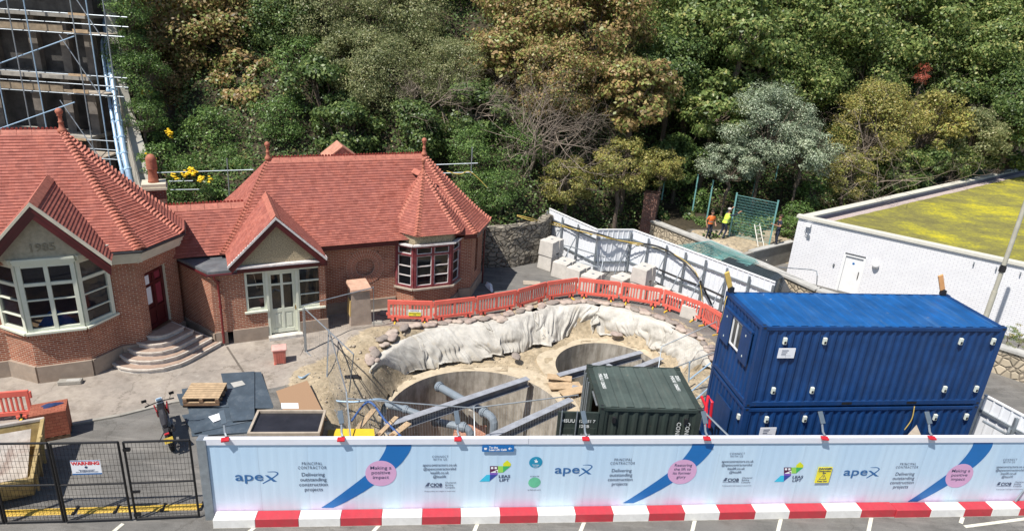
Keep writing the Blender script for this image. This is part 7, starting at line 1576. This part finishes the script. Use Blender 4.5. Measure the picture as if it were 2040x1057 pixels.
# loose tubes and hoses
cable([at(1500/2-145+0,650+0,.0) if 0 else at(674,690,.75),at(700,730,.5),at(745,800,.3),at(800,860,.1)],.012,M['cable'],'black_cable','thin black cable running down the sand slope to the large shaft','cable')
cable([at(585,740,.05),at(600,752,.3),at(625,745,.2),at(650,790,.15),at(700,800,.2),at(760,795,.2),at(800,815,-.6)],.035,M['bluepipe'],'blue_hose','thick pale blue hose winding over the sand into the large shaft','hose')
cable([at(700,838,.1),at(735,800,.2),at(770,840,.1),at(810,880,.1)],.04,simple('blue_hose_dark',(.04,.10,.28),.5),'blue_hose','dark blue hose beside the yellow board','hose')
cable([at(598,640,.02),at(606,690,.04),at(575,735,.02),at(560,722,.02)],.01,M['cable'],'black_cable','thin black lead coiling from the pink bin','cable')
for i,(x,y,rx) in enumerate(((768,625,0),(700,755,.3),(750,645,.1))):
    p=at(x,y); o=thing('rubber_block',['grey rubber fence foot in front of the leftmost red barrier','black rubber fence foot lying in the sand hollow','small grey fence foot beside the rendered column'][i],'rubber block',p,rx); b=MB(); b.hexa([(-.38,-.12,0),(.38,-.12,0),(.38,.12,0),(-.38,.12,0)],[(-.22,-.1,.14),(.22,-.1,.14),(.22,.1,.14),(-.22,.1,.14)]); b.build('block',M['concold'] if i!=1 else M['black'],o,bevel=.02); b=MB(); b.lathe([(.03,.13),(.03,.15)],(0,0,0),8); b.build('socket',M['black'],o)
# timber planks round the left of shaft
for i,(x0,y0,x1,y1,w_,lab) in enumerate(((700,870,745,815,.18,'timber plank lying beside the large shaft rim'),(780,868,815,842,.22,'short timber plank at the left rim of the large shaft'),(752,868,790,830,.15,'narrow timber plank behind the yellow board'))):
    p,q=at(x0,y0,.1),at(x1,y1,.1); o=thing('timber_plank',lab,'plank',p); b=MB(); b.beam((0,0,.0),q-p,w_,.05); b.build('board',M['timber'],o); b=MB(); b.beam((0,0,.03),(q-p)*.12+V(0,0,.03),w_*.5,.02); b.build('batten',M['timberd'],o)
# pink bin
pb_=at(558,722); o=thing('feeder_box','small faded red plastic feeder pillar box standing alone on the paving','feeder box',pb_,R(20)); b=MB(); b.hexa([(-.2,-.18,.05),(.2,-.18,.05),(.2,.18,.05),(-.2,.18,.05)],[(-.23,-.2,.6),(.23,-.2,.6),(.23,.2,.6),(-.23,.2,.6)]); b.build('body',M['pinkbin'],o,bevel=.02); b=MB(); b.box((0,0,.63),(.52,.46,.07)); b.build('lid',simple('pale_pink',(.72,.38,.33),.6,var=.25),o,bevel=.02)
for x in(-.17,.17): b=MB(); b.box((x,0,.025),(.08,.36,.05)); b.build('foot',M['redplastic'],o)
for k in range(4): b=MB(); b.box((-.12+.08*k,-.2,.33),(.02,.02,.45)); b.build('rib',M['pinkbin'],o)
# rendered column with pink tiled cap
cb0=W(5.62,25.72); o=thing('rendered_column','chest-high tapering rendered plinth column with a reddish stone cap against the brick wall','column',cb0,TH)
b=MB(); b.hexa([(-.46,-.16,0),(.44,-.16,0),(.44,.75,0),(-.46,.75,0)],[(-.37,-.10,1.62),(.37,-.10,1.62),(.37,.7,1.62),(-.37,.7,1.62)]); b.build('shaft',simple('column_render',(.37,.29,.23),.9,var=.2,scale=3,bmp=.2),o,bevel=.01)
b=MB(); b.hexa([(-.45,-.2,1.62),(.45,-.2,1.62),(.45,.8,1.62),(-.45,.8,1.62)],[(-.43,-.18,1.72),(.43,-.18,1.72),(.40,.76,1.80),(-.40,.76,1.80)]); b.build('cap',simple('column_cap',(.55,.34,.24),.85,var=.2,scale=4),o,bevel=.01)
b=MB(); b.hexa([(-.475,-.13,.5),(-.445,-.13,.5),(-.445,.5,.5),(-.475,.5,.5)],[(-.45,-.11,1.2),(-.42,-.11,1.2),(-.42,.3,1.2),(-.45,.3,1.2)]); b.build('ochre_patch',simple('ochre_patch',(.6,.42,.16),.9),o)
# white cloth on the ground by the stone wall
b=MB(); 
def wf(u,v): a=v*2*math.pi; return (u*(.16+.05*math.sin(3*a))*math.cos(a),u*(.6+.1*math.sin(2*a))*math.sin(a),.16*(1-u*u)+.03*math.sin(5*a)*u)
b.grid(wf,5,20); o=b.build('white_sack',M['paper'],None,smooth=True); o.location=at(975,572)+V(0,0,.02); o.rotation_euler=(0,0,.3); tag(o,'crumpled white sack lying by the end wall of the pavilion','sack')
for i,(x,y,x2,y2) in enumerate(((972,505,985,560),(1075,565,1090,540))): pass
sheet('timber_step','pale plank lying on the dark yard behind the red barriers',[(1043,566),(1077,566),(1076,560),(1042,558)],.06,.05,M['timber2'],'plank')
# ================================================================ people
def person(label,base,rz,pose,shirt,trouser,hair,vest=None,s=1.0):
    """pose: dict of joints (x right, y forward, z up) in metres; one continuous skinned body"""
    o=thing('person',label,'person',base,rz); J=pose; V0={}; verts=[];rad=[];edges=[]
    def add(n,p,r_,par=None):
        V0[n]=len(verts); verts.append(tuple(Vector(p)*s)); rad.append(r_*s)
        if par: edges.append((V0[par],V0[n]))
    lean=J.get('lean',0); 
    add('pelvis',(0,0,.95),.145); add('waist',(0,lean*.3,1.1),.125,'pelvis'); add('chest',(0,lean*.7,1.32),.155,'waist'); add('neck',(0,lean,1.50),.06,'chest'); add('neck2',(0,lean+.01,1.57),.055,'neck')
    add('chin',(0,lean+.03,1.61),.075,'neck2'); add('head',(0,lean+.02,1.69),.10,'chin'); add('crown',(0,lean,1.76),.075,'head')
    for sd,sg_ in (('l',-1),('r',1)):
        e,h=J['elb_'+sd],J['hand_'+sd]; add('sh_'+sd,(sg_*.17,lean*.9,1.43),.07,'chest'); add('sho_'+sd,(sg_*.215,lean*.9,1.41),.06,'sh_'+sd); add('el_'+sd,e,.043,'sho_'+sd); add('wr_'+sd,h,.03,'el_'+sd)
        d=(Vector(h)-Vector(e)).normalized(); sidev=Vector((0,0,1)).cross(d); sidev=sidev.normalized() if sidev.length>.1 else Vector((1,0,0)); palm=Vector(h)+d*.07; add('palm_'+sd,palm,.035,'wr_'+sd)
        k,f=J['knee_'+sd],J['foot_'+sd]; add('hip_'+sd,(sg_*.1,0,.90),.10,'pelvis'); add('kn_'+sd,k,.065,'hip_'+sd); add('an_'+sd,f,.045,'kn_'+sd); add('he_'+sd,Vector(f)+V(0,-.04,-.05),.045,'an_'+sd); add('to_'+sd,Vector(f)+V(sg_*.03,.15,-.06),.04,'he_'+sd)
        for q in range(4): 
            kk=palm+sidev*(.027*(q-1.5))+d*.035; add(f'f{q}_{sd}',kk,.010,'palm_'+sd); add(f'g{q}_{sd}',kk+d*(.035+.008*(1.5-abs(q-1.5)))+V(0,0,-.01),.009,f'f{q}_{sd}'); add(f'h{q}_{sd}',kk+d*(.062+.01*(1.5-abs(q-1.5)))+V(0,0,-.03),.008,f'g{q}_{sd}')
        add('th_'+sd,palm+sidev*.05-d*.02,.012,'palm_'+sd); add('tt_'+sd,palm+sidev*.07+d*.025,.010,'th_'+sd)
    me=bpy.data.meshes.new('body'); me.from_pydata(verts,edges,[]); tmp=bpy.data.objects.new('t',me); col.objects.link(tmp)
    md=tmp.modifiers.new('skin','SKIN'); 
    for i,r_ in enumerate(rad): me.skin_vertices[0].data[i].radius=(r_,r_*(.72 if i in (V0['pelvis'],V0['waist'],V0['chest']) else 1))
    me.skin_vertices[0].data[0].use_root=True; ss=tmp.modifiers.new('sub','SUBSURF'); ss.levels=ss.render_levels=1
    dg=bpy.context.evaluated_depsgraph_get(); bm_=bpy.data.meshes.new_from_object(tmp.evaluated_get(dg)); bpy.data.objects.remove(tmp); bm_.name='body'
    bm_.materials.clear()
    for x in (M['skin'],shirt,trouser,M['black']): bm_.materials.append(x)
    vs=[Vector(v) for v in verts]; names=list(V0); 
    def cat_(n):
        if n in ('pelvis','waist','chest') or n.startswith('sh'): return 1
        if n.startswith('el') : return 1 if J.get('long') else 0
        if n.startswith(('hip','kn')): return 2
        if n.startswith('an'): return 2
        if n.startswith(('he_','to_')): return 3
        return 0
    segs_=[(vs[a],vs[b_],cat_(names[a]),cat_(names[b_])) for a,b_ in edges]
    for p in bm_.polygons:
        c=p.center; best=9;mi=0
        for a,b_,ca,cb in segs_:
            d=b_-a; t=max(0,min(1,(c-a).dot(d)/max(d.dot(d),1e-9))); ds=(c-a-d*t).length
            if ds<best: best=ds; mi=ca if t<.5 else cb
        if c.z<.97*s and mi==1: mi=2
        p.material_index=mi; p.use_smooth=True
    mesh_obj('body',bm_,o)
    hm=MB(); c=Vector((0,lean+.005,1.715))*s; 
    hm.lathe([(.108*s,.0),(.112*s,.03*s),(.1*s,.07*s),(.06*s,.105*s),(.01,.12*s)],c+V(0,-.02,-.0),12); hm.build('hair',hair,o,smooth=True)
    for sg_ in(-1,1): e=MB(); e.lathe([(.004,-.01),(.012,0),(.004,.01)],Vector((sg_*.035,lean+.115,1.70))*s,6); e.build('eye',M['dark'],o)
    e=MB(); e.hexa([Vector(q)*s for q in ((-.015,lean+.11,1.645),(.015,lean+.11,1.645),(.015,lean+.08,1.645),(-.015,lean+.08,1.645))],[Vector(q)*s for q in ((-.006,lean+.12,1.655),(.006,lean+.12,1.655),(.006,lean+.09,1.70),(-.006,lean+.09,1.70))]); e.build('nose',M['skin'],o)
    for sg_ in(-1,1): e=MB(); e.box(Vector((sg_*.105,lean+.01,1.68))*s,(.02,.03,.055)); e.build('ear',M['skin'],o)
    if vest:
        vm=MB(); n=16
        prof=[(.95,.175,.13,0),(1.1,.165,.125,lean*.3),(1.3,.20,.145,lean*.7),(1.42,.19,.12,lean*.85),(1.49,.11,.09,lean)]
        P=[]
        for z,rx,ry,yo in prof: P.append([Vector((rx*math.cos(2*math.pi*i/n),yo+ry*math.sin(2*math.pi*i/n),z))*s for i in range(n)])
        for j in range(len(P)-1):
            for i in range(n): vm.face([P[j][i],P[j][(i+1)%n],P[j+1][(i+1)%n],P[j+1][i]])
        vo=vm.build('vest',vest,o,smooth=True); bnd=MB()
        for z,rx,ry,yo in ((1.12,.172,.132,lean*.35),): 
            for i in range(n): a0,a1=2*math.pi*i/n,2*math.pi*(i+1)/n; bnd.face([Vector((rx*math.cos(a),yo+ry*math.sin(a),zz))*s for a,zz in ((a0,z-.025),(a1,z-.025),(a1,z+.025),(a0,z+.025))])
        bnd.build('reflective_band',M['galv'],vo)
    return o
TZ=1.2
pA=dict(lean=.06,long=False,elb_l=(-.30,-.02,1.16),hand_l=(-.24,.18,1.0),elb_r=(.31,-.05,1.15),hand_r=(.30,.08,.92),knee_l=(-.12,.04,.50),foot_l=(-.15,-.02,.09),knee_r=(.12,.1,.5),foot_r=(.14,.02,.09))
p=at(1410,474,TZ); person('person in an orange hi-vis shirt and dark trousers standing on the left of the terrace',(p.x,p.y,TZ),R(200),pA,M['hivis_o'],M['navy'],M['hairb'],vest=M['hivis_o'],s=.92)
pB=dict(lean=.22,long=True,elb_l=(-.26,.42,1.55),hand_l=(-.20,.62,1.72),elb_r=(.30,.46,1.48),hand_r=(.28,.74,1.60),knee_l=(-.1,.05,.50),foot_l=(-.13,-.18,.09),knee_r=(.12,.12,.5),foot_r=(.12,-.05,.09))
p=at(1438,474,TZ); person('person in a yellow hi-vis vest reaching up with both hands to steady the mesh fence',(p.x,p.y,TZ),R(-62),pB,M['navy'],M['navy'],M['hair'],vest=M['hivis_y'],s=1.0)
pC=dict(lean=.02,long=False,elb_l=(-.28,.08,1.16),hand_l=(-.20,.33,1.22),elb_r=(.28,.05,1.16),hand_r=(.16,.32,1.20),knee_l=(-.1,.04,.50),foot_l=(-.1,.0,.09),knee_r=(.11,.03,.5),foot_r=(.12,-.05,.09))
p=at(1545,486,1.27); person('person in a navy t-shirt holding the right end post of the mesh fence',(p.x,p.y,1.27),R(95),pC,M['navy'],M['navy'],M['hairb'],s=.97)
# ================================================================ green mesh fence on the terrace
fa,fb_=at(1452,468,TZ),at(1531,486,TZ)
def gpost(px,py,z,h,label,grp='green fence posts on the terrace'):
    p=at(px,py,z); o=thing('fence_post',label,'fence post',p,0,grp); b=MB(); b.box((0,0,h/2),(.07,.07,h)); b.build('post',M['green_mesh'],o); b=MB(); b.box((0,0,h+.01),(.085,.085,.03)); b.build('cap',M['green_mesh'],o)
o,_=meshpanel('green_mesh_fence','green mesh fence panel being put up by the workers on the terrace','fence panel',[fa,fb_],2.45,None,M['green_mesh'],M['green_mesh'],.012,.075,.16,wr=.006)
gpost(1452,470,TZ,2.6,'green fence post at the left end of the mesh panel, behind the reaching worker'); gpost(1532,487,TZ,2.6,'green fence post at the right end of the mesh panel, held by a worker')
for i,(x,y,h,lab) in enumerate(((1378,427,2.6,'green fence post standing alone in the shade, leftmost'),(1407,440,2.6,'green fence post in the shade just left of the orange-shirted worker'),(1318,398,1.6,'short green fence post in the deep shade above the stone wall'),(1495,412,2.4,'green fence post in the shade behind the mesh panel, left one'),(1537,392,2.4,'green fence post in the shade behind the mesh panel, right one'))): gpost(x,y,TZ if i<2 else TZ+.6,h,lab)
ld=thing('ladder','pale aluminium ladder leaning on the concrete retaining wall below the mesh fence','ladder',at(1523,530,.3)); z0=Vector(ld.location); b=MB(); tl,tr_=at(1503,447,2.25),at(1513,445,2.25); bl_,br=at(1515,520,.5),at(1527,519,.5)
b.beam(bl_-z0,tl-z0,.05,.03,up=(0,1,0)); b.beam(br-z0,tr_-z0,.05,.03,up=(0,1,0)); b.build('rails',simple('aluminium',(.62,.60,.52),.5),ld,uv=False)
for k in range(9): t_=(k+.5)/9; b=MB(); b.tube([bl_.lerp(tl,t_)-z0,br.lerp(tr_,t_)-z0],.018,6); b.build('rung',bpy.data.materials['aluminium'],ld,uv=False)
# dark van with green mesh panels piled beside it
vn=thing('parked_van','dark grey van parked behind the inner hoarding, only its roof and window showing','van',(11.75,30.6,0),R(-42)); b=MB()
prof=[(-1.9,.35),(2.2,.35),(2.25,.95),(1.55,1.12),(1.05,1.68),(.8,1.78),(-1.8,1.8),(-1.95,1.0)]
b.ext([(x,-.88,z) for x,z in prof],(0,1.76,0)); b.build('body',simple('dark_van_paint',(.035,.045,.055),.25),vn,bevel=.04)
for s in(-1,1): b=MB(); b.ext([(x,s*.885,z) for x,z in ((-.2,1.1),(1.35,1.12),(.95,1.62),(-.2,1.66))],(0,s*.006,0)); b.build('side_window',M['glassdark'],vn)
b=MB(); b.hexa([(1.60,-.75,1.13),(1.62,-.75,1.13),(1.62,.75,1.13),(1.60,.75,1.13)],[(1.10,-.68,1.66),(1.12,-.68,1.66),(1.12,.68,1.66),(1.10,.68,1.66)]); b.build('windscreen',M['glassdark'],vn)
for x in (-1.2,1.5):
    for s in (-1,1): b=MB(); b.tube([(x,s*.78,.33),(x,s*.92,.33)],.33,16); w_=b.build('wheel',M['tyre'],vn,uv=False); b=MB(); b.tube([(x,s*.9,.33),(x,s*.93,.33)],.2,12); b.build('rim',M['galv'],w_,uv=False)
GP='green mesh fence panels piled behind the inner hoarding'
for i in range(3):
    P=[at(1345+i*2,489+i*4,1.5-.0*i),at(1483+i*6,532-i*1,1.75),at(1512-i*3,524-i*2,1.8),at(1412+i*2,480+i*1,1.4)]; P=[p+V(0,0,.04*i) for p in P]; c=P[0].copy(); o=thing('mesh_fence',['lowest','middle one','topmost'][i]+' of the green mesh panels piled behind the inner hoarding','fence panel',c,0,GP); Q=[p-c for p in P]; b=MB(); b.tube(Q+[Q[0]],.014,5); b.build('frame',M['green_mesh'],o,uv=False); b=MB(); n=36
    for k in range(1,n): b.tube([Q[0].lerp(Q[1],k/n),Q[3].lerp(Q[2],k/n)],.004,3,cap=False)
    for k in range(1,9): b.tube([Q[0].lerp(Q[3],k/9),Q[1].lerp(Q[2],k/9)],.010,3,cap=False)
    b.build('mesh',M['green_mesh'],o,uv=False)
# flower bed plants at the right edge
for i,(x,y,s,k,lab) in enumerate(((2010,668,.55,'ivy','low leafy shrub in the bed at the foot of the white wall, left one'),(2034,662,.6,'ochre','low leafy shrub in the bed at the foot of the white wall, right one'),(2030,684,.45,'olive','small grey-green plant spilling over the honey stone wall coping'))):
    P=at(x,y,1.3); 
    nm,nl,nc,lf,kw=KN[k]; me,tm=crown_mesh(k,7,1.0,900,10,.09,**kw); o=thing('bed_shrub',lab,'shrub',(P.x,P.y,1.05),0,'plants in the bed below the white wall'); c=mesh_obj('foliage',me,o); c.location=(0,0,.3); c.scale=(s,s,s*.8); c=mesh_obj('stem',tm,o); c.location=(0,0,.3); c.scale=(s*.5,s*.5,s*.6)
# ================================================================ scaffolded lift structure on the cliff, left
tw=thing('concrete_tower','stepped concrete lift structure on the slope behind the scaffold with dark openings','structure',(-27,38,0)); wz=[(2.0,37.0),(4.2,38.2),(7.6,40.2),(10.8,42.2),(14.2,44.4)]
b0=Vector((-27,38,0)); b=MB(); 
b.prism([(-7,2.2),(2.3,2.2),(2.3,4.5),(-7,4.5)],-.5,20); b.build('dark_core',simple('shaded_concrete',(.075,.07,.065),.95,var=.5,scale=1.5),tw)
for k in range(5):
    z=.9+3.3*k; y=-.6+.55*k
    b=MB(); b.bx(-7,2.35,y+.2,y+2.2,z,z+.22); b.build('floor_slab',M['concold'],tw)
    for x in (-6.0,-3.6,-1.2,.6,2.0): b=MB(); b.bx(x-.25,x+.25,y+1.3,y+1.7,z+.22,z+3.3); b.build('pier',simple('pier_concrete',(.17,.15,.13),.95,var=.35,scale=2) if 'pier_concrete' not in bpy.data.materials else bpy.data.materials['pier_concrete'],tw)
b=MB(); 
# pale concrete edge running down the slope
E1=[(203,0),(222,120),(258,300),(283,395)]; Yd=[47,44,39,36]
def on_terr(px,py,off=.3):
    rr=ray(px,py); 
    for Yq in np.arange(30,62,.05):
        p=np.array([0,0,CAMZ])+rr*(Yq/rr[1])
        if p[2]<float(terr(p[0],p[1]))+off: return Vector(p.tolist())
    return Vector(p.tolist())
P=[aty(x,y,d_) for x,y,d_ in ((206,-15,41),(214,60,40.4),(226,120,39.8),(243,210,38.8),(262,290,37.6),(290,400,35.6))]; Q=[aty(x,y,d_+.3) for x,y,d_ in ((228,-15,41),(233,60,40.4),(243,120,39.8),(262,210,38.8),(288,290,37.6),(326,400,35.6))]
o=thing('concrete_slope','pale concrete edge strip running down the cliff between the scaffold and the ivy','concrete strip',P[-1]); z0=Vector(o.location); b=MB()
for i in range(5): b.hexa([P[i+1]-z0-V(0,0,4),Q[i+1]-z0-V(0,0,4),Q[i]-z0-V(0,0,4),P[i]-z0-V(0,0,4)],[P[i+1]-z0,Q[i+1]-z0,Q[i]-z0,P[i]-z0])
b.build('strip',simple('pale_old_concrete',(.42,.40,.35),.95,var=.2,scale=1,bmp=.2,dirt=((.28,.26,.22),.5)),o)
for i in range(5): b=MB(); m_=P[i+1].lerp(P[i],.5); n_=Q[i+1].lerp(Q[i],.5); b.beam(m_-z0+V(0,0,.02),n_-z0+V(0,0,.02),.06,.05); b.build('joint_cover',M['concold'],o)
# blue chutes/pipes beside it
for i,(x0,x1,r_,lab) in enumerate(((200,252,.09,'inner pale blue pipe running down the cliff beside the scaffold'),(212,264,.17,'thick pale blue pipe running down the cliff beside the scaffold'))):
    P2=[aty(x,y,d_) for (x,y),d_ in zip([(x0-10,-20),(x0+3,90),(x0+18,200),(x0+36,310),(x0+58,400)],[42,40.5,38.5,36.2,34.4])]; z0=P2[-1]; o=thing('blue_pipe',lab,'pipe',z0,0,'blue pipes down the cliff'); b=MB(); b.tube([p-z0 for p in P2],r_,12); b.build('pipe',M['bluepipe'],o,smooth=True,uv=False); b=MB()
    for k in range(14): t_=k/13; p=polyl(P2,t_); p2=polyl(P2,min(1,t_+.004)) if k<13 else p+(P2[-1]-P2[-2]).normalized()*.1; b=MB(); b.tube([p-z0,p2-z0+(p2-p).normalized()*.08],r_*1.18,10); b.build('coupling',M['bluepipe'],o,uv=False)
# scaffold
sf=thing('scaffold','galvanised tube scaffold with boarded lifts climbing the lift structure at the top left','scaffold',(-27,36,0)); z0=Vector((-27,36,0))
lift=[(300,38.0),(178,38.8),(62,39.6),(-50,40.4)]
xsL=[-20,40,100,165,200]
def sp(x,y,d_): return aty(x,y,d_)-z0
for d_off in (0,-1.3):
    for k,x in enumerate((-15,30,62,150,180,212)):
        b=MB(); bot_=sp(x+42,420,37+d_off) ; p=aty(x+20,200,38.6+d_off)-z0; b.tube([(p.x,p.y,-.2),(p.x+.05,p.y,16)],.032,6); b.build('standard',M['galv'] if k%2 else M['bluepipe'],sf,uv=False)
for li,(y,d_) in enumerate(lift):
    zl=aty(100,y,d_)-z0; zz=zl.z; x0=-8.5; x1=aty(225,y,d_).x-z0.x+.3
    for yy in (-1.2,.2):
        if yy>0: continue
        b=MB(); b.tube([(x0,zl.y+yy,zz),(x1+1.0,zl.y+yy,zz+.05)],.03,6); b.build('ledger',M['galv'],sf,uv=False)
        for g_ in (.55,1.05):
            b=MB(); b.tube([(x0,zl.y+yy,zz+g_),(x1+(1.3 if yy<0 else .3),zl.y+yy,zz+g_+.03)],.028,6); b.build('guard_rail',M['galv'],sf,uv=False)
    for bi in range(4): b=MB(); b.bx(x0,x1-2.0,zl.y-1.1+bi*.24,zl.y-1.1+bi*.24+.22,zz+.04,zz+.08); b.build('scaffold_board',M['boardgrey'],sf)
    b=MB(); b.bx(x0+.3,x1-2.4,zl.y-1.16,zl.y-1.12,zz+.08,zz+.45); b.build('toe_board',M['boardgrey'],sf)
    b=MB(); b.bx(x1-1.9,x1-.2,zl.y-1.14,zl.y+.3,zz+.02,zz+.09); b.build('landing',M['timber2'],sf)
    # timber hatch frame
    hx_=x1-1.9; 
    b=MB(); b.bx(hx_,hx_+.95,zl.y-1.26,zl.y-1.2,zz+1.0,zz+1.12); b.build('hatch_frame',M['timber'],sf); b=MB(); b.bx(hx_+.1,hx_+.95,zl.y-1.26,zl.y-1.2,zz+.1,zz+.28); b.build('hatch_frame',M['timber'],sf)
    b=MB(); s_=1; b.tube([(x0+4.0,zl.y-1.3,zz+.3),(x1-1.2,zl.y-1.3,zz+3.1)],.035,6); b.build('brace',M['bluepipe'],sf,uv=False)
    b=MB(); b.tube([(x1-.3,zl.y-1.3,zz+.1),(x1-2.2,zl.y-1.0,zz+3.1)],.028,6); b.build('ladder_beam',M['galvd'],sf,uv=False)
    for x in np.linspace(x0,x1,7): b=MB(); b.tube([(x,zl.y-1.3,zz-.03),(x,zl.y+.4,zz-.03)],.026,5); b.build('transom',M['galvd'],sf,uv=False)
# scaffold rails behind the tiled roofs
def rails(label,lines,d_,posts):
    P=aty(*lines[0][:2],d_); o=thing('scaffold_rail',label,'scaffold rail',P,0,'scaffold rails behind the pavilion roof')
    for l in lines: b=MB(); b.tube([aty(l[0],l[1],d_)-P,aty(l[2],l[3],d_)-P],.03,6); b.build('rail',M['galv'],o,uv=False)
    for l in posts: b=MB(); b.tube([aty(l[0],l[1],d_)-P,aty(l[2],l[3],d_)-P],.03,6); b.build('post',M['galv'],o,uv=False)
rails('scaffold rails behind the chimney pot, left of the main tiled roof',[(312,344,505,338),(335,361,385,360),(340,378,400,377)],35.6,[(452,315,458,400)])
rails('scaffold rails right of the right roof finial',[(868,328,952,325),(880,345,942,343)],37.2,[(941,293,938,350)])
cable([aty(890,341,37),aty(915,347,37.0),aty(938,343,37.0),aty(975,378,37.2)],.025,M['rope'],'yellow_rope','yellow rope sagging from the scaffold rail right of the roof','rope',n=6)

sheet('timber_board','beige board with a worn edge leaning between the lights in front of the blue cabins',[(1802,872),(1838,872),(1836,868),(1826,845)],2.3,.03,M['timber2'],'board')
cable([BO+en*2.4+e_*.12+V(0,0,5.3),BO+en*2.3-e_*.03+V(0,0,5.0),BO+en*2.25-e_*.05+V(0,0,4.6),BO+en*2.35-e_*.04+V(0,0,4.2)],.015,M['rope'],'yellow_rope','yellow rope hanging from the left rear corner of the upper blue cabin','rope')
cable([BO+e_*5.35-en*.05+V(0,0,2.62),BO+e_*5.36-en*.09+V(0,0,2.2),BO+e_*5.25-en*.07+V(0,0,1.8)],.015,M['rope'],'yellow_rope','yellow rope hanging down the front of the lower blue cabin','rope')
pj_=MB(); pj_.beam(at(452,690,.006),at(486,742,.006),.07,.005); pj_.beam(at(486,742,.006),at(500,765,.006),.05,.005); tag(pj_.build('paving_joint',simple('dark_joint',(.14,.12,.10),.9)),kind='structure')
